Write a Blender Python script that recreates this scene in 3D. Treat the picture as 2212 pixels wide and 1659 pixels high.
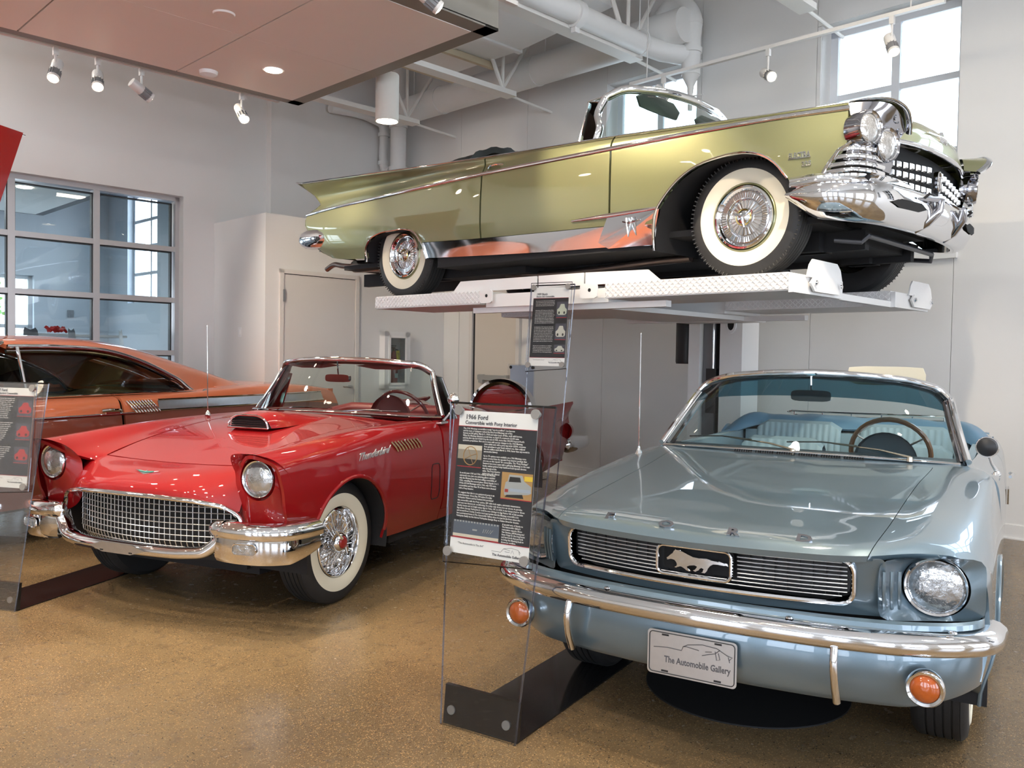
import bpy, bmesh, math, random
import numpy as np
from math import sin, cos, pi, radians
from mathutils import Vector, Matrix
for _o in list(bpy.data.objects): bpy.data.objects.remove(_o)
random.seed(4)
SC = bpy.context.scene
COL = SC.collection

# ---------------------------------------------------------------- camera
F_PX, PITCH, ROLL, CAM_H = 1850.0, 0.029978, 0.016244, 1.3861
cp, sp, cr, sr = cos(PITCH), sin(PITCH), cos(ROLL), sin(ROLL)
_f = Vector((0, cp, -sp)); _u = Vector((0, sp, cp)); _x = Vector((1, 0, 0))
_x2 = cr*_x + sr*_u; _u2 = -sr*_x + cr*_u
cam = bpy.data.cameras.new('camera'); camo = bpy.data.objects.new('camera', cam); COL.objects.link(camo)
cam.sensor_width = 36.0; cam.lens = 36.0*F_PX/2212.0; cam.clip_start = 0.05; cam.clip_end = 200
_m = Matrix((( _x2.x, _u2.x, -_f.x, 0), (_x2.y, _u2.y, -_f.y, 0), (_x2.z, _u2.z, -_f.z, CAM_H), (0, 0, 0, 1)))
camo.matrix_world = _m
SC.camera = camo

# ---------------------------------------------------------------- world, exposure
SC.view_settings.view_transform = 'Standard'
SC.view_settings.look = 'None'
SC.view_settings.exposure = 0.25
SC.view_settings.gamma = 1.0
SC.view_settings.use_curve_mapping = False
SC.cycles.use_denoising = True
SC.cycles.max_bounces = 12; SC.cycles.diffuse_bounces = 4; SC.cycles.glossy_bounces = 6
SC.cycles.transparent_max_bounces = 24; SC.cycles.transmission_bounces = 6
SC.cycles.sample_clamp_indirect = 4.0
SC.cycles.caustics_reflective = False; SC.cycles.caustics_refractive = False
W = bpy.data.worlds.new('overcast_sky'); SC.world = W; W.use_nodes = True
_n = W.node_tree.nodes; _l = W.node_tree.links
_bg = _n['Background']; _tc = _n.new('ShaderNodeTexCoord'); _sep = _n.new('ShaderNodeSeparateXYZ')
_rp = _n.new('ShaderNodeValToRGB'); _l.new(_tc.outputs['Generated'], _sep.inputs[0]); _l.new(_sep.outputs['Z'], _rp.inputs[0])
_rp.color_ramp.elements[0].position = 0.0; _rp.color_ramp.elements[0].color = (0.80, 0.88, 1.0, 1)
_rp.color_ramp.elements[1].position = 0.9; _rp.color_ramp.elements[1].color = (0.62, 0.78, 1.0, 1)
_l.new(_rp.outputs[0], _bg.inputs[0]); _bg.inputs[1].default_value = 6.0

# ---------------------------------------------------------------- room frame: s to the right wall, t to the left wall
A45 = pi/4
def RW(s, t, z=0.0): return Vector(((s-t)*0.70710678, (s+t)*0.70710678, z))
ROOM_ROT = A45

def add_light(kind, name, loc, energy, color, size=0.1, aim=None, spot=None, blend=0.5, size_y=None):
    L = bpy.data.lights.new(name, kind); L.energy = energy; L.color = color
    if kind == 'AREA':
        L.shape = 'RECTANGLE' if size_y else 'DISK'; L.size = size
        if size_y: L.size_y = size_y
    else:
        L.shadow_soft_size = size
    if kind == 'SPOT':
        L.spot_size = radians(spot); L.spot_blend = blend
    o = bpy.data.objects.new(name, L); COL.objects.link(o); o.location = loc
    if aim is not None:
        o.rotation_euler = (Vector(aim)-Vector(loc)).to_track_quat('-Z', 'Y').to_euler()
    return o

# ---------------------------------------------------------------- materials
MATS = {}
def bsdf(name):
    m = bpy.data.materials.new(name); m.use_nodes = True
    return m, m.node_tree.nodes, m.node_tree.links, m.node_tree.nodes['Principled BSDF']
def mat(name, col, rough=0.5, metal=0.0, coat=0.0, coat_rough=0.03, noise=0.0, nscale=8.0, bump=0.0, bscale=60.0, spec=0.5, emit=None, estr=0.0, sheen=0.0):
    if name in MATS: return MATS[name]
    m, n, l, b = bsdf(name)
    b.inputs['Base Color'].default_value = (*col, 1); b.inputs['Roughness'].default_value = rough
    b.inputs['Metallic'].default_value = metal; b.inputs['Coat Weight'].default_value = coat
    b.inputs['Coat Roughness'].default_value = coat_rough; b.inputs['Specular IOR Level'].default_value = spec
    if emit: b.inputs['Emission Color'].default_value = (*emit, 1); b.inputs['Emission Strength'].default_value = estr
    tc = n.new('ShaderNodeTexCoord')
    if noise > 0:
        t = n.new('ShaderNodeTexNoise'); t.inputs['Scale'].default_value = nscale; t.inputs['Detail'].default_value = 4
        l.new(tc.outputs['Object'], t.inputs['Vector'])
        mx = n.new('ShaderNodeMix'); mx.data_type = 'RGBA'; mx.blend_type = 'MIX'
        mx.inputs[6].default_value = (*[c*(1-noise) for c in col], 1); mx.inputs[7].default_value = (*[min(1, c*(1+noise)) for c in col], 1)
        l.new(t.outputs[0], mx.inputs[0]); l.new(mx.outputs[2], b.inputs['Base Color'])
    if bump > 0:
        t2 = n.new('ShaderNodeTexNoise'); t2.inputs['Scale'].default_value = bscale; t2.inputs['Detail'].default_value = 3
        l.new(tc.outputs['Object'], t2.inputs['Vector'])
        bp = n.new('ShaderNodeBump'); bp.inputs['Strength'].default_value = bump; bp.inputs['Distance'].default_value = 0.004
        l.new(t2.outputs[0], bp.inputs['Height']); l.new(bp.outputs[0], b.inputs['Normal'])
    MATS[name] = m; return m
def glass_mat(name, tint, refl=1.0, ior=1.5):
    m = bpy.data.materials.new(name); m.use_nodes = True
    n = m.node_tree.nodes; l = m.node_tree.links; n.clear()
    out = n.new('ShaderNodeOutputMaterial'); mx = n.new('ShaderNodeMixShader'); tr = n.new('ShaderNodeBsdfTransparent')
    gl = n.new('ShaderNodeBsdfGlossy'); fr = n.new('ShaderNodeFresnel'); mt = n.new('ShaderNodeMath'); mt.operation = 'MULTIPLY'; mt.use_clamp = True
    tr.inputs[0].default_value = (*tint, 1); gl.inputs['Roughness'].default_value = 0.01; fr.inputs[0].default_value = ior
    mt.inputs[1].default_value = refl
    l.new(fr.outputs[0], mt.inputs[0]); l.new(mt.outputs[0], mx.inputs[0]); l.new(tr.outputs[0], mx.inputs[1]); l.new(gl.outputs[0], mx.inputs[2]); l.new(mx.outputs[0], out.inputs[0])
    MATS[name] = m; return m
def paint(name, col, metal, flake=0.0, rough=0.35, spec=.5):
    m, n, l, b = bsdf(name); b.inputs['Specular IOR Level'].default_value = spec
    b.inputs['Metallic'].default_value = metal; b.inputs['Roughness'].default_value = rough
    b.inputs['Coat Weight'].default_value = 1.0; b.inputs['Coat Roughness'].default_value = 0.015; b.inputs['Coat IOR'].default_value = 1.6
    tc = n.new('ShaderNodeTexCoord'); t = n.new('ShaderNodeTexNoise'); t.inputs['Scale'].default_value = 900; t.inputs['Detail'].default_value = 1
    l.new(tc.outputs['Object'], t.inputs['Vector'])
    mx = n.new('ShaderNodeMix'); mx.data_type = 'RGBA'
    mx.inputs[6].default_value = (*[c*(1-flake) for c in col], 1); mx.inputs[7].default_value = (*[min(1, c*(1+flake)) for c in col], 1)
    l.new(t.outputs[0], mx.inputs[0]); l.new(mx.outputs[2], b.inputs['Base Color'])
    MATS[name] = m; return m

chrome = mat('chrome', (0.86, 0.86, 0.87), 0.045, 1.0, noise=0.02)
dark_chrome = mat('dark_chrome', (0.45, 0.45, 0.48), 0.08, 1.0)
brushed = mat('brushed_aluminium', (0.62, 0.62, 0.63), 0.32, 1.0, noise=0.06, nscale=40)
rubber = mat('tyre_rubber', (0.018, 0.018, 0.019), 0.55, noise=0.2, nscale=30, bump=0.15, bscale=200)
whitewall_m = mat('whitewall_rubber', (0.82, 0.77, 0.62), 0.5, noise=0.03)
black = mat('black_paint', (0.012, 0.012, 0.014), 0.45, noise=0.2)
underbody = mat('underbody_black', (0.01, 0.01, 0.012), 0.75, noise=0.3, nscale=12)
void_m = mat('grille_void', (0.004, 0.004, 0.005), 0.8)
blackgloss = mat('black_acrylic', (0.012, 0.012, 0.013), 0.12, noise=0.1)
red_paint = paint('red_paint', (0.25, 0.002, 0.004), 0.0, 0.04, 0.6, .15)
blue_paint = paint('blue_metallic_paint', (0.165, 0.235, 0.285), 0.55, 0.12, 0.32)
olive_paint = paint('green_gold_metallic_paint', (0.265, 0.272, 0.135), 0.6, 0.08, 0.34)
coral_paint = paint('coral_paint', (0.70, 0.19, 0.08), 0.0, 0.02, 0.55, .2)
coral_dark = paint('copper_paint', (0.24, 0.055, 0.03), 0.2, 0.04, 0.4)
wind_glass = glass_mat('windscreen_glass', (0.78, 0.88, 0.85))
clear_glass = glass_mat('clear_glass', (0.93, 0.97, 0.97))
acrylic = glass_mat('clear_acrylic', (0.972, 0.98, 0.985), 0.4)
acrylic_edge = glass_mat('acrylic_edge', (0.62, 0.64, 0.74), 1.6)
white_paint = mat('white_enamel', (0.80, 0.80, 0.80), 0.35, noise=0.02)
white_metal = mat('white_metal', (0.86, 0.85, 0.84), 0.4, noise=0.02)
wall_m = mat('wall_paint', (0.77, 0.76, 0.745), 0.7, noise=0.015, nscale=3, bump=0.05, bscale=300)
ceil_m = mat('ceiling_paint', (0.80, 0.80, 0.79), 0.75, noise=0.01)
door_m = mat('door_paint', (0.72, 0.69, 0.66), 0.5, noise=0.01)
paper_white = mat('poster_white', (0.86, 0.84, 0.80), 0.35)
paper_black = mat('poster_black', (0.022, 0.022, 0.026), 0.3)
ink_grey = mat('ink_grey', (0.08, 0.08, 0.09), 0.5)
ink_white = mat('ink_white', (0.75, 0.73, 0.68), 0.5)
ink_red = mat('ink_red', (0.45, 0.02, 0.03), 0.5)
standoff_m = mat('satin_standoff', (0.28, 0.27, 0.26), 0.4, 0.5)
bulb_m = mat('lit_lamp', (1, 0.9, 0.75), 0.5, emit=(1, 0.86, 0.66), estr=26)
lens_m = mat('headlamp_lens', (0.50, 0.51, 0.52), 0.08, 0.75, coat=1.0, noise=0.55, nscale=45, bump=1.0, bscale=42)
amber = mat('amber_lens', (0.45, 0.09, 0.01), 0.12, coat=1.0, noise=0.2, nscale=60)
red_lens = mat('red_lens', (0.4, 0.01, 0.01), 0.1, coat=1.0)

# ---------------------------------------------------------------- mesh building
def sharp(me, ang=38):
    me.set_sharp_from_angle(angle=radians(ang))
class MB:
    def __init__(s): s.bm = bmesh.new()
    def add(s, vs, fs):
        b = [s.bm.verts.new(v) for v in vs]
        for f in fs:
            try: s.bm.faces.new([b[i] for i in f])
            except ValueError: pass
        return b
    def box(s, c, d, rz=0.0, M=None):
        x, y, z = d[0]/2, d[1]/2, d[2]/2
        vs = [Vector((i*x, j*y, k*z)) for i in (-1, 1) for j in (-1, 1) for k in (-1, 1)]
        R = Matrix.Rotation(rz, 3, 'Z') if M is None else M
        vs = [R @ v + Vector(c) for v in vs]
        s.add(vs, [(0, 1, 3, 2), (4, 6, 7, 5), (0, 4, 5, 1), (2, 3, 7, 6), (0, 2, 6, 4), (1, 5, 7, 3)]); return s
    def bx(s, x0, x1, y0, y1, z0, z1): return s.box(((x0+x1)/2, (y0+y1)/2, (z0+z1)/2), (abs(x1-x0), abs(y1-y0), abs(z1-z0)))
    def tube(s, path, r, seg=8, closed=False, cap=True, flat=None):
        P = [Vector(p) for p in path]; n = len(P); rings = []
        rr = r if isinstance(r, (list, tuple)) else [r]*n
        up = None
        for i, p in enumerate(P):
            a = P[(i-1) % n] if (closed or i > 0) else p; b = P[(i+1) % n] if (closed or i < n-1) else p
            d = (b-a).normalized()
            if up is None:
                up = Vector((0, 0, 1)) if abs(d.z) < 0.9 else Vector((1, 0, 0))
            sd = d.cross(up)
            if sd.length < 1e-6: sd = d.orthogonal()
            sd.normalize(); u2 = sd.cross(d).normalized(); up = u2
            fa, fb = flat if flat else (1, 1)
            rings.append([s.bm.verts.new(p + sd*cos(2*pi*k/seg)*rr[i]*fa + u2*sin(2*pi*k/seg)*rr[i]*fb) for k in range(seg)])
        m = n if closed else n-1
        for i in range(m):
            A, B = rings[i], rings[(i+1) % n]
            for k in range(seg):
                s.bm.faces.new((A[k], A[(k+1) % seg], B[(k+1) % seg], B[k]))
        if cap and not closed:
            s.bm.faces.new(rings[0][::-1]); s.bm.faces.new(rings[-1])
        return s
    def cyl(s, a, b, r, seg=16, r2=None): return s.tube([a, b], [r, r if r2 is None else r2], seg)
    def lathe(s, prof, c=(0, 0, 0), axis='Y', seg=32, sgn=1, M=None):
        # prof: (radius, along axis)
        rings = []
        for (r, h) in prof:
            ring = []
            for k in range(seg):
                a = 2*pi*k/seg; u, v = r*cos(a), r*sin(a)
                if axis == 'Y': p = Vector((u, h*sgn, v))
                elif axis == 'X': p = Vector((h*sgn, u, v))
                else: p = Vector((u, v, h*sgn))
                if M is not None: p = M @ p
                ring.append(s.bm.verts.new(p+Vector(c)))
            rings.append(ring)
        for A, B in zip(rings[:-1], rings[1:]):
            for k in range(seg): s.bm.faces.new((A[k], A[(k+1) % seg], B[(k+1) % seg], B[k]))
        for R, p in ((rings[0], prof[0]), (rings[-1], prof[-1])):
            if p[0] > 1e-5 and p[0] < 0.03: s.bm.faces.new(R)
        return s
    def grid(s, G, flip=False):
        G = np.asarray(G); n, m = G.shape[:2]
        V = [[s.bm.verts.new(G[i, j]) for j in range(m)] for i in range(n)]
        for i in range(n-1):
            for j in range(m-1):
                q = (V[i][j], V[i+1][j], V[i+1][j+1], V[i][j+1])
                try: s.bm.faces.new(q[::-1] if flip else q)
                except ValueError: pass
        return V
    def prism(s, poly, h0, h1, axis='Y', f=None):
        # poly: 2D list; extruded between h0,h1 along axis; f maps (a,b,h)->Vector
        if f is None:
            f = {'Y': lambda a, b, h: (a, h, b), 'X': lambda a, b, h: (h, a, b), 'Z': lambda a, b, h: (a, b, h)}[axis]
        A = [s.bm.verts.new(f(a, b, h0)) for a, b in poly]; B = [s.bm.verts.new(f(a, b, h1)) for a, b in poly]
        n = len(poly)
        s.bm.faces.new(A); s.bm.faces.new(B[::-1])
        for i in range(n): s.bm.faces.new((A[i], B[i], B[(i+1) % n], A[(i+1) % n]))
        return s
    def lip(s, d=0.02, weld=1e-5):
        bm = s.bm
        bmesh.ops.remove_doubles(bm, verts=bm.verts, dist=weld); bm.normal_update()
        E = [e for e in bm.edges if e.is_boundary]
        nm = {v: v.normal.copy() for e in E for v in e.verts}
        r = bmesh.ops.extrude_edge_only(bm, edges=E)
        nv = [g for g in r['geom'] if isinstance(g, bmesh.types.BMVert)]
        for v in nv:
            src = None
            for e in v.link_edges:
                o = e.other_vert(v)
                if o in nm and (o.co-v.co).length < 1e-9: src = o
            if src: v.co = v.co - nm[src]*d
        return s
    def out(s, name, m, parent=None, smooth=True, ang=38, fixn=True, weld=False):
        bm = s.bm
        if weld: bmesh.ops.remove_doubles(bm, verts=bm.verts, dist=1e-5)
        if fixn: bmesh.ops.recalc_face_normals(bm, faces=bm.faces)
        me = bpy.data.meshes.new(name); bm.to_mesh(me); bm.free()
        if smooth:
            me.polygons.foreach_set('use_smooth', [True]*len(me.polygons)); sharp(me, ang)
        me.materials.append(m)
        o = bpy.data.objects.new(name, me); COL.objects.link(o)
        if parent is not None: o.parent = parent
        return o
def thing(name, label, cat, loc=(0, 0, 0), rotz=0.0, group=None):
    o = bpy.data.objects.new(name, None); COL.objects.link(o); o.empty_display_size = 0.1
    o.location = loc; o.rotation_euler = (0, 0, rotz); o['label'] = label; o['category'] = cat
    if group: o['group'] = group
    return o
def tag(o, label, cat, group=None, loc=None, rotz=None):
    o['label'] = label; o['category'] = cat
    if group: o['group'] = group
    if loc is not None: o.location = loc
    if rotz is not None: o.rotation_euler = (0, 0, rotz)
    return o
def struct(o, room=True):
    o['kind'] = 'structure'
    if room: o.rotation_euler = (0, 0, ROOM_ROT)
    return o
def text_bm(mb, txt, size, f, extr=0.0006, align='CENTER', res=2, bold=0.0, spacing=1.0, width=None, line=1.0):
    """adds text as mesh; f maps local (x right, y up, depth) to a point"""
    cu = bpy.data.curves.new('lettering', 'FONT'); cu.body = txt; cu.size = size; cu.align_x = align
    cu.extrude = extr; cu.resolution_u = res; cu.offset = bold; cu.space_character = spacing; cu.space_line = line
    o = bpy.data.objects.new('lettering', cu); COL.objects.link(o)
    dg = bpy.context.evaluated_depsgraph_get(); me = bpy.data.meshes.new_from_object(o.evaluated_get(dg))
    xs = [v.co.x for v in me.vertices]; k = 1.0
    if width and xs: k = width/(max(xs)-min(xs))
    vs = [f(v.co.x*k, v.co.y, v.co.z) for v in me.vertices]
    mb.add(vs, [tuple(p.vertices) for p in me.polygons])
    bpy.data.objects.remove(o); bpy.data.curves.remove(cu); bpy.data.meshes.remove(me)
    return mb

# ---------------------------------------------------------------- smooth patches through a control net
def _hmat(knots, samples, sharp_at=()):
    n = len(knots); h = np.diff(knots); B = np.zeros((len(samples), n))
    D = np.zeros((n-1, n))
    for i in range(n-1): D[i, i] = -1/h[i]; D[i, i+1] = 1/h[i]
    TL = np.zeros((n, n)); TR = np.zeros((n, n))
    for i in range(n):
        if i == 0: t = D[0]; TL[i] = t; TR[i] = t
        elif i == n-1: t = D[-1]; TL[i] = t; TR[i] = t
        elif i in sharp_at: TL[i] = D[i-1]; TR[i] = D[i]
        else:
            t = (h[i]*D[i-1]+h[i-1]*D[i])/(h[i-1]+h[i]); TL[i] = t; TR[i] = t
    for r, u in enumerate(samples):
        i = min(int(math.floor(u+1e-9)), n-2); s = u-i; H = h[i]
        B[r, i] += 2*s**3-3*s**2+1; B[r, i+1] += -2*s**3+3*s**2
        B[r] += (s**3-2*s**2+s)*H*TR[i] + (s**3-s**2)*H*TL[i+1]
    return B
def samples(a, b, per):
    out = [a]; u = a
    while u < b-1e-9:
        nx = min(b, math.floor(u+1e-9)+1)
        k = max(1, int(math.ceil(per*(nx-u))))
        out += [u+(nx-u)*(j+1)/k for j in range(k)]
        u = nx
    return out
class Surf:
    def __init__(s, P, sk=(), ss=()):
        s.P = np.array(P, float); s.sk = set(sk); s.ss = set(ss)
        d = np.linalg.norm(np.diff(s.P, axis=0), axis=2).mean(1); s.ks = np.concatenate([[0], np.cumsum(np.maximum(d, 1e-3))])
        d = np.linalg.norm(np.diff(s.P, axis=1), axis=2).mean(0); s.kk = np.concatenate([[0], np.cumsum(np.maximum(d, 1e-3))])
    def ev(s, us, vs):
        A = _hmat(s.ks, us, s.ss); B = _hmat(s.kk, vs, s.sk)
        return np.einsum('us,skc,vk->uvc', A, s.P, B)
    def at(s, u, v): return Vector(s.ev([u], [v])[0, 0])
    def line(s, u0, u1, v, n=30): return [tuple(p[0]) for p in s.ev([u0+(u1-u0)*i/n for i in range(n+1)], [v])]
    def rib(s, u, v0, v1, n=16): return [tuple(p) for p in s.ev([u], [v0+(v1-v0)*i/n for i in range(n+1)])[0]]
def my(G): G = np.array(G); G[..., 1] *= -1; return G
def near_poly(poly, x, z):
    best = None
    for (a, b), (c, d) in zip(poly, poly[1:]+poly[:1]):
        L = (c-a)**2+(d-b)**2; t = 0 if L == 0 else max(0, min(1, ((x-a)*(c-a)+(z-b)*(d-b))/L))
        px, pz = a+t*(c-a), b+t*(d-b); q = (px-x)**2+(pz-z)**2
        if best is None or q < best[0]: best = (q, px, pz)
    return best
def in_poly(poly, x, z):
    c = False; j = len(poly)-1
    for i in range(len(poly)):
        xi, zi = poly[i]; xj, zj = poly[j]
        if (zi > z) != (zj > z) and x < (xj-xi)*(z-zi)/(zj-zi)+xi: c = not c
        j = i
    return c
def cut(mb, poly, side=None):
    bm = mb.bm; ins = {}
    for v in bm.verts:
        ins[v] = in_poly(poly, v.co.x, v.co.z) and (side is None or v.co.y*side > 0)
    kill = [f for f in bm.faces if all(ins[v] for v in f.verts)]
    bmesh.ops.delete(bm, geom=kill, context='FACES')
    for v in bm.verts:
        if ins.get(v):
            q = near_poly(poly, v.co.x, v.co.z); v.co.x, v.co.z = q[1], q[2]
    # pull close outside verts onto the curve as well
def panel(S, u0, u1, v0, v1, per, name, m, parent, side=0, lipd=0.02, arch=(), gap=0.003, ang=35):
    """side 0: both halves welded at y=0; 1 left only; -1 right only"""
    us = samples(u0, u1, per[0]); vs = samples(v0, v1, per[1])
    G = S.ev(us, vs); objs = []
    for sd in ((1, -1) if side == 2 else (side,)):
        mb = MB()
        if sd in (0, 1): mb.grid(G)
        if sd in (0, -1): mb.grid(my(G), flip=True)
        for poly in arch: cut(mb, poly)
        bmesh.ops.remove_doubles(mb.bm, verts=mb.bm.verts, dist=1e-5)
        bmesh.ops.recalc_face_normals(mb.bm, faces=mb.bm.faces)
        # outward check
        c = Vector((0, 0, 0)); nn = 0
        mb.bm.normal_update(); k = 0
        for f in mb.bm.faces:
            cc = f.calc_center_median(); o = Vector((0, cc.y, cc.z-0.35)); k += f.normal.dot(o)*f.calc_area()
        if k < 0: bmesh.ops.reverse_faces(mb.bm, faces=mb.bm.faces)
        if lipd: mb.lip(lipd)
        objs.append(mb.out(name, m, parent, ang=ang, fixn=False))
    return objs
def spl(pts, n=8, sharp_at=()):
    P = np.array(pts, float); d = np.linalg.norm(np.diff(P, axis=0), axis=1); k = np.concatenate([[0], np.cumsum(d)])
    us = [i/n for i in range((len(P)-1)*n+1)]
    return [tuple(p) for p in _hmat(k, us, set(sharp_at)) @ P]
def both(pts): return [(x, -y, z) for x, y, z in pts[::-1]] + list(pts[1:] if abs(pts[0][1]) < 1e-6 else pts)
def sweep(mb, path, prof, closed_prof=True, upv=(0, 0, 1), cap=True):
    """prof: (out, up) points swept along path; out = horizontal outward normal (right of travel)"""
    P = [Vector(p) for p in path]; n = len(P); R = []
    for i, p in enumerate(P):
        d = (P[min(i+1, n-1)]-P[max(i-1, 0)]); d.normalize(); u = Vector(upv); sd = d.cross(u).normalized(); u2 = sd.cross(d).normalized()
        pr = prof(i/(n-1)) if callable(prof) else prof
        R.append([mb.bm.verts.new(p+sd*a+u2*b) for a, b in pr])
    m = len(R[0])
    for A, B in zip(R[:-1], R[1:]):
        for k in range(m if closed_prof else m-1):
            mb.bm.faces.new((A[k], A[(k+1) % m], B[(k+1) % m], B[k]))
    if cap and closed_prof: mb.bm.faces.new(R[0][::-1]); mb.bm.faces.new(R[-1])
    return mb
def ring2(cy, cz, ry, rz, n=24, e=1.0):
    out = []
    for i in range(n):
        a = 2*pi*i/n; c, s = cos(a), sin(a)
        out.append((cy+ry*math.copysign(abs(c)**e, c), cz+rz*math.copysign(abs(s)**e, s)))
    return out
# ================================================================ FLOOR
def floor_material():
    m, n, l, b = bsdf('polished_aggregate_floor')
    tc = n.new('ShaderNodeTexCoord')
    def noise(sc, det=3):
        t = n.new('ShaderNodeTexNoise'); t.inputs['Scale'].default_value = sc; t.inputs['Detail'].default_value = det
        l.new(tc.outputs['Object'], t.inputs['Vector']); return t
    def mixc(a, b2, fac, blend='MIX'):
        mx = n.new('ShaderNodeMix'); mx.data_type = 'RGBA'; mx.blend_type = blend
        for i, v in ((6, a), (7, b2)):
            if isinstance(v, tuple): mx.inputs[i].default_value = (*v, 1)
            else: l.new(v, mx.inputs[i])
        if isinstance(fac, float): mx.inputs[0].default_value = fac
        else: l.new(fac, mx.inputs[0])
        return mx.outputs[2]
    def ramp(src, a, b2):
        r = n.new('ShaderNodeMapRange'); r.inputs[1].default_value = a; r.inputs[2].default_value = b2; l.new(src, r.inputs[0]); return r.outputs[0]
    big = noise(1.3, 5); mid = noise(14, 4); fine = noise(260, 3)
    base = mixc((0.135, 0.088, 0.044), (0.215, 0.145, 0.074), ramp(big.outputs[0], 0.35, 0.65))
    base = mixc(base, (0.085, 0.056, 0.033), ramp(mid.outputs[0], 0.52, 0.9))
    base = mixc(base, (0.29, 0.205, 0.11), ramp(fine.outputs[0], 0.5, 0.8))
    v = n.new('ShaderNodeTexVoronoi'); v.inputs['Scale'].default_value = 210; l.new(tc.outputs['Object'], v.inputs['Vector'])
    v2 = n.new('ShaderNodeTexVoronoi'); v2.inputs['Scale'].default_value = 130; l.new(tc.outputs['Object'], v2.inputs['Vector'])
    sepc = n.new('ShaderNodeSeparateColor'); l.new(v.outputs['Color'], sepc.inputs[0])
    sepd = n.new('ShaderNodeSeparateColor'); l.new(v2.outputs['Color'], sepd.inputs[0])
    def chip(dist, rnd, lo, size):
        m1 = n.new('ShaderNodeMath'); m1.operation = 'GREATER_THAN'; l.new(rnd, m1.inputs[0]); m1.inputs[1].default_value = lo
        m2 = n.new('ShaderNodeMath'); m2.operation = 'LESS_THAN'; l.new(dist, m2.inputs[0]); m2.inputs[1].default_value = size
        m3 = n.new('ShaderNodeMath'); m3.operation = 'MULTIPLY'; l.new(m1.outputs[0], m3.inputs[0]); l.new(m2.outputs[0], m3.inputs[1]); return m3.outputs[0]
    base = mixc(base, (0.33, 0.25, 0.145), chip(v.outputs['Distance'], sepc.outputs[0], 0.80, 0.38))
    base = mixc(base, (0.05, 0.04, 0.035), chip(v2.outputs['Distance'], sepd.outputs[1], 0.88, 0.36))
    base = mixc(base, (0.36, 0.22, 0.10), chip(v2.outputs['Distance'], sepd.outputs[0], 0.75, 0.4))
    l.new(base, b.inputs['Base Color'])
    rr = n.new('ShaderNodeMapRange'); rr.inputs[3].default_value = 0.16; rr.inputs[4].default_value = 0.34; l.new(mid.outputs[0], rr.inputs[0]); l.new(rr.outputs[0], b.inputs['Roughness'])
    b.inputs['Specular IOR Level'].default_value = 0.45
    bp = n.new('ShaderNodeBump'); bp.inputs['Strength'].default_value = 0.06; bp.inputs['Distance'].default_value = 0.002
    l.new(fine.outputs[0], bp.inputs['Height']); l.new(bp.outputs[0], b.inputs['Normal'])
    return m
SR, TL_, H_ = 7.70, 10.33, 6.0
struct(MB().bx(-8.2, 8.1, -6.3, TL_, -0.2, 0).out('floor', floor_material(), smooth=False))
struct(MB().bx(-8.2, 8.1, -6.3, TL_+.3, H_, H_+.2).out('ceiling', ceil_m, smooth=False))

def wall_pieces(mb, axis, p0, p1, a0, a1, z0, z1, holes):
    def put(a, b, c, d):
        if b-a < 1e-4 or d-c < 1e-4: return
        if axis == 's': mb.bx(p0, p1, a, b, c, d)
        else: mb.bx(a, b, p0, p1, c, d)
    x = a0
    for (ha, hb, hz0, hz1) in sorted(holes):
        put(x, ha, z0, z1); put(ha, hb, z0, hz0); put(ha, hb, hz1, z1); x = hb
    put(x, a1, z0, z1); return mb

# right wall: structural core, then painted panels 1.25 m wide with open joints
WZ0, WZ1 = 2.33, 4.52
win_bays = [(5.05, 6.24), (2.49, 3.70), (-0.01, 1.20), (-2.51, -1.30), (-5.01, -3.80)]
wr = struct(wall_pieces(MB(), 's', SR+.02, SR+.38, -6.3, TL_, 0, H_, [(a, b, WZ0, WZ1) for a, b in win_bays]).out('wall_right', wall_m, smooth=False))
def rpanel(t0, t1, z0, z1):
    g = 0.0022
    return MB().bx(SR, SR+.0195, t0+g, t1-g, z0+g, z1-g).out('panel', wall_m, wr, smooth=False)
edges = [9.05, 8.74, 7.50, 6.24, 5.05-.06, 3.74, 2.49, 1.24, -0.01, -1.26, -2.51, -3.76, -5.01, -6.2]
for a, b in zip(edges[:-1], edges[1:]):
    hole = [w for w in win_bays if w[0] >= b-.07 and w[1] <= a+.01]
    if a == 8.74: rpanel(b, a, 2.28, H_); continue
    if hole:
        rpanel(b, a, 0, WZ0); rpanel(b, a, WZ1, H_)
        w = hole[0]
        if a-w[1] > .01: rpanel(w[1]-.0, a, WZ0, WZ1)
        if w[0]-b > .01: rpanel(b, w[0], WZ0, WZ1)
    else: rpanel(b, a, 0, H_)
frame_m = mat('window_frame_white', (0.74, 0.76, 0.80), 0.4, noise=0.02)
for i, (a, b) in enumerate(win_bays):
    f = MB(); s0, s1 = SR+.20, SR+.27; w = .07
    wn = None
    f.bx(s0, s1, a, b, WZ0, WZ0+w).bx(s0, s1, a, b, WZ1-w, WZ1).bx(s0, s1, a, a+w, WZ0, WZ1).bx(s0, s1, b-w, b, WZ0, WZ1)
    wn = struct(f.out('window_%d' % (i+1), frame_m, smooth=False))
    c = (a+b)/2
    MB().bx(s0+.003, s1-.003, c-.035, c+.035, WZ0, WZ1).out('mullion', frame_m, wn, smooth=False)
    zs = [WZ0+.07, 2.70, 3.24, 3.88, WZ1-.07]
    for z in (2.70, 3.24, 3.88):
        MB().bx(s0+.006, s1-.006, a+w, b-w, z-.028, z+.028).out('glazing_bar', frame_m, wn, smooth=False)
    for (ya, yb) in ((a+w, c-.035), (c+.035, b-w)):
        for z0, z1 in zip(zs[:-1], zs[1:]):
            MB().bx(s0+.03, s0+.036, ya, yb, z0, z1).out('pane', clear_glass, wn, smooth=False)
    MB().bx(SR-.04, SR+.2, a-.03, b+.03, WZ0-.045, WZ0+.001).out('sill', white_paint, wn, smooth=False)
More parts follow.
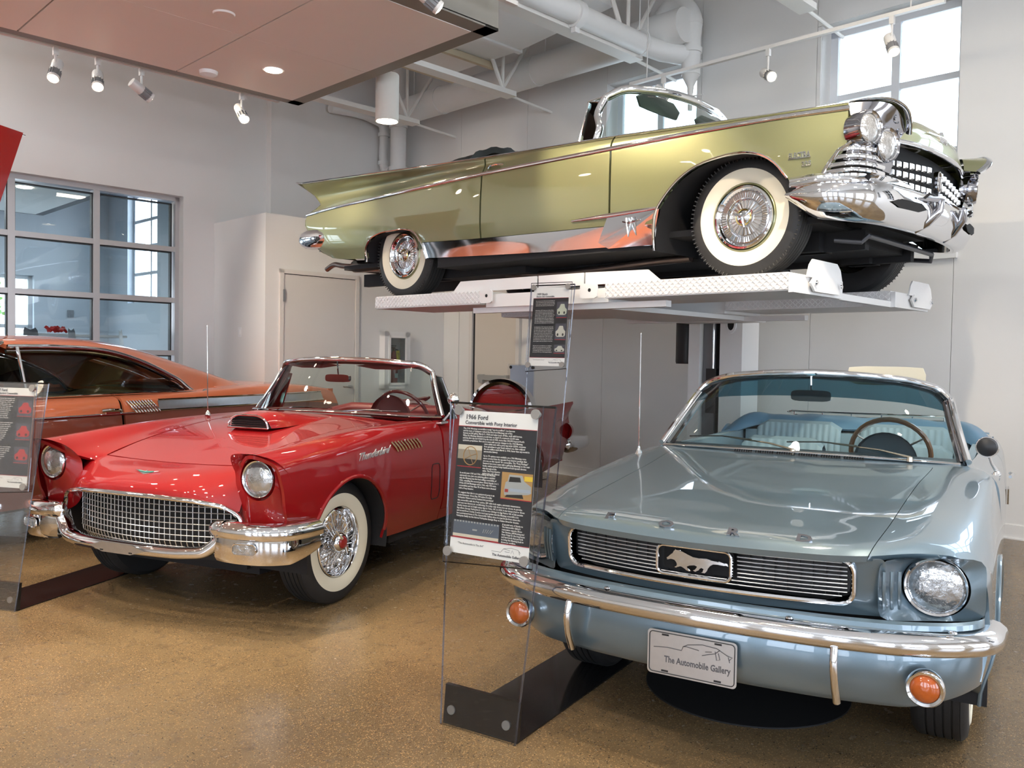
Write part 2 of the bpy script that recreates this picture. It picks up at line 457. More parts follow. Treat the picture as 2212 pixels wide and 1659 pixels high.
bb = struct(MB().bx(SR-.012, SR, -6.2, 7.55, 0, .115).out('baseboard_right', wall_m, smooth=False))
MB().bx(SR-.022, SR-.012, -6.2, 7.55, 0, .012).out('bead', white_paint, bb, smooth=False)

# left wall with the storefront opening into the next room
LO = (-1.6, 4.59, 0.0, 3.30)
struct(wall_pieces(MB(), 't', TL_, TL_+.3, -8.2, 8.1, 0, H_, [LO]).out('wall_left', wall_m, smooth=False))
struct(MB().bx(5.70, SR, TL_-.12, TL_, 3.02, H_).out('wall_left_upper', wall_m, smooth=False))
fr = MB(); t0, t1 = TL_+.12, TL_+.24; w = .05
alu = mat('storefront_frame', (0.55, 0.54, 0.55), 0.35, 0.5, noise=0.02)
fr.bx(LO[0], LO[1], t0, t1, LO[3]-w, LO[3]).bx(LO[0], LO[1], t0, t1, 0, .1)
fr.bx(LO[1]-w, LO[1], t0, t1, 0, LO[3]).bx(LO[0], LO[0]+w, t0, t1, 0, LO[3])
wl = struct(fr.out('window_6', alu, smooth=False))
muls = [4.54, 3.62, 2.74, 1.86, 0.98, 0.10, -0.78, -1.55]
trans = [0.1, 0.74, 1.385, 2.035, 2.66, 3.25]
for x in muls[1:-1]: MB().bx(x-.035, x+.035, t0+.002, t1-.002, .1, LO[3]-w).out('mullion', alu, wl, smooth=False)
for z in trans[1:-1]: MB().bx(LO[0]+w, LO[1]-w, t0+.006, t1-.006, z-.03, z+.03).out('transom', alu, wl, smooth=False)
for a, b in zip(muls[1:], muls[:-1]):
    for z0, z1 in zip(trans[:-1], trans[1:]):
        p = MB().bx(a+.03, b-.03, t0+.05, t0+.058, z0+.03, z1-.03).out('pane', clear_glass, wl, smooth=False)
        g = MB(); g.bx(a+.03, a+.045, t0+.03, t1-.03, z0+.03, z1-.03).bx(b-.045, b-.03, t0+.03, t1-.03, z0+.03, z1-.03).bx(a+.03, b-.03, t0+.03, t1-.03, z1-.045, z1-.03)
        g.out('gasket', black, p, smooth=False)

# lower block with the grey door
struct(MB().bx(4.99, SR, 9.05, TL_, 0, 3.02).out('wall_block', wall_m, smooth=False))
dr = MB(); T = 9.05
dr.bx(5.167, 5.216, T-.03, T, 0, 2.39).bx(6.228, 6.277, T-.03, T, 0, 2.39).bx(5.167, 6.277, T-.03, T, 2.34, 2.39)
dr = struct(dr.out('door_1', door_m, smooth=False))
MB().bx(5.222, 6.222, T-.012, T-.001, .01, 2.333).out('door_leaf', door_m, dr, smooth=False)
MB().bx(5.216, 6.228, T-.002, T-.0005, .0, 2.34).out('door_gap', black, dr, smooth=False)
for z in (2.08, 1.2, .3): MB().bx(5.205, 5.235, T-.036, T-.01, z-.07, z+.07).out('hinge', brushed, dr, smooth=False)
k = MB(); k.cyl((6.15, T-.012, 1.0), (6.15, T-.07, 1.0), .018); k.cyl((6.16, T-.065, 1.0), (6.03, T-.065, 1.0), .01); k.out('door_handle', brushed, dr)
# exit door in the right wall near the corner
d2 = MB(); S = SR
d2.bx(S-.03, S+.019, 8.44, 8.50, 0, 2.28).bx(S-.03, S+.019, 7.56, 7.62, 0, 2.28).bx(S-.03, S+.019, 7.56, 8.50, 2.22, 2.28)
d2 = struct(d2.out('door_2', door_m, smooth=False))
MB().bx(S-.008, S+.019, 7.63, 8.40, .01, 2.21).out('door_leaf', mat('door_paint_beige', (0.66, 0.60, 0.53), 0.5), d2, smooth=False)
MB().bx(S+.0, S+.0192, 7.61, 8.45, 0, 2.22).out('door_gap', black, d2, smooth=False)
pb = MB(); pb.bx(S-.07, S-.03, 7.74, 8.28, 1.10, 1.165); pb.bx(S-.05, S-.005, 8.20, 8.28, 1.06, 1.17); pb.bx(S-.05, S-.005, 7.74, 7.80, 1.09, 1.17)
pb.out('panic_bar', mat('panic_bar_grey', (0.42, 0.42, 0.40), 0.4, 0.4), d2, smooth=False)

# walls out of the picture, with tall windows that let the daylight in
back_holes = [(-6.6, -4.0, .5, 3.6), (-3.0, -0.4, .5, 3.6), (0.6, 3.2, .5, 3.6), (4.2, 6.8, .5, 3.6)]
struct(wall_pieces(MB(), 't', -6.3, -6.0, -8.2, 8.1, 0, H_, back_holes).out('wall_front', wall_m, smooth=False))
side_holes = [(-5.4, -3.4, .5, 4.6), (-2.6, -0.6, .5, 4.6), (0.2, 1.8, .5, 4.6)]
struct(wall_pieces(MB(), 's', -8.3, -8.0, -6.0, TL_, 0, H_, side_holes).out('wall_far_left', wall_m, smooth=False))
for i, (a, b, z0, z1) in enumerate(back_holes+side_holes):
    f = MB(); q = (lambda u0, u1, zz0, zz1: f.bx(u0, u1, -6.2, -6.13, zz0, zz1)) if i < 4 else (lambda u0, u1, zz0, zz1: f.bx(-8.2, -8.13, u0, u1, zz0, zz1))
    q(a, a+.06, z0, z1); q(b-.06, b, z0, z1); q(a, b, z0, z0+.06); q(a, b, z1-.06, z1); q((a+b)/2-.03, (a+b)/2+.03, z0, z1)
    for z in (1.3, 2.1, 2.9): q(a, b, z-.03, z+.03)
    struct(f.out('window_%d' % (7+i), frame_m, smooth=False))

# ================================================================ ADJOINING ROOM
aj = mat('next_room_wall', (0.62, 0.68, 0.74), 0.7, noise=0.02)
dark_grey = mat('dark_grey_paint', (0.09, 0.10, 0.115), 0.6, noise=0.05)
PZ = 0.55
struct(MB().bx(-6, 5.9, TL_+.3, 16.2, -.2, PZ).out('floor_next_room', mat('next_room_carpet', (0.12, 0.13, 0.15), 0.9, noise=0.2, nscale=40), smooth=False))
struct(MB().bx(-6, 5.9, TL_+.3, 16.2, 4.4, 4.6).out('ceiling_next_room', dark_grey, smooth=False))
struct(wall_pieces(MB(), 't', 15.6, 15.9, -6, 5.9, 0, 4.5, [(-4.5, -2.5, .95, 2.62), (-1.5, .7, .95, 2.62), (2.2, 4.42, .95, 2.62)]).out('wall_next_room_back', aj, smooth=False))
struct(wall_pieces(MB(), 's', 5.6, 5.9, TL_+.3, 15.9, 0, 4.5, [(13.55, 14.75, 2.2, 4.0), ]).out('wall_next_room_right', aj, smooth=False))
struct(MB().bx(-6.2, -6, TL_+.3, 16, 0, 4.5).out('wall_next_room_left', aj, smooth=False))
for i, (a, b) in enumerate(((-4.5, -2.5), (-1.5, .7), (2.2, 4.42))):
    f = MB(); f.bx(a, a+.06, 15.7, 15.76, .95, 2.62).bx(b-.06, b, 15.7, 15.76, .95, 2.62).bx(a, b, 15.7, 15.76, 2.56, 2.62).bx(a, b, 15.7, 15.76, 1.75, 1.81).bx(a, b, 15.7, 15.76, .95, 1.01)
    c = (a+b)/2; f.bx(c-.03, c+.03, 15.7, 15.76, .95, 2.62); struct(f.out('window_%d' % (14+i), frame_m, smooth=False))
f = MB(); f.bx(5.7, 5.76, 13.55, 13.61, 2.2, 4.0).bx(5.7, 5.76, 14.69, 14.75, 2.2, 4.0)
for z in (2.23, 2.68, 3.12, 3.55, 3.97): f.bx(5.7, 5.76, 13.55, 14.75, z-.025, z+.025)
f.bx(5.7, 5.76, 14.0, 14.05, 2.2, 4.0)
struct(f.out('window_17', frame_m, smooth=False))
# hanging ceiling cloud of that room
cl = MB().bx(0.2, 4.35, 11.6, 14.9, 3.52, 3.74).out('ceiling_cloud', dark_grey, smooth=False)
tag(cl, 'dark edged white ceiling cloud seen through the interior window', 'ceiling panel', rotz=ROOM_ROT)
MB().bx(0.3, 4.2, 11.75, 14.75, 3.505, 3.519).out('soffit_board', ceil_m, cl, smooth=False)
for x, y in ((3.4, 12.4), (3.0, 13.8), (1.6, 12.4), (1.5, 13.9)):
    MB().cyl((x, y, 3.495), (x, y, 3.504), .09, 20).out('downlight', bulb_m, cl)
add_light('AREA', 'next_room_light', RW(1.5, 13.1, 3.45), 90, (0.80, 0.90, 1.0), 2.6, RW(1.5, 13.1, 0))  # area light added to brighten the next room
# trees outside
leaf = mat('leaf_green', (0.12, 0.28, 0.05), 0.6, noise=0.4, nscale=3); bark = mat('bark', (0.10, 0.07, 0.05), 0.9, bump=0.4, bscale=20)
def tree(s, t, h, r, label):
    o = thing('tree', label, 'tree', RW(s, t, 0))
    tr = MB(); tr.tube([(0, 0, 0), (.05, 0, h*.4), (0, .1, h*.75)], [.12, .09, .04], 8)
    for k in range(7):
        a = k*2.4; tr.tube([(0, 0, h*(.35+.05*k)), (cos(a)*r*.6, sin(a)*r*.6, h*(.5+.06*k))], [.04, .015], 5)
    tr.out('trunk', bark, o)
    cr_ = MB(); rnd = random.Random(int(s*10))
    for k in range(2600):
        u = Vector((rnd.gauss(0, 1), rnd.gauss(0, 1), rnd.gauss(0, 1))).normalized()*r*rnd.random()**.4
        c = u+Vector((0, 0, h*.7)); d = Vector((rnd.uniform(-1, 1), rnd.uniform(-1, 1), rnd.uniform(-.5, .5)))*.11; e = d.orthogonal().normalized()*.05
        cr_.add([c, c+d*.5+e, c+d, c+d*.5-e], [(0, 1, 2, 3)])
    cr_ = cr_.out('foliage', leaf, o, smooth=False, fixn=False); cr_['kind'] = 'stuff'
tree(3.4, 19.0, 3.6, 1.5, 'green tree outside the far window left of the frame')
tree(-0.8, 20.5, 3.9, 1.6, 'green tree outside the middle window of the next room')
struct(MB().bx(-14, 14, 16.2, 30, -.3, -.2).out('trim_1', mat('outside_ground', (0.45, 0.47, 0.40), 0.9, noise=0.2, nscale=1), smooth=False))

# bar chairs, tables, pitcher
chair_m = mat('grey_plastic_shell', (0.16, 0.17, 0.19), 0.4, noise=0.03)
def bar_chair(s, t, rz, label):
    o = thing('bar_chair', label, 'chair', RW(s, t, PZ), ROOM_ROT+rz, 'bar chairs in the next room')
    if bar_chair.proto is None:
        sh = MB(); prof = [(-.2, .74, .19), (-.1, .745, .21), (.05, .735, .215), (.15, .75, .21), (.2, .82, .2), (.215, .95, .19), (.225, 1.06, .175), (.23, 1.10, .13)]
        G = [[(a, -w+2*w*j/8, z+.012*abs(j-4)**1.3*.4) for j in range(9)] for a, z, w in prof]
        sh.grid(G); bmesh.ops.solidify(sh.bm, geom=list(sh.bm.faces), thickness=.012)
        sh.out('shell', chair_m, o)
        for x in (-.17, .17):
            for y in (-.17, .17):
                MB().cyl((x*.8, y*.8, .735), (x*1.25, y*1.25, 0), .011, 8).out('leg', chrome, o)
        r = MB(); q = [(-.2, -.2, .25), (.2, -.2, .25), (.2, .2, .25), (-.2, .2, .25)]; r.tube(q, .008, 6, closed=True); r.out('foot_ring', chrome, o)
        bar_chair.proto = o
    else:
        for ch in list(bar_chair.proto.children):
            c = ch.copy(); COL.objects.link(c); c.parent = o
    return o
bar_chair.proto = None
bar_chair(3.93, 11.55, 2.6, 'grey shell bar chair, right one of the pair beyond the window mullion')
bar_chair(4.50, 11.45, 2.9, 'grey shell bar chair nearest the window edge at right')
bar_chair(3.50, 11.75, 2.4, 'grey shell bar chair overlapping the one to its right')
bar_chair(2.75, 12.1, 2.8, 'grey shell bar chair behind the orange roof, centre of the row')
bar_chair(2.1, 12.2, 3.2, 'grey shell bar chair behind the orange roof, left end')
def bar_table(s, t, label):
    o = thing('bar_table', label, 'table', RW(s, t, PZ), ROOM_ROT)
    MB().bx(-.6, .6, -.38, .38, 1.03, 1.06).out('table_top', white_paint, o, smooth=False)
    p = MB(); p.cyl((0, 0, .02), (0, 0, 1.03), .035, 12); p.cyl((0, 0, 0), (0, 0, .02), .28, 24); p.out('pedestal', chrome, o)
bar_table(4.0, 12.5, 'white bar table with a red cloth item, by the grey chairs'); bar_table(2.5, 13.0, 'white bar table carrying a glass pitcher')
pt = MB(); pt.lathe([(.045, 0), (.062, .02), (.06, .10), (.035, .17), (.05, .215)], axis='Z', seg=20); pt.tube([(.05, 0, .18), (.09, 0, .15), (.085, 0, .08), (.058, 0, .05)], .006, 6)
tag(pt.out('glass_pitcher', acrylic_edge), 'clear glass pitcher standing on the far white table', 'pitcher', loc=RW(2.75, 12.85, PZ+1.062))
nk = MB(); rnd = random.Random(2)
G = [[(-.12+.03*i, -.08+.02*j, .055+.03*sin(i*1.3+j)+.02*cos(j*2)) for j in range(9)] for i in range(9)]
nk.grid(G); bmesh.ops.solidify(nk.bm, geom=list(nk.bm.faces), thickness=.004)
tag(nk.out('red_cloth', mat('red_cloth', (0.5, 0.02, 0.02), 0.8)), 'crumpled red cloth lying on the white bar table', 'cloth', loc=RW(3.75, 12.3, PZ+1.066))
th_ = MB().box((0, 0, 0), (.09, .03, .12)).box((.01, -.018, .01), (.05, .01, .05))
tag(th_.out('thermostat', mat('grey_plastic', (0.3, 0.31, 0.33), 0.5), smooth=False), 'grey wall thermostat on the back wall of the next room', 'thermostat', loc=RW(4.98, 15.58, 2.02), rotz=ROOM_ROT)

# ================================================================ CEILING CLOUD OVER THE CARS
cl = MB(); Z = 3.70
cl.bx(-4.2, 4.245, 4.44, 7.11, Z+.012, Z+.26)
cl.bx(-4.2, 4.245, 4.44, 4.58, Z, Z+.02).bx(-4.2, 4.245, 7.0, 7.11, Z, Z+.02).bx(4.12, 4.245, 4.44, 7.11, Z, Z+.02)
edge_m = mat('cloud_edge_grey', (0.23, 0.22, 0.20), 0.5, noise=0.03)
cl = cl.out('ceiling_cloud', edge_m, smooth=False); tag(cl, 'suspended ceiling cloud of white boards with grey edge over the red car', 'ceiling panel', rotz=ROOM_ROT)
board = mat('cloud_board', (0.90, 0.87, 0.84), 0.6, noise=0.02, nscale=2)
xs = [4.12, 3.045, 1.875, .705, -.465, -1.635, -2.8, -4.0]
for a, b in zip(xs[1:], xs[:-1]):
    for y0, y1 in ((4.58, 5.86), (5.86, 7.0)):
        MB().bx(a+.006, b-.006, y0+.002, y1-.002, Z-.004, Z+.011).out('board', board, cl, smooth=False)
for x, y in ((3.57, 6.37), (1.25, 6.37), (-1.1, 6.37), (1.25, 5.1), (-1.1, 5.1)):
    MB().cyl((x, y, Z-.008), (x, y, Z-.003), .085, 24).out('lamp_trim', white_paint, cl)
    MB().cyl((x, y, Z-.012), (x, y, Z-.007), .068, 24).out('downlight', bulb_m, cl)
sm = MB().lathe([(.0, -.05), (.03, -.05), (.045, -.04), (.07, -.028), (.075, -.0)], axis='Z', seg=24)
tag(sm.out('smoke_detector', white_paint), 'round white smoke detector under the ceiling cloud', 'smoke detector', loc=RW(3.225, 6.80, Z-.005))
sm = MB().lathe([(.0, -.012), (.07, -.012), (.075, -.0)], axis='Z', seg=24)
tag(sm.out('ceiling_cover_plate', board), 'round flush cover plate in the middle of the ceiling cloud', 'cover plate', loc=RW(2.754, 5.58, Z-.0045))

# ================================================================ TRACK LIGHTS
head_m = mat('track_head_white', (0.72, 0.70, 0.68), 0.4)
fin_m = mat('track_head_fins', (0.25, 0.25, 0.26), 0.4)
WARM = (1.0, 0.83, 0.62)
def track_head(s, t, z, aim, label, power=110, spot=46, group='track light heads', stem=.16, light=True, cold=False):
    o = thing('track_light', label, 'spotlight', RW(s, t, z), 0, group)
    D = (Vector(aim)-Vector(RW(s, t, z-stem))).normalized(); M = D.to_track_quat('Z', 'Y').to_matrix()
    MB().box((0, 0, -.03), (.035, .035, .06), rz=A45).out('adapter', head_m, o, smooth=False)
    MB().tube([(0, 0, -.05), (0, 0, -stem)], [.011, .007], 8).out('stem', head_m, o)
    c = Vector((0, 0, -stem-.02))
    h = MB(); h.lathe([(.0, -.10), (.040, -.10), (.043, -.09), (.043, 0.0), (.040, .005)], axis='Z', seg=20, M=M, c=c); h.out('housing', head_m, o)
    f = MB(); f.lathe([(.036, .0), (.036, .075)], axis='Z', seg=20, M=M, c=c)
    for k in range(12):
        a = 2*pi*k/12; p = M @ Vector((.04*cos(a), .04*sin(a), .037)) + c
        R = M @ Matrix.Rotation(a, 3, 'Z'); f.box(p, (.012, .003, .074), M=R)
    f.out('cooling_fins', fin_m, o, smooth=False)
    r = MB(); r.lathe([(.036, .07), (.045, .072), (.045, .095), (.040, .095)], axis='Z', seg=20, M=M, c=c); r.out('rim', head_m, o)
    b = MB(); b.lathe([(.040, .088), (.034, .097), (.018, .103), (.0, .104)], axis='Z', seg=20, M=M, c=c); b.out('bulb', bulb_m, o)
    if light:
        P = Vector(RW(s, t, z)) + c + D*.13
        add_light('SPOT', 'spot_beam', P, power, WARM, .035, aim, spot, .6)
    return o
# track beside the cloud
tr1 = MB().bx(1.2, 4.15, 7.28, 7.32, 3.745, 3.775).out('light_track', head_m, smooth=False)
tag(tr1, 'white light track along the far edge of the ceiling cloud', 'light track', rotz=ROOM_ROT)
for x in (1.6, 3.9): MB().cyl((x, 7.3, 3.77), (x, 7.3, H_), .006, 6).out('hanger_rod', head_m, tr1)
T_c, M_c, B_c = Vector((-2.1, 6.2, .8)), Vector((1.3, 4.0, .8)), Vector((1.2, 6.6, 2.3))
track_head(2.221, 7.3, 3.745, Vector((-3.2, 4.3, 0)), 'lit track spotlight, leftmost of the four beside the cloud')
track_head(2.534, 7.3, 3.745, Vector((-2.2, 4.6, .6)), 'lit track spotlight, second from left beside the cloud')
track_head(2.882, 7.3, 3.745, Vector((-1.2, 9.6, 1.9)), 'lit track spotlight turned sideways to the right, third from left', 190, 85)
track_head(3.777, 7.3, 3.745, Vector((-.8, 6.0, .9)), 'lit track spotlight, rightmost of the four beside the cloud')
# track in front of the cloud edge
tr = MB().bx(-3.5, 4.2, 4.20, 4.24, 3.80, 3.83).out('light_track', head_m, smooth=False)
tag(tr, 'white light track on the near side of the ceiling cloud above the frame', 'light track', rotz=ROOM_ROT)
for x in (-3, 0, 3.9): MB().cyl((x, 4.22, 3.82), (x, 4.22, H_), .006, 6).out('hanger_rod', head_m, tr)
track_head(3.42, 4.22, 3.80, Vector((1.4, 6.0, 2.2)), 'lit track spotlight at the top edge, above the cloud corner', 160, 60)
for k, (x, ax, ay, pw) in enumerate(((2.3, -.6, 4.9, 150), (1.5, -1.6, 4.6, 150), (.7, -2.2, 4.2, 150), (-.2, -2.6, 4.4, 120), (-1.2, -3.4, 3.9, 120), (-2.2, -3.6, 4.8, 120))):
    track_head(x, 4.22, 3.80, Vector((ax, ay, .5)), 'white track spotlight above the frame, aimed at the red car', pw, 60)
# near track over the front of the display
tr = MB().bx(-3.5, 5.4, 1.18, 1.22, 4.0, 4.03).out('light_track', head_m, smooth=False)
tag(tr, 'white light track above the front row, over the viewer', 'light track', rotz=ROOM_ROT)
for x in (-3, 0, 3, 5.2): MB().cyl((x, 1.2, 4.02), (x, 1.2, H_), .006, 6).out('hanger_rod', head_m, tr)
for k, (x, a, pw) in enumerate(((-2.6, (-3.0, 3.0, 0), 70), (-1.4, (-1.8, 3.0, 0), 110), (-.3, (-.9, 2.8, 0), 110), (.8, (.3, 2.3, 0), 80), (1.9, (1.0, 3.1, .6), 150), (3.0, (1.4, 5.2, 2.2), 200), (3.8, (2.2, 5.0, 2.2), 160), (4.6, (1.2, 3.4, .8), 70))):
    track_head(x, 1.2, 4.0, Vector(a), 'white track spotlight above the frame over the front row', pw, 58)
# track by the right windows
tr = MB().bx(6.88, 6.92, 2.35, 5.3, 4.12, 4.15).out('light_track', head_m, smooth=False)
tag(tr, 'white light track hanging in front of the high windows', 'light track', rotz=ROOM_ROT)
for y in (2.6, 5.1): MB().cyl((6.9, y, 4.15), (6.9, y, H_), .006, 6).out('hanger_rod', head_m, tr)
track_head(6.9, 3.80, 4.12, Vector((2.6, 4.6, 2.3)), 'lit track spotlight between the two high windows', 60, stem=.20)
track_head(6.9, 2.74, 4.12, Vector((2.9, 4.4, .4)), 'lit track spotlight in front of the right high window', 60, stem=.20)
track_head(6.9, 4.90, 4.12, Vector((3.4, 7.4, 2.0)), 'white track spotlight in front of the left high window', 20, stem=.14)

# ================================================================ PENDANT, JOISTS, PIPES, DUCTS
pn = thing('pendant_cylinder', 'white cylinder pendant lamp glowing underneath, hung beside the cloud corner', 'lamp', RW(4.46, 6.03, 3.40))
MB().lathe([(.0, .44), (.03, .44), (.035, .41), (.095, .40), (.1, .39), (.1, 0), (.094, 0), (.094, .03)], axis='Z', seg=36).out('housing', mat('pendant_white', (0.66, 0.64, 0.60), 0.5), pn)
MB().cyl((0, 0, .022), (0, 0, .03), .094, 32).out('diffuser', bulb_m, pn)
MB().cyl((0, 0, .43), (0, 0, 2.6), .008, 8).out('suspension_rod', white_paint, pn)
add_light('SPOT', 'pendant_beam', RW(4.46, 6.03, 3.38), 60, WARM, .08, RW(4.46, 6.03, 0), 80, .6)
joist_m = mat('joist_white', (0.80, 0.78, 0.74), 0.5, noise=0.02)
def joist(t, label, s0=-7.9, s1=7.02):
    o = thing('roof_joist', label, 'roof joist', RW(0, t, 4.4), ROOM_ROT, 'white open-web roof joists')
    ch = MB(); ch.bx(s0, s1, -.075, -.015, 0, .05).bx(s0, s1, .015, .075, 0, .05); ch.bx(s0, s1, -.08, .08, -.008, 0); ch.out('bottom_chord', joist_m, o, smooth=False)
    MB().bx(s0, SR, -.07, .07, 1.2, 1.27).out('top_chord', joist_m, o, smooth=False)
    x = s1-.12; k = 0
    while x > s0+1:
        MB().cyl((x, 0, .02), (x-.72, 0, 1.22), .024, 8).out('diagonal_web', joist_m, o)
        MB().cyl((x-.06, 0, .02), (x+.66 if k else SR-.05, 0, 1.22), .024, 8).out('diagonal_web', joist_m, o)
        MB().cyl((x-.03, .0, .02), (x-.03, 0, 1.22), .020, 8).out('vertical_web', joist_m, o)
        x -= 1.44; k += 1
    MB().cyl((s1-.05, 0, .01), (SR+.01, 0, -.03), .016, 8).out('tie_rod', joist_m, o)
    return o
joist(8.86, 'white open-web roof joist nearest the corner pipes'); joist(7.10, 'white open-web roof joist just beyond the cloud')
joist(5.32, 'white open-web roof joist above the cloud'); joist(3.5, 'white open-web roof joist at the top right of the frame', s0=2.0)
pipe_m = mat('painted_pipe', (0.80, 0.80, 0.79), 0.4, noise=0.015)
# large straight pipe to the right wall
pp = thing('roof_drain_pipe', 'thick white pipe running under the roof to the elbow by the left high window', 'pipe', RW(0, 5.2, 4.52), ROOM_ROT)
MB().cyl((-2, 0, .0), (7.0, 0, 0), .10, 24).out('pipe_run', pipe_m, pp)
cpl = MB().cyl((5.9, 0, 0), (5.98, 0, 0), .125, 24).box((5.94, 0, .14), (.06, .05, .06)).box((5.94, 0, -.14), (.06, .05, .06)); cpl.out('coupling', pipe_m, pp)
MB().cyl((5.94, 0, .1), (5.94, 0, 1.4), .012, 8).out('hanger_rod', pipe_m, pp)
rg = MB(); rg.tube([(6.9, .13*cos(a), .13*sin(a)) for a in np.linspace(0, 2*pi, 20)[:-1]], .006, 6, closed=True); rg.cyl((6.9, 0, .13), (6.9, 0, 1.4), .006, 6); rg.out('hanger_ring', pipe_m, pp)
el = MB(); el.tube(spl([(7.42, .10, .42), (7.42, -.02, .50), (7.42, -.14, .48), (7.42, -.26, .34), (7.42, -.26, .1), (7.42, -.26, -.25)], 6), .095, 18); el.tube([(6.98, 0, 0), (7.2, -.06, -.02), (7.42, -.24, -.05)], .10, 18)
el.tube([(7.42, -.26, -.25), (7.42, -.26, -.36), (7.42, -.26, -.50)], [.09, .035, .02], 12)
for z in (.30, .02): el.cyl((7.42, -.26, z), (7.42, -.26, z-.05), .11, 18)
el.out('elbow', pipe_m, pp)
lv = MB(); lv.cyl((7.42, -.26, -.42), (7.42, -.26, -.6), .022, 10); lv.cyl((7.42, -.26, -.46), (7.42, -.42, -.47), .008, 6); lv.out('drain_valve', pipe_m, pp)
# corner pipes
cp_ = thing('riser_pipe', 'white riser pipe with a thinner branch pipe in the corner below the pendant lamp', 'pipe', RW(7.42, 9.76, 0), ROOM_ROT)
MB().cyl((0, 0, 3.03), (0, 0, 5.9), .11, 20).out('pipe_run', pipe_m, cp_)
for z in (4.62, 4.02): MB().cyl((0, 0, z-.03), (0, 0, z+.03), .13, 20).out('coupling', pipe_m, cp_)
MB().tube(spl([(-.9, .34, 4.75), (-.2, .34, 4.75), (-.03, .34, 4.70), (0, .34, 4.5), (0, .34, 4.2), (0, .30, 4.06), (0, .20, 4.0), (0, .08, 4.0)], 5), .065, 16).out('branch_pipe', pipe_m, cp_)
for p, q in (((0, .34, 4.58), (0, .34, 4.53)), ((0, .34, 4.18), (0, .34, 4.13)), ((0, .17, 4.0), (0, .14, 4.0))): MB().cyl(p, q, .082, 16).out('coupling', pipe_m, cp_)
# ducts
dc = thing('round_duct', 'long white round duct running high along the right wall', 'duct', RW(7.25, 0, 4.72), ROOM_ROT)
MB().cyl((0, 4.9, 0), (0, 9.55, 0), .17, 28).out('duct_run', pipe_m, dc)
for y in (6.9, 8.6): MB().cyl((0, y, 0), (0, y+.04, 0), .178, 28).out('seam_band', pipe_m, dc)
for y in (6.8, 9.2): MB().cyl((0, y, .1), (0, y, 1.25), .008, 6).out('hanger_rod', pipe_m, dc)
dc = thing('spiral_duct', 'big white spiral duct at the top edge right of centre', 'duct', RW(6.35, 0, 5.1), ROOM_ROT)
sd = MB().cyl((0, -4, 0), (0, 4.75, 0), .30, 36); sd.out('duct_run', pipe_m, dc)
for k in range(16): MB().cyl((0, 4.6-k*.28, 0), (0, 4.61-k*.28, 0), .304, 36).out('seam_band', pipe_m, dc)
for y in (1.5, 4.0): MB().cyl((0, y, .2), (0, y, .89), .008, 6).out('hanger_rod', pipe_m, dc)
dc = thing('rectangular_duct', 'boxy white rectangular duct with tapering end behind the cloud corner', 'duct', RW(6.1, 6.9, 4.75), ROOM_ROT)
MB().bx(-.55, .05, -.2, 1.1, 0, .55).out('duct_box', pipe_m, dc, smooth=False)
MB().bx(.06, .62, -.2, 1.1, .0, .55).out('duct_box', pipe_m, dc, smooth=False)
tp = MB(); A = [(-.55, -.2, 0), (.62, -.2, 0), (.62, -.2, .55), (-.55, -.2, .55)]; B = [(0.1, -1.5, .12), (.62, -1.5, .12), (.62, -1.5, .55), (0.1, -1.5, .55)]
tp.add(A+B, [(0, 1, 2, 3), (4, 7, 6, 5), (0, 4, 5, 1), (1, 5, 6, 2), (2, 6, 7, 3), (3, 7, 4, 0)]); tp.out('duct_taper', pipe_m, dc, smooth=False)
MB().bx(-.58, .65, -.23, -.17, -.02, .57).out('flange', pipe_m, dc, smooth=False)
MB().bx(0.03, .08, -.22, 1.1, -.015, .56).out('flange', pipe_m, dc, smooth=False)
wood = mat('support_timber', (0.55, 0.47, 0.33), 0.7, noise=0.1)
for y in (.25, .95): MB().bx(-.6, .7, y, y+.05, -.075, -.005).out('support_bar', wood, dc, smooth=False)
for x in (-.58, .68):
    for y in (.27, .97): MB().cyl((x, y, -.05), (x, y, 1.24), .006, 6).out('hanger_rod', pipe_m, dc)
pn = MB().bx(-.28, .28, -.14, .14, 0, .05).out('linear_lamp', bulb_m, smooth=False)
tag(pn, 'white linear light fitting high above the right window', 'lamp', loc=RW(5.75, 2.85, 4.42), rotz=ROOM_ROT+.0)
MB().bx(-.3, .3, -.16, .16, .02, .09).out('housing', white_paint, pn, smooth=False)
for x in (-.2, .2): MB().cyl((x, 0, .08), (x, 0, 1.58), .005, 6).out('hanger_rod', white_paint, pn)

# ================================================================ WALL ITEMS
sw = MB().box((0, 0, 0), (.006, .075, .12)).box((-.006, 0, 0), (.008, .03, .06))
tag(sw.out('light_switch', white_paint, smooth=False), 'white light switch plate on the lower block wall', 'switch', loc=RW(4.986, 9.644, 1.65), rotz=ROOM_ROT)
fc = thing('extinguisher_cabinet', 'white framed fire extinguisher cabinet on the wall right of the grey door', 'cabinet', RW(6.82, 9.05, 1.335), ROOM_ROT)
c = MB(); w, h, d = .205, .37, .12
c.bx(-w, w, -d, -.001, h-.06, h).bx(-w, w, -d, -.001, -h, -h+.06).bx(-w, -w+.075, -d, -.001, -h, h).bx(w-.075, w, -d, -.001, -h, h); c.out('case', white_paint, fc, smooth=False)
MB().bx(-w+.06, w-.06, -.012, -.002, -h+.05, h-.05).out('back_plate', mat('cabinet_inside', (0.32, 0.31, 0.30), 0.5), fc, smooth=False)
r = MB(); a, b = w-.06, h-.05
r.bx(-a, a, -d-.012, -d-.001, b-.03, b).bx(-a, a, -d-.012, -d-.001, -b, -b+.03).bx(-a, -a+.03, -d-.012, -d-.001, -b, b).bx(a-.03, a, -d-.012, -d-.001, -b, b); r.out('door_frame', white_metal, fc, smooth=False)
MB().bx(-a+.02, a-.02, -d-.006, -d-.003, -b+.02, b-.02).out('pane', clear_glass, fc, smooth=False)
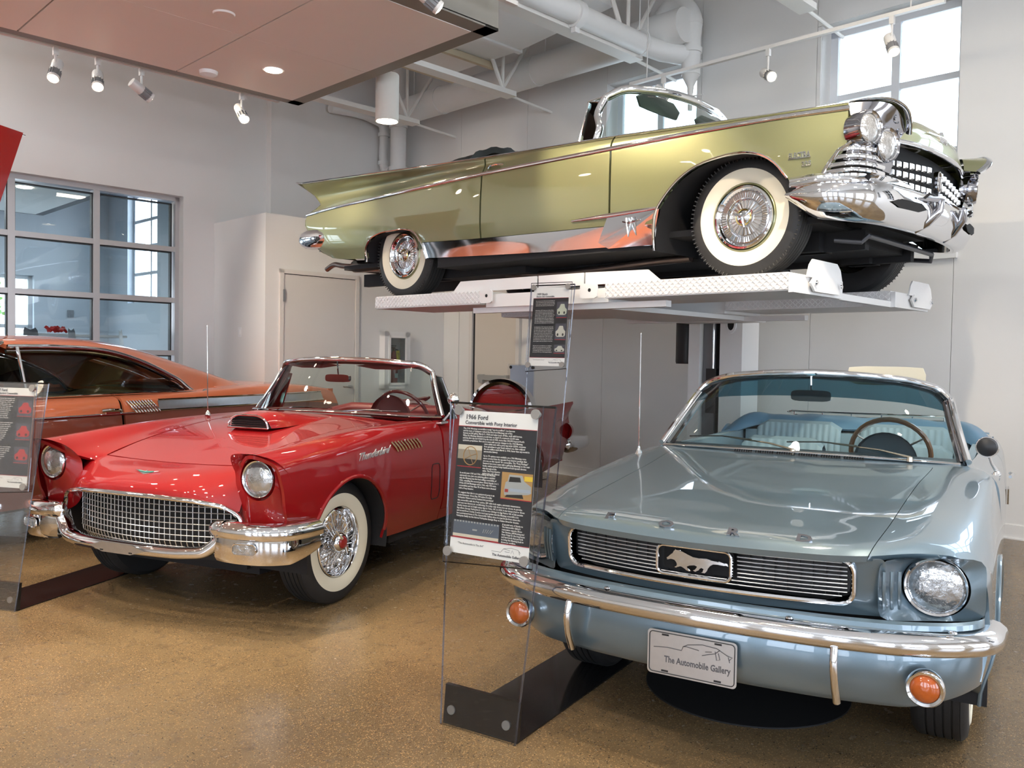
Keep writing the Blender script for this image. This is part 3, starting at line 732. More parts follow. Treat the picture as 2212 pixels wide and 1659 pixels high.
ex = thing('fire_extinguisher', 'red fire extinguisher with yellow tag inside the wall cabinet', 'extinguisher', RW(6.82, 9.05-.062, 1.335-.318), ROOM_ROT)
MB().lathe([(.0, .0), (.045, .0), (.05, .02), (.05, .36), (.035, .41), (.016, .43), (.016, .45)], axis='Z', seg=24, c=(-.015, 0, 0)).out('cylinder', mat('extinguisher_red', (0.35, 0.015, 0.02), 0.3, coat=.6), ex)
v = MB(); v.cyl((-.015, 0, .44), (-.015, 0, .49), .018, 12); v.box((-.03, 0, .505), (.09, .018, .012)); v.box((-.035, 0, .48), (.07, .016, .01)); v.tube(spl([(0, 0, .46), (.05, -.0, .45), (.062, 0, .36), (.06, 0, .2)], 5), .007, 8); v.out('valve', black, ex)
tg = MB().box((.012, -.054, .37), (.055, .004, .15), M=Matrix.Rotation(-.12, 3, 'Y')).out('tag', mat('yellow_tag', (0.80, 0.62, 0.03), 0.6), ex, smooth=False)
tl = MB(); [tl.box((.012+.006*j, -.0575, .37+.04-.018*j), (.036-.004*(j % 2), .001, .006)) for j in range(5)]; tl.out('print', ink_grey, tg, smooth=False)
MB().box((-.012, -.052, .12), (.05, .003, .06)).out('label_plate', paper_white, ex, smooth=False)
# red display panel at the left edge
rp = MB(); rp.prism([(-1.0, .16), (.02, 0), (-.42, -1.5), (-1.0, -1.5)], -.03, .03, 'Y')
o = rp.out('red_display_panel', mat('red_gloss_panel', (0.42, 0.004, 0.004), 0.15, coat=1.0), smooth=False)
tag(o, 'glossy red slanted panel hanging at the left edge above the interior window', 'panel', loc=RW(2.292, 8.5, 3.307), rotz=ROOM_ROT+.1)
MB().cyl((-.6, 0, .05), (-.6, 0, 2.69), .006, 6).out('hanger_rod', chrome, o); MB().cyl((-.0, -.0, -.01), (.05, 0, -.012), .005, 6).out('pin', chrome, o)

# unseen dome lamps added under the roof to raise the room light
for i, (a, b) in enumerate(((5.0, -3.4), (2.2, 2.6), (-1.5, 2.6), (-5, 2.6), (-1.5, -2), (3, -2), (-3.2, 8.6), (.6, 8.6), (5.2, -.8))):
    o = MB().lathe([(.03, .22), (.06, .20), (.10, .12), (.20, .02), (.21, 0), (.19, .005)], axis='Z', seg=28).out('added_dome_lamp', white_paint)
    tag(o, 'added white dome lamp above the frame that brightens the room', 'lamp', 'added dome lamps', loc=RW(a, b, 5.3))
    MB().lathe([(.0, .012), (.19, .012)], axis='Z', seg=28).out('diffuser', mat('lit_diffuser', (1, 1, 1), .5, emit=(1, .95, .88), estr=9), o, smooth=False)
    MB().cyl((0, 0, .21), (0, 0, .70), .008, 6).out('hanger_rod', white_paint, o)
    add_light('AREA', 'added_dome_light', RW(a, b, 5.29), 85 if b > 8 else 42, (1, .95, .88), .36, RW(a, b, 0))
# ================================================================ CAR HELPERS
def car(name, label, x, y, deg, z=0.0):
    return thing(name, label, 'car', (x, y, z), radians(deg))
def mirror_pts(p): return [(a, -b, c) for a, b, c in p]
def ysurf(S, v0, v1, u0=0, u1=None):
    if u1 is None: u1 = len(S.P)-1
    G = S.ev(list(np.linspace(u0, u1, 160)), list(np.linspace(v0, v1, 80))).reshape(-1, 3)
    def f(x, z):
        d = (G[:, 0]-x)**2+(G[:, 2]-z)**2; return float(G[d.argmin(), 1])
    return f
def arc_poly(cx, cz, r, a0=-12, a1=192, n=28, zb=None):
    p = [(cx+r*cos(radians(a)), cz+r*sin(radians(a))) for a in np.linspace(a0, a1, n)]
    zb = cz-r-.4 if zb is None else zb
    return p+[(p[-1][0], zb), (p[0][0], zb)]
def wheelhouse(parent, poly, y0, y1, name='wheel_housing', m=None):
    for sd in (1, -1):
        mb = MB(); n = len(poly)-2
        G = [[(poly[i][0], sd*y, poly[i][1]) for y in (y0, y1)] for i in range(n)]
        mb.grid(G); c = [(x, sd*y0, z) for x, z in poly[:n]]
        mb.add(c, [tuple(range(n))]); mb.out(name, m or underbody, parent)
def arch_trim(parent, poly, yf, r=.008, name='arch_trim', m=None, off=.004, fl=(1, 1), zf=-9):
    n = len(poly)-2
    for sd in (1, -1):
        mb = MB(); mb.tube([(x, sd*(yf(x, z)+off), z) for x, z in poly[:n] if z > (zf if x > 0 else .32)], r, 8, flat=fl); mb.out(name, m or chrome, parent)
def tyre(parent, x, y, sd, R, w, ww=None, rim=.19, label=None, ribs=0, z=None):
    z = R if z is None else z
    h = w/2; c = (x, y, z); mb = MB()
    prof = [(rim, -h*.8), (R*.8, -h*1.02), (R*.93, -h*.95), (R*.985, -h*.78)]
    for k in range(5):
        a = -h*.66+k*h*.29
        prof += [(R, a), (R, a+h*.22), (R-.007, a+h*.23), (R-.007, a+h*.28)]
    prof += [(R*.995, h*.74), (R*.975, h*.84), (R*.93, h*.95), (R*.8, h*1.0), (rim+.01, h*.82), (rim, h*.7)]
    mb.lathe(prof, c=c, axis='Y', seg=72, sgn=sd)
    if ribs:
        for k in range(ribs):
            a = 2*pi*k/ribs; rr = R*.955
            p = Vector((x+rr*cos(a), y+sd*h*.885, z+rr*sin(a)))
            M = Matrix.Rotation(-a, 3, 'Y') @ Matrix.Rotation(0.35*sd, 3, 'Z'); mb.box(p, (.034, .006, .007), M=M)
    o = mb.out('wheel', rubber, parent, ang=30)
    if label: o['label'] = label
    if ww:
        a, b = ww; q = MB().lathe([(a, h*.80), (a+.004, h*.88), ((a+b)/2, h*1.035), (b-.004, h*.995), (b, h*.93)], c=c, axis='Y', seg=72, sgn=sd)
        q.out('whitewall', whitewall_m, o)
    return o, c, h
def rear_view_mirror(parent, c, w=.22, h=.055, stem=.12, m=None):
    x, y, z = c; mb = MB(); mb.prism(ring2(y, z, w/2, h/2, 20, .45), x-.012, x+.018, 'X'); mb.tube([(x, y, z+h*.3), (x+.015, y, z+stem)], .006, 6)
    return mb.out('rear_view_mirror', m or chrome, parent)
def steering_wheel(parent, c, R=.2, tilt=55, m=None, m2=None):
    M = Matrix.Rotation(radians(-tilt), 3, 'Y'); mb = MB()
    P = [Vector(c)+M @ Vector((R*cos(a), R*sin(a), 0)) for a in np.linspace(0, 2*pi, 33)[:-1]]
    mb.tube(P, .013, 8, closed=True)
    o = mb.out('steering_wheel', m or black, parent)
    s = MB()
    for a in (0, 2.1, -2.1): s.tube([Vector(c)+M @ Vector((.03*cos(a+pi), .03*sin(a+pi), -.02)), Vector(c)+M @ Vector((R*cos(a+pi), R*sin(a+pi), 0))], [.014, .009], 8, flat=(1.6, .5))
    s.lathe([(.0, .02), (.03, .015), (.04, -.02)], axis='Z', seg=20, M=M, c=c)
    s.tube([Vector(c), Vector(c)+M @ Vector((0, 0, -.35))], .02, 10)
    s.out('wheel_hub', m2 or chrome, o); return o
def windscreen(parent, base, top, nb=24, nr=8, bulge=.02, tint=None, frame=.018, name='windscreen'):
    """base/top: half curves from centre (y=0) to corner; glass lofted between"""
    B = spl(base, 8); T = spl(top, 8); n = min(len(B), len(T))
    G = []
    for i in range(n):
        b = Vector(B[int(i*(len(B)-1)/(n-1))]); t = Vector(T[int(i*(len(T)-1)/(n-1))])
        G.append([tuple(b.lerp(t, k/nr)+Vector((bulge*sin(pi*k/nr), 0, 0))) for k in range(nr+1)])
    G = [[(x, -y, z) for x, y, z in r] for r in G[::-1]]+G[1:]
    mb = MB(); mb.grid(G); g = mb.out(name, tint or wind_glass, parent, fixn=True)
    return g, B, T
def headlamp(parent, c, r, dir_=(1, 0, 0), ring=.012, name='headlamp', ringm=None, depth=.02):
    D = Vector(dir_).normalized(); M = D.to_track_quat('Z', 'Y').to_matrix()
    mb = MB(); mb.lathe([(r, 0), (r*.9, depth*.45), (r*.6, depth*.8), (r*.3, depth*.97), (0, depth)], axis='Z', seg=40, M=M, c=c)
    o = mb.out(name, lens_m, parent)
    q = MB(); q.lathe([(r-.004, -.02), (r-.002, .012), (r+ring*.4, .016), (r+ring, .004), (r+ring, -.03)], axis='Z', seg=40, M=M, c=c); q.out('headlamp_ring', ringm or chrome, o)
    return o
def pleated_back(parent, x, y0, y1, z0, z1, lean, m, n=14, name='seat_back', thick=.12, round_=.04):
    mb = MB(); G = []
    for j in range(n*4+1):
        v = j/(n*4); y = y0+(y1-y0)*v; pl = .008*abs(sin(pi*v*n)); row = []
        ed = min(1, min(v, 1-v)*8)
        for k in range(9):
            s = k/8; z = z0+(z1-round_*(1-ed)-z0)*s
            row.append((x-lean*s+pl*(1 if .12 < s < .9 else .2), y, z))
        row += [(x-lean-thick*.5, y, z1+.015-round_*(1-ed)), (x-lean-thick, y, z1-.02-round_*(1-ed)), (x-lean-thick*.9, y, z0)]
        G.append(row)
    mb.grid(G); return mb.out(name, m, parent)
def ringloft(outer, inner, steps=4, curve=None):
    """faces between two closed curves with equal counts"""
    mb = MB(); n = len(outer); R = []
    for k in range(steps+1):
        s = k/steps; e = s if curve is None else curve(s)
        R.append([mb.bm.verts.new(Vector(a).lerp(Vector(b), s)+Vector((e if curve else 0, 0, 0))) for a, b in zip(outer, inner)])
    for A, B in zip(R[:-1], R[1:]):
        for i in range(n): mb.bm.faces.new((A[i], A[(i+1) % n], B[(i+1) % n], B[i]))
    return mb
def polar_box(cy, cz, y0, y1, z0, z1, n, r=.03, rot=0, p=7):
    """rounded-rectangle points by angle, start at +y"""
    out = []
    for i in range(n):
        a = 2*pi*i/n+rot; c, s = cos(a), sin(a)
        ty = ((y1-cy) if c > 0 else (cy-y0)); tz = ((z1-cz) if s > 0 else (cz-z0))
        k = (abs(c/ty)**p+abs(s/tz)**p)**(-1/p); out.append((cy+k*c, cz+k*s))
    return out
def rrect(y0, y1, z0, z1, r, nc=6, nh=20, nv=4):
    """rounded rectangle with a fixed point layout, counter-clockwise from the lower right corner"""
    out = []; C = ((y1-r, z0+r, -90), (y1-r, z1-r, 0), (y0+r, z1-r, 90), (y0+r, z0+r, 180))
    for i, (cy, cz_, a0) in enumerate(C):
        out += [(cy+r*cos(radians(a0+90*k/nc)), cz_+r*sin(radians(a0+90*k/nc))) for k in range(nc+1)]
        ny_, nz_, na = C[(i+1) % 4]; p = out[-1]; q = (ny_+r*cos(radians(na)), nz_+r*sin(radians(na))); n = nv if i % 2 == 0 else nh
        out += [(p[0]+(q[0]-p[0])*k/n, p[1]+(q[1]-p[1])*k/n) for k in range(1, n)]
    return out
def cast_line_drawing(mb, f, w, th=.0009, k=1.0):
    """the gallery's sketched car mark, f maps (x right, y up)"""
    L = [[(0, .02), (.18, .035), (.36, .03), (.38, .07), (.44, .095), (.62, .12), (.80, .11), (.93, .06), (.99, .05), (.95, .02)],
         [(.38, .07), (.42, .075), (.58, .06)], [(.62, .02), (.72, .045), (.78, .06), (.84, .10)], [(.78, .08), (.80, .0), (.84, .01), (.82, .07)], [(.94, .05), (.96, .0)], [(.66, .06), (.74, .07)]]
    for l in L: mb.tube([f(a*w, b*w*1.3*k, .0006) for a, b in l], th, 4)
    return mb
# ================================================================ BLUE CONVERTIBLE (front right)
M = car('blue_convertible', 'silver-blue 1966 convertible with running horse grille parked at front right', 1.0593, 3.5827, -120.22)
FR = [
 [(.93, 0, .795), (.915, .25, .798), (.845, .53, .803), (.70, .665, .800), (.63, .765, .785), (.60, .835, .72), (.58, .852, .60), (.58, .852, .50), (.60, .835, .40)],
 [(.88, 0, .812), (.865, .25, .815), (.80, .535, .817), (.66, .675, .812), (.585, .775, .792), (.55, .842, .72), (.53, .857, .60), (.53, .855, .48), (.54, .835, .37)],
 [(.55, 0, .845), (.55, .25, .848), (.53, .55, .845), (.47, .695, .842), (.43, .80, .805), (.42, .852, .71), (.42, .864, .60), (.42, .862, .45), (.42, .825, .30)],
 [(.2, 0, .874), (.2, .25, .876), (.2, .56, .872), (.2, .705, .872), (.2, .812, .832), (.2, .86, .72), (.2, .87, .60), (.2, .866, .42), (.2, .82, .24)],
 [(-.2, 0, .903), (-.2, .25, .905), (-.2, .575, .903), (-.2, .712, .901), (-.2, .822, .862), (-.2, .864, .73), (-.2, .874, .61), (-.2, .868, .42), (-.2, .82, .23)],
 [(-.585, 0, .932), (-.585, .25, .933), (-.585, .60, .932), (-.585, .72, .927), (-.585, .828, .885), (-.585, .866, .73), (-.585, .876, .61), (-.585, .87, .42), (-.585, .82, .22)],
 [(-.72, 0, .945), (-.72, .25, .945), (-.72, .60, .94), (-.72, .725, .933), (-.72, .83, .89), (-.72, .867, .73), (-.72, .877, .61), (-.72, .87, .42), (-.72, .82, .22)]]
MF = Surf(FR)
m_arch = arc_poly(0, .315, .365); m_arch2 = arc_poly(-2.743, .315, .36)
hd = panel(MF, 0, 5, 0, 2-.006, (14, 14), 'hood', blue_paint, M, side=0, lipd=.022)[0]
panel(MF, 5.02, 6, 0, 3, (8, 12), 'cowl', blue_paint, M, side=0, lipd=.02)
panel(MF, 0, 5.98, 2+.006, 8, (14, 8), 'fender', blue_paint, M, side=2, lipd=.02, arch=[m_arch])
SD = [[(x, *p) for p in row] for x, row in (
 (-.72, [(.725, .933), (.83, .89), (.867, .73), (.877, .61), (.87, .42), (.82, .22)]),
 (-1.3, [(.745, .925), (.835, .885), (.872, .73), (.88, .61), (.872, .42), (.82, .21)]),
 (-1.9, [(.75, .925), (.838, .885), (.875, .74), (.885, .62), (.875, .42), (.82, .21)]),
 (-2.3, [(.75, .935), (.838, .90), (.878, .76), (.885, .64), (.878, .45), (.83, .24)]),
 (-2.75, [(.74, .935), (.825, .90), (.87, .77), (.88, .65), (.875, .45), (.83, .28)]),
 (-3.25, [(.71, .925), (.79, .89), (.85, .77), (.862, .65), (.855, .46), (.80, .32)]),
 (-3.70, [(.67, .90), (.74, .87), (.81, .76), (.825, .64), (.82, .50), (.77, .40)]))]
MS = Surf(SD)
panel(MS, .02, 1.98, 0, 4.6, (10, 6), 'door', blue_paint, M, side=2, lipd=.025)
panel(MS, .0, 2.0, 4.62, 5, (8, 3), 'rocker_panel', blue_paint, M, side=2, lipd=.02)
panel(MS, 2.0, 6, 0, 5, (12, 6), 'rear_quarter', blue_paint, M, side=2, lipd=.02, arch=[m_arch2])
DK = Surf([[(-2.5, 0, .95), (-2.5, .4, .948), (-2.5, .745, .935)], [(-2.9, 0, .955), (-2.9, .4, .95), (-2.9, .735, .932)], [(-3.35, 0, .94), (-3.35, .4, .935), (-3.35, .70, .92)], [(-3.70, 0, .90), (-3.70, .4, .898), (-3.70, .67, .895)]])
panel(DK, 0, 3, 0, 2, (6, 8), 'trunk_lid', blue_paint, M, side=0, lipd=.02)
MB().bx(-3.72, -3.66, -.76, .76, .42, .89).out('tail_panel', blue_paint, M, smooth=False)
wheelhouse(M, m_arch, .50, .85); wheelhouse(M, m_arch2, .50, .85)
ub = MB(); ub.bx(-3.6, .40, -.50, .50, .20, .50).bx(-2.3, -.45, -.80, .80, .20, .30).bx(-.45, .55, -.5, .5, .25, .70); ub.out('underbody', underbody, M, smooth=False)
for x, sd in ((0.0, 1), (0.0, -1), (-2.743, 1), (-2.743, -1)):
    o, c, h = tyre(M, x+.03, sd*.70, sd, .318, .19, (.235, .262), .19)
    q = MB(); q.lathe([(.19, .06), (.185, .085), (.15, .06), (.13, .03), (.08, .04), (.055, .075), (.05, .095), (.0, .10)], c=c, axis='Y', seg=40, sgn=sd)
    for k in range(14):
        a = 2*pi*k/14; p = Vector(c)+Vector((.115*cos(a), sd*.045, .115*sin(a))); q.box(p, (.08, .012, .018), M=Matrix.Rotation(-a, 3, 'Y'))
    q.out('wheel_cover', chrome, o)
# nose around the grille
N = 64; cz = .715
go = rrect(-.575, .575, .600, .797, .02); gi = rrect(-.488, .488, .640, .784, .042)
xo = lambda y, z: .925-.085*(abs(y)/.53)**2 - (.797-z)*.38
xi = lambda y, z: .895-.075*(abs(y)/.53)**2 - (.797-z)*.12
ringloft([(xo(y, z), y, z) for y, z in go], [(xi(y, z)-.005, y, z) for y, z in gi], 4).out('nose_panel', blue_paint, M)
bar_m = mat('grille_bar_metal', (0.80, 0.80, 0.80), 0.28, 0.75)
fr = MB(); fr.tube([(xi(y, z)+.004, y, z) for y, z in rrect(-.488, .488, .640, .782, .042)], .0075, 8, closed=True)
gr = fr.out('grille', chrome, M)
MB().prism(polar_box(0, cz, -.49, .49, .63, .79, N), .76, .77, 'X').out('radiator_void', void_m, gr, smooth=False)
MB().prism(polar_box(0, cz, -.475, .475, .650, .772, N), .775, .78, 'X').out('mesh_backing', black, gr, smooth=False)
for k in range(9):
    z = .658+k*.0135
    L = .465 if 0 < k < 8 else .45
    for seg in (((-L, -.135), (.135, L)) if 2 <= k <= 8 else ((-L, L),)):
        b = MB(); n = 14; pts = [(xi(y, z)-.022, y, z) for y in np.linspace(seg[0], seg[1], n)]; b.tube(pts, .0021, 6); b.out('grille_bar', bar_m, gr)
for y in np.linspace(-.44, .44, 23): MB().bx(.79, .80, y-.001, y+.001, .652, .77).out('grille_upright', black, gr, smooth=False)
fc_ = MB(); fc_.tube([(.895, y, z) for y, z in rrect(-.125, .125, .674, .770, .022, 5, 8, 3)], .006, 8, closed=True)
cor = fc_.out('horse_frame', chrome, gr)
MB().prism(rrect(-.12, .12, .679, .765, .02, 5, 8, 3), .84, .845, 'X').out('badge_backing', void_m, cor, smooth=False)
horse = [(-.085, .006), (-.098, -.004), (-.096, -.013), (-.086, -.008), (-.078, -.004), (-.070, -.012), (-.060, -.018), (-.058, -.030), (-.070, -.040), (-.062, -.042), (-.050, -.030), (-.044, -.034), (-.030, -.046), (-.018, -.050), (-.012, -.046), (-.024, -.040), (-.030, -.030), (-.018, -.022), (0, -.018), (.012, -.024), (.006, -.036), (-.006, -.044), (.002, -.048), (.016, -.038), (.022, -.024), (.034, -.030), (.030, -.042), (.022, -.048), (.034, -.049), (.042, -.038), (.044, -.024), (.052, -.012), (.062, -.004), (.078, -.008), (.098, -.004), (.112, -.008), (.108, .002), (.094, .004), (.080, .008), (.066, .004), (.054, .008), (.040, .012), (.016, .010), (-.006, .012), (-.026, .018), (-.040, .028), (-.052, .034), (-.060, .030), (-.068, .036), (-.070, .028), (-.078, .020)]
hs = MB(); hs.prism([(a, .727+b*.8) for a, b in horse], .868, .884, 'X'); bmesh.ops.bevel(hs.bm, geom=[e for e in hs.bm.edges if all(v.co.x > .88 for v in e.verts)], offset=.0022, segments=2, affect='EDGES')
hs.out('running_horse_badge', chrome, cor, ang=50)
# lamp pods
for sd in (1, -1):
    po = polar_box(.703, .692, .557, .842, .592, .795, 48); pi_ = [(.703+.098*cos(2*pi*i/48), .692+.094*sin(2*pi*i/48)) for i in range(48)]
    xp = lambda y, z: .835-.19*max(0, (y-.557)/.285)**.8-(z < .70)*(0.70-z)*.35
    ringloft([(xp(y, z), sd*y, z) for y, z in po], [(.655, sd*y, z) for y, z in pi_], 5).out('headlamp_surround', blue_paint, M)
    hl = headlamp(M, (.648, sd*.703, .692), .086, (1, sd*.05, 0), .010)
    bk = MB(); bk.lathe([(.10, 0), (.097, -.05), (.02, -.06)], axis='X', seg=32, c=(.65, sd*.703, .692)); bk.out('lamp_bucket', void_m, M)
    for k in range(3):
        y = .572+k*.02; g = MB(); g.tube([(xp(y, z)+.004-.002*abs(z-.69)*20*.0, sd*y, z) for z in np.linspace(.635, .755, 6)], .0055, 6); g.out('gill', blue_paint, M)
    sl = MB().cyl((.80, sd*.694, .425), (.845, sd*.694, .425), .052, 32); sg = MB(); sg.lathe([(.053, -.03), (.055, .0), (.050, .008), (.042, .004)], axis='X', seg=32, c=(.835, sd*.694, .425)); sgo = sg.out('signal_lamp', chrome, M)
    a_ = MB(); a_.lathe([(.042, 0), (.036, .008), (.02, .014), (.0, .016)], axis='X', seg=32, c=(.835, sd*.694, .425)); a_.out('amber_lens', amber, sgo)
# stone apron and bumper
def bpath(off=0.0, z=.548, n=8, end=.50):
    h = spl([(.925+off, 0, z), (.915+off, .25, z), (.885+off, .48, z-.001), (.83+off, .66, z-.003), (.75+off, .785, z-.006), (.66+off*.6, .858+off*.5, z-.010), (end, .882+off, z-.012)], n)
    return [(x, -y, zz) for x, y, zz in h[::-1]]+h[1:]
ap = MB(); P = bpath(-.045, .60); 
ap.grid([[(x, y, .607), (x+.015, y, .600), (x+.02, y, .585), (x-.005, y, .578), (x-.06, y, .577)] for x, y, z in P if abs(y) < .84]); ap.out('stone_shield', blue_paint, M)
dkv = MB(); dkv.bx(.55, .72, -.58, .58, .36, .62); dkv.out('radiator_gap', void_m, M, smooth=False)
bp_ = MB(); prof = [(-.055, .036), (-.03, .041), (.0, .034), (.018, .020), (.0235, .004), (.021, -.014), (.010, -.028), (-.012, -.036), (-.030, -.036), (-.030, -.028), (-.005, -.022), (-.01, .02), (-.05, .03)]
sweep(bp_, bpath(), prof); bu = bp_.out('front_bumper', chrome, M, ang=50)
for y in (-.31, -.76, .31, .76):
    xx = [p for p in bpath() if abs(p[1]-y) < .05][0]; MB().lathe([(.013, 0), (.011, .005), (0, .007)], axis='Z', seg=16, c=(xx[0]-.022, y, .588)).out('bumper_bolt', chrome, bu)
va = MB(); P = bpath(-.055, .50, 8, .46); P = [p for p in P]
def vrow(x, y):
    k = max(0, (abs(y)-.62)/.25); zb = .325+.075*k**1.5
    return [(x, y, .515), (x+.012, y, .495), (x+.004, y, (.50+zb)/2), (x-.02, y, zb+.02), (x-.045, y, zb), (x-.09, y, zb+.004)]
va.grid([vrow(x, y) for x, y, z in P]); va.out('valence_panel', blue_paint, M)
for sd in (1, -1):
    g = MB(); g.tube(spl([(.905, sd*.448, .525), (.918, sd*.449, .48), (.905, sd*.451, .42), (.865, sd*.453, .345)], 5), .0125, 10); g.out('bumper_guard', chrome, M)
# licence plate
pl = MB(); pl.prism(rrect(-.1524, .1524, .330, .480, .014, 5, 4, 3), .896, .899, 'X'); pl = pl.out('licence_plate', brushed, M, smooth=False)
e = MB(); e.tube([(.9, y, z) for y, z in rrect(-.145, .145, .337, .473, .012, 5, 4, 3)], .0016, 6, closed=True); e.out('plate_border', black, pl)
pf = lambda x, y, z: (.8995+z, x, y+.013)
tx = MB(); text_bm(tx, 'The Automobile Gallery', .030, lambda x, y, z: pf(x+.02, y+.362, z), width=.225, bold=.0006); cast_line_drawing(tx, lambda x, y, z: pf(x-.13, y+.400, z), .27, .0012); tx.out('plate_lettering', ink_grey, pl, smooth=False)
sm_ = MB(); text_bm(sm_, 'BY RED KETTLE', .012, lambda x, y, z: pf(x+.09, y+.347, z), width=.075) if False else None
sl = MB()
for y, z in ((-.09, .466), (.09, .466), (-.09, .344), (.09, .344)): sl.box((.8998, y, z), (.001, .024, .006))
sl.out('plate_slots', black, pl, smooth=False)
# FORD on the hood lip
for ch, y in zip('FORD', (-.335, -.115, .115, .335)):
    x0 = .862-.07*(y/.53)**2
    def ff(a, b, c, y=y, x0=x0):
        X = x0-b*.78; return (X+c*.5, y+a*1.35, .8195+b*.50+c)
    t = MB(); text_bm(t, ch, .050, ff, extr=.003, bold=.0018); t.out('hood_letter', dark_chrome, hd, smooth=False)
# cowl vent louvres
for g_ in range(6):
    lv = MB()
    for k in range(8):
        y = -.30+g_*.104+k*.0115; lv.box((-.648, y, .9425), (.040, .005, .004), rz=.25)
    lv.out('cowl_louvres', void_m, M, smooth=False)['kind'] = 'stuff'
# windscreen
base = [(-.665, 0, .950), (-.675, .3, .948), (-.70, .55, .944), (-.735, .70, .938)]
top = [(-1.02, 0, 1.325), (-1.03, .3, 1.312), (-1.06, .48, 1.288), (-1.09, .585, 1.255)]
g, Bc, Tc = windscreen(M, base, top, tint=glass_mat('tinted_glass', (0.74, 0.86, 0.85)))
# shade band
sb = MB(); gb = []
for i in range(0, 25):
    b = Vector(Bc[i]); t = Vector(Tc[i]); gb.append([tuple(b.lerp(t, s)+Vector((.004+.02*sin(pi*s), 0, .0))) for s in (.72, .80, .9, .99)])
gb = [[(x, -y, z) for x, y, z in r] for r in gb[::-1]]+gb[1:]
sb.grid(gb); sb.out('shade_band', glass_mat('shade_band', (0.10, 0.25, 0.33)), g)
hdr = [(-1.03, 0, 1.335), (-1.04, .3, 1.322), (-1.07, .49, 1.297), (-1.10, .585, 1.262), (-1.09, .632, 1.215)]
pil = spl(hdr, 6)+spl([(-1.09, .632, 1.215), (-.93, .675, 1.09), (-.77, .728, .945)], 5)[1:]
full = [(x, -y, z) for x, y, z in pil[::-1]]+pil[1:]
f_ = MB(); f_.tube(full, .019, 10, flat=(1, 1.1)); f_.out('windscreen_frame', chrome, M)
f_ = MB(); f_.tube([(x-.03, y*.97, z-.012) for x, y, z in full], .022, 8); f_.out('inner_frame', dark_chrome, M)
f_ = MB(); bb_ = [(x+.012, y, z+.002) for x, y, z in Bc]; f_.tube([(x, -y, z) for x, y, z in bb_[::-1]]+bb_[1:], .012, 8, flat=(1.6, .7)); f_.out('windscreen_moulding', chrome, M)
cream = mat('cream_vinyl', (0.78, 0.70, 0.52), 0.55)
v = MB(); v.prism([(y, z) for y, z in polar_box(.33, 1.335, .15, .52, 1.28, 1.375, 32)], -1.12, -1.105, 'X'); v.out('sun_visor', cream, M)
rear_view_mirror(M, (-.97, 0, 1.218), .20, .058, .10)
ivm = mat('blue_vinyl', (0.22, 0.31, 0.37), 0.42, noise=0.08, nscale=20); ivd = mat('dark_blue_vinyl', (0.035, 0.06, 0.085), 0.4)
da = MB(); da.grid([[(-.76+.0, y, .935), (-.90, y, .945), (-.985, y, .925), (-1.0, y, .86), (-.97, y, .70)] for y in np.linspace(-.72, .72, 13)]); da.out('dashboard', ivd, M)
hp = MB(); hp.lathe([(.15, 0), (.14, .035), (.0, .05)], axis='X', seg=30, c=(-.96, .36, .90), sgn=-1); hp.out('instrument_pod', ivd, M)
tub = MB(); tub.bx(-2.5, -.8, -.74, .74, .28, .31).bx(-2.5, -.8, .70, .74, .3, .92).bx(-2.5, -.8, -.74, -.70, .3, .92).bx(-2.52, -2.46, -.74, .74, .3, .93); tub.out('cabin_tub', ivm, M, smooth=False)
steering_wheel(M, (-1.17, .36, .93), .19, 68, mat('wood_rim', (0.22, 0.09, 0.035), 0.3, coat=.6), chrome)
for sd in (1, -1):
    pleated_back(M, -1.80, sd*.36-.25, sd*.36+.25, .50, .90, .12, ivm, 10, 'front_seat')
    pleated_back(M, -2.15, sd*.33-.27, sd*.33+.27, .50, .985, .12, ivm, 14, 'rear_seat_back')
MB().bx(-2.45, -2.27, -.68, .68, .5, .93).out('rear_bulkhead', ivm, M, smooth=False)
# folded top boot, crumpled vinyl
def boot(x0, x1, w, z0, amp, seed):
    rnd = random.Random(seed); G = []; nx, ny = 22, 60
    for i in range(nx+1):
        u = i/nx; row = []
        for j in range(ny+1):
            vv = -1+2*j/ny; y = vv*w
            wr = .5*sin(vv*9+u*3+seed)+.3*sin(vv*23+u*8)+.3*sin(u*17+vv*5)
            edge = max(0, (abs(vv)-.72)/.28)
            x = x0+(x1-x0)*u + .32*edge**1.2*(1-u*.6)
            z = z0+amp*sin(pi*min(1, u*1.15))**.7*(1+.5*edge*(1-edge)*2)-.09*edge**2 + .010*wr
            row.append((x, y, z))
        G.append(row)
    mb = MB(); mb.grid(G); mb.lip(.02); return mb
boot(-2.34, -2.75, .79, .945, .085, 3).out('convertible_top_boot', mat('blue_boot_vinyl', (0.10, 0.20, 0.31), 0.35, noise=.1, nscale=6), M)
# luggage rack
rk = MB()
for z, x in ((1.03, -2.95), ): rk.tube([(x, y, z) for y in np.linspace(-.52, .52, 12)], .007, 8)
rk.tube([(-2.95, y, 1.0) for y in np.linspace(-.5, .5, 12)], .004, 6); rk.tube([(-2.95, .52, 1.03), (-3.0, .56, 1.02), (-3.4, .56, .98)], .007, 8); rk.tube([(-2.95, -.52, 1.03), (-3.0, -.56, 1.02), (-3.4, -.56, .98)], .007, 8)
for y in np.linspace(-.5, .5, 6): rk.cyl((-2.95, y, .95), (-2.95, y, 1.03), .005, 8)
rk.out('luggage_rack', chrome, M)
an = MB(); an.lathe([(.022, 0), (.018, .012), (.008, .03), (.006, .045)], axis='Z', seg=20, c=(-.45, -.735, .905)); an.tube([(-.45, -.735, .94), (-.45, -.736, 1.22), (-.45, -.737, 1.52)], [.0035, .003, .0018], 8); an.lathe([(0, .006), (.004, .003), (.004, -.003), (0, -.006)], axis='Z', seg=8, c=(-.45, -.737, 1.52)); an.out('aerial', chrome, M)
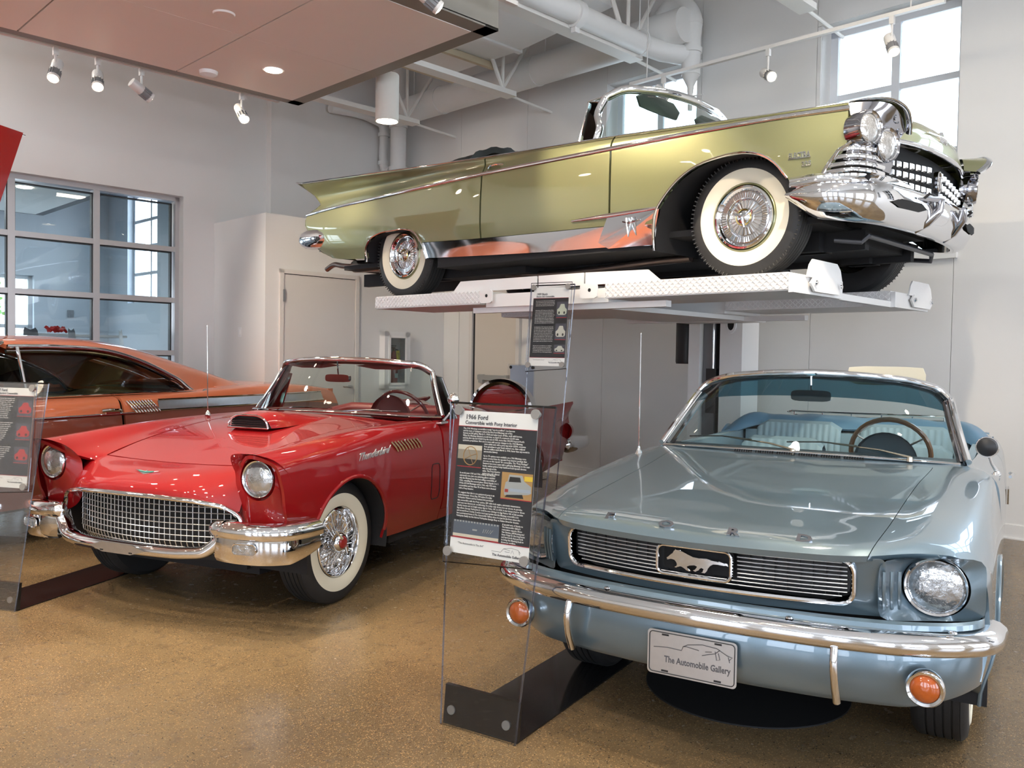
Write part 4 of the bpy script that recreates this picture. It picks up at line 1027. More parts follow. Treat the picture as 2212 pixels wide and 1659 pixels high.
gold = mat('wiper_stainless', (0.70, 0.62, 0.48), 0.25, 1.0)
for py, ty in ((-.02, -.40), (.50, .10)):
    wp = MB(); wp.lathe([(.014, 0), (.012, .02), (0, .026)], axis='Z', seg=14, c=(-.655, py, .945)); wp.tube([(-.655, py, .965), (-.70, (py*2+ty)/3, .985), (-.735, ty+.05, .998)], [.008, .007, .004], 6, flat=(1.4, .6)); wo = wp.out('wiper_arm', gold, M)
    bl = MB(); bl.tube([(-.735, ty+.16, .994), (-.742, ty, 1.003), (-.75, ty-.17, .992)], .004, 6); bl.out('wiper_blade', black, wo)
for sd in (1,):
    mm = MB(); mm.lathe([(.0, .038), (.021, .036), (.038, .024), (.044, .0), (.042, -.01)], axis='X', seg=32, c=(-.74, sd*.805, 1.025)); mo = mm.out('door_mirror', black, M)
    st = MB(); st.tube([(-.745, .812, .99), (-.74, .825, .95), (-.735, .845, .92)], [.006, .006, .009], 8); st.lathe([(.02, 0), (.018, .008), (.008, .016)], axis='Z', seg=16, c=(-.735, .845, .905)); st.tube([(-.733+.0*a, .805+.044*cos(a), 1.025+.044*sin(a)) for a in np.linspace(0, 2*pi, 30)[:-1]], .003, 6, closed=True); st.out('mirror_stem', chrome, mo)
for sd in (1, -1):
    dh = MB(); dh.tube([(-1.62, sd*.90, .80), (-1.72, sd*.915, .805), (-1.80, sd*.90, .80)], .009, 8); dh.out('door_handle', chrome, M)
    q = MB()
    for k in range(4): q.box((-2.2-.03*k, sd*.893, .62+.0*k), (.012, .008, .11), M=Matrix.Rotation(.5, 3, 'Y'))
    q.out('side_scoop_bars', chrome, M, smooth=False)
    qq = MB(); ymy = ysurf(MS, 0, 5); qq.tube([(x, sd*(ymy(x, .245)+.004), .245) for x in np.linspace(-.45, -2.35, 14)], .012, 6, flat=(.4, 1.4)); qq.out('rocker_moulding', chrome, M)
arch_trim(M, m_arch, ysurf(MF, 3, 8), .007, 'arch_lip', blue_paint)
# ================================================================ RED CONVERTIBLE (front left)
T = car('red_convertible', 'bright red 1957 two-seat convertible with egg-crate grille and wire wheels', -1.6746, 5.0834, -113.48)
TN = Surf([
 [(.745, 0, .652), (.73, .25, .650), (.685, .45, .632), (.60, .60, .590)],
 [(.735, 0, .69), (.72, .25, .69), (.665, .45, .68), (.57, .60, .66)],
 [(.625, 0, .752), (.61, .25, .754), (.57, .45, .752), (.50, .60, .75)],
 [(.46, 0, .787), (.46, .25, .791), (.455, .475, .80), (.44, .60, .82)]])
panel(TN, 0, 2.98, 0, 3, (8, 8), 'nose_panel', red_paint, T, side=0, lipd=.015)
TH = Surf([
 [(.46, 0, .787), (.46, .25, .791), (.455, .478, .80)],
 [(.20, 0, .845), (.20, .25, .850), (.20, .49, .862)],
 [(-.15, 0, .912), (-.15, .25, .914), (-.15, .52, .915)],
 [(-.50, 0, .958), (-.50, .25, .957), (-.50, .56, .945)],
 [(-.83, 0, .985), (-.85, .25, .982), (-.90, .61, .955)]])
th = panel(TH, .02, 4, 0, 1.985, (12, 10), 'hood', red_paint, T, side=0, lipd=.018)[0]
TF = Surf([
 [(.50, .50, .77), (.60, .60, .82), (.685, .735, .893), (.64, .835, .855), (.605, .872, .745), (.585, .875, .62), (.565, .868, .56), (.56, .85, .50)],
 [(.455, .482, .80), (.48, .585, .835), (.50, .735, .905), (.48, .842, .872), (.46, .882, .755), (.45, .888, .62), (.44, .885, .54), (.44, .86, .48)],
 [(.20, .495, .863), (.20, .595, .878), (.20, .735, .93), (.20, .845, .895), (.20, .895, .765), (.20, .90, .62), (.20, .888, .46), (.20, .85, .33)],
 [(-.15, .525, .916), (-.15, .62, .922), (-.15, .745, .95), (-.15, .845, .91), (-.15, .89, .765), (-.15, .895, .61), (-.15, .88, .44), (-.15, .84, .31)],
 [(-.50, .565, .946), (-.50, .66, .946), (-.50, .76, .958), (-.50, .84, .92), (-.50, .882, .76), (-.50, .889, .60), (-.50, .876, .44), (-.50, .838, .30)],
 [(-.90, .615, .956), (-.90, .70, .954), (-.90, .775, .96), (-.90, .842, .925), (-.90, .88, .76), (-.90, .889, .60), (-.90, .876, .44), (-.90, .838, .30)],
 [(-1.05, .66, .958), (-1.05, .73, .956), (-1.05, .785, .958), (-1.05, .845, .922), (-1.05, .88, .76), (-1.05, .889, .60), (-1.05, .876, .44), (-1.05, .838, .30)]])
t_arch = arc_poly(.02, .335, .385); t_arch2 = arc_poly(-2.591, .335, .36)
panel(TF, 0, 5.97, 0.01, 7, (12, 9), 'fender', red_paint, T, side=2, lipd=.018, arch=[t_arch])
cw = MB(); G = [[(-.83-.19*(abs(y)/.66)**2-.02*0, y, .986-.03*(abs(y)/.66)**2), (-.90-.20*(abs(y)/.66)**2, y, .99-.03*(abs(y)/.66)**2), (-1.12, y, .96)] for y in np.linspace(-.70, .70, 21)]
cw.grid(G); cw.out('cowl', red_paint, T)
TS = Surf([[(x, *p) for p in row] for x, row in (
 (-1.05, [(.785, .958), (.845, .922), (.88, .76), (.889, .60), (.876, .44), (.838, .30)]),
 (-1.55, [(.79, .95), (.845, .915), (.885, .76), (.893, .60), (.88, .45), (.838, .31)]),
 (-2.10, [(.79, .945), (.845, .915), (.888, .76), (.895, .60), (.882, .46), (.838, .33)]),
 (-2.60, [(.785, .95), (.835, .92), (.885, .77), (.893, .61), (.88, .47), (.838, .36)]),
 (-3.20, [(.785, .96), (.825, .925), (.86, .79), (.868, .63), (.855, .50), (.815, .40)]),
 (-3.66, [(.79, .972), (.815, .92), (.80, .80), (.805, .64), (.80, .53), (.775, .44)]),
 (-3.86, [(.797, .978), (.80, .955), (.795, .86), (.79, .70), (.785, .58), (.765, .48)]))])
panel(TS, .02, 1.98, 0, 4.5, (8, 6), 'door', red_paint, T, side=2, lipd=.02)
panel(TS, 0, 2, 4.52, 5, (8, 3), 'rocker_panel', red_paint, T, side=2, lipd=.02)
tailcut = [(-3.95, .99), (-3.79, .93), (-3.72, .86), (-3.76, .79), (-3.80, .72), (-3.74, .62), (-3.66, .55), (-3.62, .45), (-3.6, .35), (-4.2, .35), (-4.2, .99)]
panel(TS, 2, 6, 0, 5, (12, 7), 'rear_quarter', red_paint, T, side=2, lipd=.02, arch=[t_arch2, tailcut])
TD = Surf([[(-2.25, 0, .955), (-2.25, .4, .955), (-2.25, .79, .945)], [(-2.8, 0, .955), (-2.8, .4, .95), (-2.8, .785, .95)], [(-3.3, 0, .91), (-3.3, .4, .90), (-3.3, .785, .955)], [(-3.66, 0, .82), (-3.66, .4, .82), (-3.66, .79, .96)]])
panel(TD, 0, 3, 0, 2, (6, 8), 'trunk_lid', red_paint, T, side=0, lipd=.02)
MB().bx(-3.66, -3.60, -.77, .77, .42, .80).out('tail_panel', red_paint, T, smooth=False)
wheelhouse(T, t_arch, .50, .87); wheelhouse(T, t_arch2, .50, .85)
ub = MB(); ub.bx(-3.5, .3, -.48, .48, .19, .50).bx(-2.2, -.5, -.80, .80, .24, .34).bx(-.45, .40, -.48, .48, .24, .70); ub.out('underbody', underbody, T, smooth=False)
rib_m = mat('spoke_chrome', (0.8, 0.8, 0.8), 0.12, 1.0)
for x, sd in ((0.0, 1), (0.0, -1), (-2.591, 1), (-2.591, -1)):
    o, c, h = tyre(T, x, sd*.70, sd, .343, .19, (.196, .278), .195)
    q = MB(); q.lathe([(.196, .085), (.19, .09), (.182, .075), (.176, .02), (.165, .01), (.165, -.04)], c=c, axis='Y', seg=48, sgn=sd); q.lathe([(.165, -.03), (.0, -.035)], c=c, axis='Y', seg=32, sgn=sd); q.out('wheel_rim', chrome, o)
    sp = MB()
    for k in range(24):
        for lay, (r0, h0, r1, h1, tw) in enumerate(((.050, .085, .172, .030, .42), (.050, .045, .172, .055, -.42))):
            a = 2*pi*(k+.5*lay)/24; b_ = a+tw
            sp.tube([(c[0]+r0*cos(a), c[1]+sd*h0, c[2]+r0*sin(a)), (c[0]+r1*cos(b_), c[1]+sd*h1, c[2]+r1*sin(b_))], .0026, 5, cap=False)
    sp = sp.out('wire_spokes', rib_m, o); sp['kind'] = 'stuff'
    q = MB(); q.lathe([(.058, .02), (.06, .09), (.05, .105), (.042, .112), (.036, .112)], c=c, axis='Y', seg=32, sgn=sd); hc = q.out('hub_cap', chrome, o)
    for k in range(2):
        a = .9+pi*k; p = [Vector(c)+Vector((r*cos(a), sd*(.112-.2*(r-.04)), r*sin(a))) for r in (.03, .06, .095)]; MB
        e_ = MB(); e_.tube(p, [.016, .012, .006], 8, flat=(1, .6)); e_.out('spinner_ear', chrome, o)
    q = MB(); q.lathe([(.036, .112), (.028, .120), (.0, .123)], c=c, axis='Y', seg=28, sgn=sd); q.out('red_medallion', mat('medallion_red', (.35, .02, .02), .3, coat=.8), o)
# lamp pods
for sd in (1, -1):
    n = 56; cyh, czh = .724, .765
    po = polar_box(cyh, .725, .545, .875, .49, .898, n, p=3.2); pi_ = [(cyh+.108*cos(2*pi*i/n), czh+.108*sin(2*pi*i/n)) for i in range(n)]
    def xp(y, z):
        t = (z-.50)/.39; return .575+.035*t+.07*max(0, (z-.78)/.11)**1.0 - .05*max(0, (y-.80)/.07) - .03*max(0, (.62-y)/.07)
    ringloft([(xp(y, z), sd*y, z) for y, z in po], [(.612-.02*((z-czh)/.108 < 0)*0, sd*y, z) for y, z in pi_], 5, None).out('headlamp_pod', red_paint, T)
    hb = MB(); hb.lathe([(.108, .0), (.104, -.03), (.02, -.045)], axis='X', seg=36, c=(.612, sd*cyh, czh)); hb.out('lamp_bucket', red_paint, T)
    headlamp(T, (.60, sd*cyh, czh), .088, (1, sd*.04, 0), .010, depth=.03)
# grille
xg = lambda y: .70-.13*(abs(y)/.6)**2
def oval(s=1.0, n=72):
    out = []
    for y, z in polar_box(0, .50, -.60*s, .60*s, .50-.165*s, .50+.148*s, n): out.append((y, z+.03*(1-(y/.62)**2)*(z > .5)))
    return out
ov = oval(); gm = bar_m
gb_ = MB(); gb_.grid([[(xg(y)-.10, y, z) for z in (.31, .5, .66)] for y in np.linspace(-.60, .60, 13)]); grl = gb_.out('grille', void_m, T)
insd = lambda y, z: in_poly(ov, y, z)
for y in np.arange(-.5775, .58, .033):
    zz = [z for z in np.linspace(.33, .68, 60) if insd(y, z)]
    if len(zz) > 3: b = MB(); b.tube([(xg(y)-.045-.05*max(0, (.40-z)/.07)**1.5, y, z) for z in zz[::6]+[zz[-1]]], .0024, 5); b.out('grille_bar', gm, grl)
for z in np.arange(.352, .68, .0305):
    yy = [y for y in np.linspace(-.6, .6, 90) if insd(y, z)]
    if len(yy) > 3: b = MB(); b.tube([(xg(y)-.043-.05*max(0, (.40-z)/.07)**1.5, y, z) for y in yy[::4]+[yy[-1]]], .0024, 5); b.out('grille_bar', gm, grl)
tr_ = MB(); pts = [(.744, 0, .655), (.735, .25, .652), (.69, .45, .636), (.645, .56, .608), (.615, .61, .565), (.61, .625, .52)]
h = spl(pts, 8); tr_.tube([(x, -y, z) for x, y, z in h[::-1]]+h[1:], .013, 10, flat=(1.0, 1.1)); tr_.out('grille_moulding', chrome, T)
# bumper
bm_ = MB(); pts = spl([(.775, 0, .382), (.77, .2, .382), (.745, .38, .385), (.715, .49, .402), (.695, .545, .45), (.69, .57, .505)], 8)
sweep(bm_, [(x, -y, z) for x, y, z in pts[::-1]]+pts[1:], [(-.05, .022), (-.01, .032), (.018, .022), (.028, 0), (.018, -.022), (-.01, -.03), (-.04, -.024)]); bmp = bm_.out('front_bumper', chrome, T, ang=60)
for sd in (1, -1):
    pod = MB(); path = spl([(.70, .555, .48), (.715, .62, .48), (.71, .72, .478), (.675, .82, .475), (.60, .895, .472), (.50, .925, .47), (.40, .935, .47)], 6)
    if sd < 0: path = [(x, -y, z) for x, y, z in path[::-1]]
    def pr(s, sd=sd):
        e = s if sd > 0 else 1-s
        k = 1-.35*max(0, (.10-e)/.10)**2; lo = -.105+.05*max(0, (e-.7)/.3)
        return [(-.06, .072*k), (-.02, .085*k), (.022, .072*k), (.040, .045*k), (.034, .012), (.016, .002), (.018, -.02), (.020, lo+.01), (.008, lo-.012), (-.04, lo-.01)]
    sweep(pod, path, pr); pod.out('bumper_pod', chrome, T, ang=60)
    blt = MB(); M_ = Matrix.Rotation(0, 3, 'Z'); blt.lathe([(.0, .055), (.02, .05), (.038, .03), (.045, 0), (.045, -.04)], axis='Y', seg=24, sgn=-sd, c=(.705, sd*.565, .52)); blt.out('bumper_bullet', chrome, bmp)
    pk = MB(); pk.prism(polar_box(.745, .440, .685, .805, .415, .465, 28), .0, .004, f=lambda a, b, h_: (.752-.30*max(0, a-.70)**1.15+h_-.012, sd*a, b)); pl_ = pk.out('park_lamp', lens_m, T)
    pk = MB(); pk.tube([(.752-.30*max(0, a-.70)**1.15-.008, sd*a, b) for a, b in polar_box(.745, .440, .685, .805, .415, .465, 28)], .004, 6, closed=True); pk.out('lamp_bezel', chrome, pl_)
br = MB(); br.prism(polar_box(0, .388, -.19, .19, .362, .414, 24),   .812, .822, 'X'); br = br.out('plate_bracket', brushed, T, smooth=False)
q = MB(); [q.box((.8225, y, .372), (.002, .022, .006)) for y in (-.1, .1)]; q.out('bracket_slots', void_m, br, smooth=False)
# badge
em = MB(); em.prism([(-.01, 0), (-.085, .012), (-.03, -.012), (0, -.022), (.03, -.012), (.085, .012), (.01, 0), (0, .014)], 0, .006, f=lambda a, b, h_: (.625-b*.75+h_*.6, a, .752+b*.55+h_))
em.out('winged_badge', chrome, T, smooth=False)
tq = MB(); tq.tube([(.628-.75*b, a, .757+b*.55+.003) for a, b in ((-.05, 0), (0, -.006), (.05, 0))], .004, 6); tq.out('turquoise_inlay', mat('turquoise_enamel', (.05, .25, .2), .3), T)
# hood scoop
SCP = Surf([[(-.16, 0, 1.012), (-.16, .09, 1.006), (-.17, .135, .982), (-.19, .155, .935)], [(-.25, 0, 1.030), (-.25, .10, 1.022), (-.25, .15, .992), (-.25, .18, .938)], [(-.48, 0, 1.024), (-.45, .11, 1.01), (-.45, .17, .985), (-.45, .21, .95)], [(-.80, 0, .988), (-.80, .12, .985), (-.80, .19, .975), (-.80, .26, .96)]])
panel(SCP, 0, 3, 0, 3, (6, 5), 'hood_scoop', red_paint, T, side=0, lipd=.0)
so = [(y, z) for x, y, z in [tuple(p) for p in SCP.ev([0], samples(0, 3, 5))[0]]]; ol = [(-y, z) for y, z in so[::-1]]+so[1:]
q = MB(); q.prism(ol, -.19, -.18, 'X'); q.out('scoop_opening', void_m, T, smooth=False)
q = MB(); q.tube([(-.158, y, z) for y, z in ol], .006, 8); q.tube([(-.155, y, .936) for y in np.linspace(-.155, .155, 8)], .006, 8); q.out('scoop_trim', chrome, T)
for z in (.95, .963, .976, .989): q = MB(); q.tube([(-.165, y, z) for y in (-.145+.6*(z-.95), 0, .145-.6*(z-.95))], .0035, 6, flat=(2, .8)); q.out('scoop_bar', chrome, T)
# side details
ty = ysurf(TF, 2, 7)
for sd in (1, -1):
    for k in range(9):
        x0 = -.405-k*.037; q = MB(); q.tube([(x0, sd*(ty(x0, .872)+.004), .875), (x0-.035, sd*(ty(x0, .84)+.007), .842), (x0-.06, sd*(ty(x0, .82)+.004), .815)], .0085, 6, flat=(1, .7)); q.out('vent_bar', chrome, T)
    def sf(a, b, c_, sd=sd): return (-.02-a if sd > 0 else -.38+a, sd*(ty(-.2-a*.4, .81)+.003+c_), .797+b+(a*.06 if sd > 0 else (.36-a)*.06))
    t = MB(); text_bm(t, 'Thunderbird', .075, lambda a, b, c_: sf(a+b*.6, b*.8, c_), extr=.0025, align='LEFT', width=.33, bold=.0008); t.out('script_badge', bar_m, T, smooth=False)
    q = MB(); q.tube([(x, sd*(ty(x, z)+.0012), z) for x, z in polar_box(-.93, .575, -.985, -.875, .46, .69, 36)], .003, 5, closed=True); q.out('vent_hatch_gap', void_m, T)
arch_trim(T, t_arch, ysurf(TF, 2, 7), .012, 'arch_flare', red_paint, off=-.002, zf=.50)
# windscreen
base = [(-.87, 0, 1.0), (-.885, .25, .998), (-.95, .50, .99), (-1.06, .70, .98), (-1.17, .795, .975)]
top = [(-1.14, 0, 1.352), (-1.15, .25, 1.348), (-1.19, .45, 1.335), (-1.25, .57, 1.318), (-1.30, .635, 1.285)]
g, Bc, Tc = windscreen(T, base, top, bulge=.015)
hdr = spl([(-1.15, 0, 1.360), (-1.16, .25, 1.356), (-1.20, .46, 1.342), (-1.26, .585, 1.325), (-1.31, .645, 1.28)], 6)+spl([(-1.31, .645, 1.28), (-1.26, .70, 1.15), (-1.19, .79, .98)], 5)[1:]
full = [(x, -y, z) for x, y, z in hdr[::-1]]+hdr[1:]
q = MB(); q.tube(full, .019, 10, flat=(1, 1)); q.out('windscreen_frame', chrome, T)
q = MB(); q.tube([(x-.028, y*.975, z-.014) for x, y, z in full], .02, 8); q.out('inner_frame', mat('dark_red_vinyl', (.13, .012, .012), .45), T)
q = MB(); q.tube([(x+.01, -y, z) for x, y, z in Bc[::-1]]+[(x+.01, y, z) for x, y, z in Bc[1:]], .013, 8, flat=(1.5, .7)); q.out('windscreen_moulding', chrome, T)
rv = mat('red_vinyl', (.27, .022, .022), .4, noise=.08, nscale=15)
for sd in (1, -1):
    q = MB(); q.prism(polar_box(sd*.32, 1.315, sd*.32-.25, sd*.32+.25, 1.292, 1.336, 24), -1.235, -1.215, 'X'); q.out('sun_visor', rv, T)
    q = MB(); q.prism([(-1.20, .95), (-1.33, 1.25), (-1.42, 1.24), (-1.44, .95)], sd*.775, sd*.779, 'Y', f=lambda a, b, h_: (a, h_-(b-.95)*sd*.40, b)); q.out('vent_window', wind_glass, T, smooth=False)
    q = MB(); q.tube([(-1.33, sd*.66, 1.25), (-1.42, sd*.66, 1.24), (-1.44, sd*.775, .95)], .008, 8); q.out('vent_frame', chrome, T)
rear_view_mirror(T, (-1.10, .0, 1.225), .20, .055, .12)
q = MB(); q.grid([[(-1.02-.10*(y/.7)**2, y, .985), (-1.16, y, .995), (-1.24, y, .97), (-1.25, y, .88), (-1.2, y, .7)] for y in np.linspace(-.76, .76, 15)]); q.out('dashboard', rv, T)
q = MB(); q.lathe([(.16, 0), (.15, .05), (.1, .08), (.0, .09)], axis='X', seg=30, c=(-1.20, .36, .955), sgn=-1); q.out('instrument_pod', mat('dark_red_vinyl', (.13, .012, .012), .45), T)
steering_wheel(T, (-1.40, .36, .955), .205, 62, mat('maroon_rim', (.13, .012, .014), .2, coat=.8), chrome)
q = MB(); q.bx(-2.25, -1.1, -.78, .78, .3, .33).bx(-2.25, -1.1, .76, .80, .3, .94).bx(-2.25, -1.1, -.80, -.76, .3, .94).bx(-2.27, -2.2, -.78, .78, .3, .95); q.out('cabin_tub', rv, T, smooth=False)
# rolled bench seat
q = MB(); G = []
for j in range(41):
    y = -.72+1.44*j/40; e = min(1, min(j, 40-j)/6)
    row = []
    for k in range(33):
        s = k/32; z = .62+(.985-.62)*s; row.append((-1.88-.10*s+.018*abs(sin(pi*s*7)), y, z-.05*(1-e)))
    row += [(-2.02, y, 1.0-.05*(1-e)), (-2.12, y, .97-.05*(1-e)), (-2.12, y, .6)]
    G.append(row)
q.grid(G); q.out('bench_seat_back', rv, T)
q = MB(); q.bx(-1.95, -1.42, -.72, .72, .45, .62); bmesh.ops.bevel(q.bm, geom=list(q.bm.edges), offset=.05, segments=4, affect='EDGES'); q.out('bench_seat_cushion', rv, T)
# spare wheel at the back
ck = MB(); c = (-3.97, -.02, .815); ck.lathe([(.0, -.02), (.30, -.02), (.315, .0)], axis='X', seg=48, c=c); ck.lathe([(.0, -.12), (.30, -.12)], axis='X', seg=48, c=c); sk = ck.out('spare_wheel_cover', red_paint, T)
q = MB(); q.lathe([(.30, .0), (.33, .025), (.36, .01), (.365, -.05), (.355, -.12), (.30, -.125)], axis='X', seg=56, c=c); q.out('cover_band', chrome, sk)
for sd in (1, -1):
    q = MB(); q.lathe([(.0, .12), (.05, .10), (.075, .05), (.078, -.10), (.07, -.44), (.045, -.5), (0, -.52)], axis='X', seg=28, c=(-3.86, sd*.76, .555)); q.out('rear_bumper_pod', chrome, T)
    q = MB(); q.lathe([(.085, 0), (.08, -.06), (.03, -.09), (0, -.09)], axis='X', seg=28, c=(-3.70, sd*.765, .70)); q.out('tail_lamp', red_lens, T)
    q = MB(); q.tube([(-4.2, sd*.72, .54), (-4.3, sd*.4, .5), (-4.3, 0, .5)], .05, 12); q.out('rear_bumper', chrome, T)
# mirror, aerial, wipers
q = MB(); q.lathe([(.0, .03), (.02, .027), (.038, .012), (.044, 0), (.04, -.012), (0, -.014)], axis='X', seg=28, c=(-1.17, .885, 1.10)); mo = q.out('door_mirror', chrome, T)
q = MB(); q.tube([(-1.17, .885, 1.07), (-1.15, .875, 1.01), (-1.10, .85, .955)], [.008, .008, .012], 8); q.box((-1.09, .845, .948), (.10, .04, .014)); q.out('mirror_foot', chrome, mo)
q = MB(); q.lathe([(.02, 0), (.016, .012), (.006, .03)], axis='Z', seg=16, c=(-.59, -.72, .962)); q.tube([(-.59, -.72, .98), (-.585, -.72, 1.28), (-.58, -.72, 1.575)], [.0035, .003, .0018], 8); q.lathe([(0, .006), (.004, .003), (.004, -.003), (0, -.006)], axis='Z', seg=8, c=(-.58, -.72, 1.575)); q.out('aerial', chrome, T)
for y0, y1 in ((.10, .45), (-.42, -.10)):
    q = MB(); q.tube([(-.865, y0, 1.0), (-.90, (y0+y1)/2, 1.02), (-.93, y1, 1.025)], [.007, .006, .004], 6); q.tube([(-.915, y1-.17, 1.018), (-.97, y1+.14, 1.02)], .004, 6); q.out('wiper_arm', dark_chrome, T)
# ================================================================ GREEN CONVERTIBLE ON THE LIFT
BZ = 1.893
B = car('green_convertible', 'green-gold metallic 1959 convertible with tail fins raised on the white lift', 1.99, 5.835, -43.5, BZ)
BS = Surf([[(x, *p) for p in row] for x, row in (
 # lines: top inner, top outer edge, upper side, trim crease, mid, low, bottom
 (.67, [(.86, .905), (.965, .895), (.985, 0.884), (.99, 0.872), (.995, .66), (.97, .55), (.93, .50)]),
 (.30, [(.85, .925), (.965, .912), (1.0, 0.902), (1.01, 0.885), (1.02, .64), (1.0, .48), (.96, .40)]),
 (-.10, [(.85, .945), (.965, .932), (1.0, 0.916), (1.01, 0.893), (1.02, .62), (1.0, .42), (.955, .30)]),
 (-.55, [(.86, .965), (.965, .955), (1.0, 0.93), (1.01, 0.897), (1.015, .62), (1.005, .40), (.96, .24)]),
 (-.92, [(.87, .985), (.965, .975), (.995, 0.942), (1.008, 0.896), (1.012, .62), (1.005, .42), (.965, .25)]),
 (-1.5, [(.88, 1.005), (.965, .995), (.985, 0.957), (1.004, 0.897), (1.012, .62), (1.005, .43), (.97, .26)]),
 (-2.15, [(.88, 1.03), (.965, 1.02), (.965, 0.968), (1.0, 0.895), (1.012, .62), (1.005, .44), (.97, .28)]),
 (-2.8, [(.885, 1.06), (.965, 1.05), (.935, 0.985), (.995, 0.885), (1.01, .62), (1.005, .46), (.97, .305)]),
 (-3.6, [(.885, 1.10), (.965, 1.092), (.89, 1.0), (.985, 0.868), (1.005, .63), (.99, .48), (.95, .355)]),
 (-4.3, [(.88, 1.138), (.962, 1.13), (.86, 1.012), (.965, 0.855), (.985, .66), (.955, .52), (.90, .42)]),
 (-4.68, [(.88, 1.158), (.96, 1.150), (.86, 1.02), (.93, 0.845), (.93, .70), (.90, .60), (.86, .52)]))], sk=[3])
b_arch = [(.335, .535), (.26, .63), (.17, .69), (.06, .718), (-.10, .715), (-.25, .685), (-.38, .62), (-.48, .53), (-.545, .445), (-.575, .34), (-.585, .20), (-.3, .05), (.35, .05)]
def smooth_poly(p, k): return [tuple(q) for q in spl([(a, b, 0) for a, b in p[:-2]], k)]
b_arch = [(a, b) for a, b, _ in smooth_poly(b_arch+[(0, 0)], 3)][:-1]
b_arch = [q for q in b_arch if q[1] > .15]+[(-.585, .05), (.6, .05), (.6, .50)]
b_arch = b_arch[:-1]
front_cut = [(.69, .93), (.70, .72), (.66, .66), (.60, .60), (.53, .50), (.50, .42), (1.2, .42), (1.2, .93)]
b_arch2 = [(x, z) for x, z, _ in spl([(-2.815, .30, 0), (-2.84, .42, 0), (-2.92, .52, 0), (-3.05, .558, 0), (-3.2, .562, 0), (-3.42, .55, 0), (-3.56, .50, 0), (-3.63, .42, 0), (-3.645, .33, 0)], 5)]+[(-3.645, .2), (-2.815, .2)]
tail_cut = [(-4.9, 1.2), (-4.77, 1.165), (-4.60, 1.04), (-4.47, .94), (-4.50, .90), (-4.62, .86), (-4.66, .80), (-4.66, .75), (-4.62, .71), (-4.57, .66), (-4.57, .60), (-4.5, .52), (-4.4, .47), (-4.24, .41), (-3.95, .365), (-3.7, .34), (-3.7, .1), (-5.2, .1), (-5.2, 1.2)]
panel(BS, 0.02, 3.97, 0, 5.2, (14, 8), 'fender', olive_paint, B, side=2, lipd=.02, arch=[b_arch, front_cut])
panel(BS, 4.01, 5.985, 0, 5.2, (12, 8), 'door', olive_paint, B, side=2, lipd=.02)
panel(BS, 6.01, 10, 0, 5.2, (14, 8), 'rear_quarter', olive_paint, B, side=2, lipd=.02, arch=[b_arch2, tail_cut])
panel(BS, 7.06, 10, 5.2, 6, (10, 4), 'quarter_skirt', olive_paint, B, side=2, lipd=.02, arch=[b_arch2, tail_cut])
by = ysurf(BS, 1, 6)
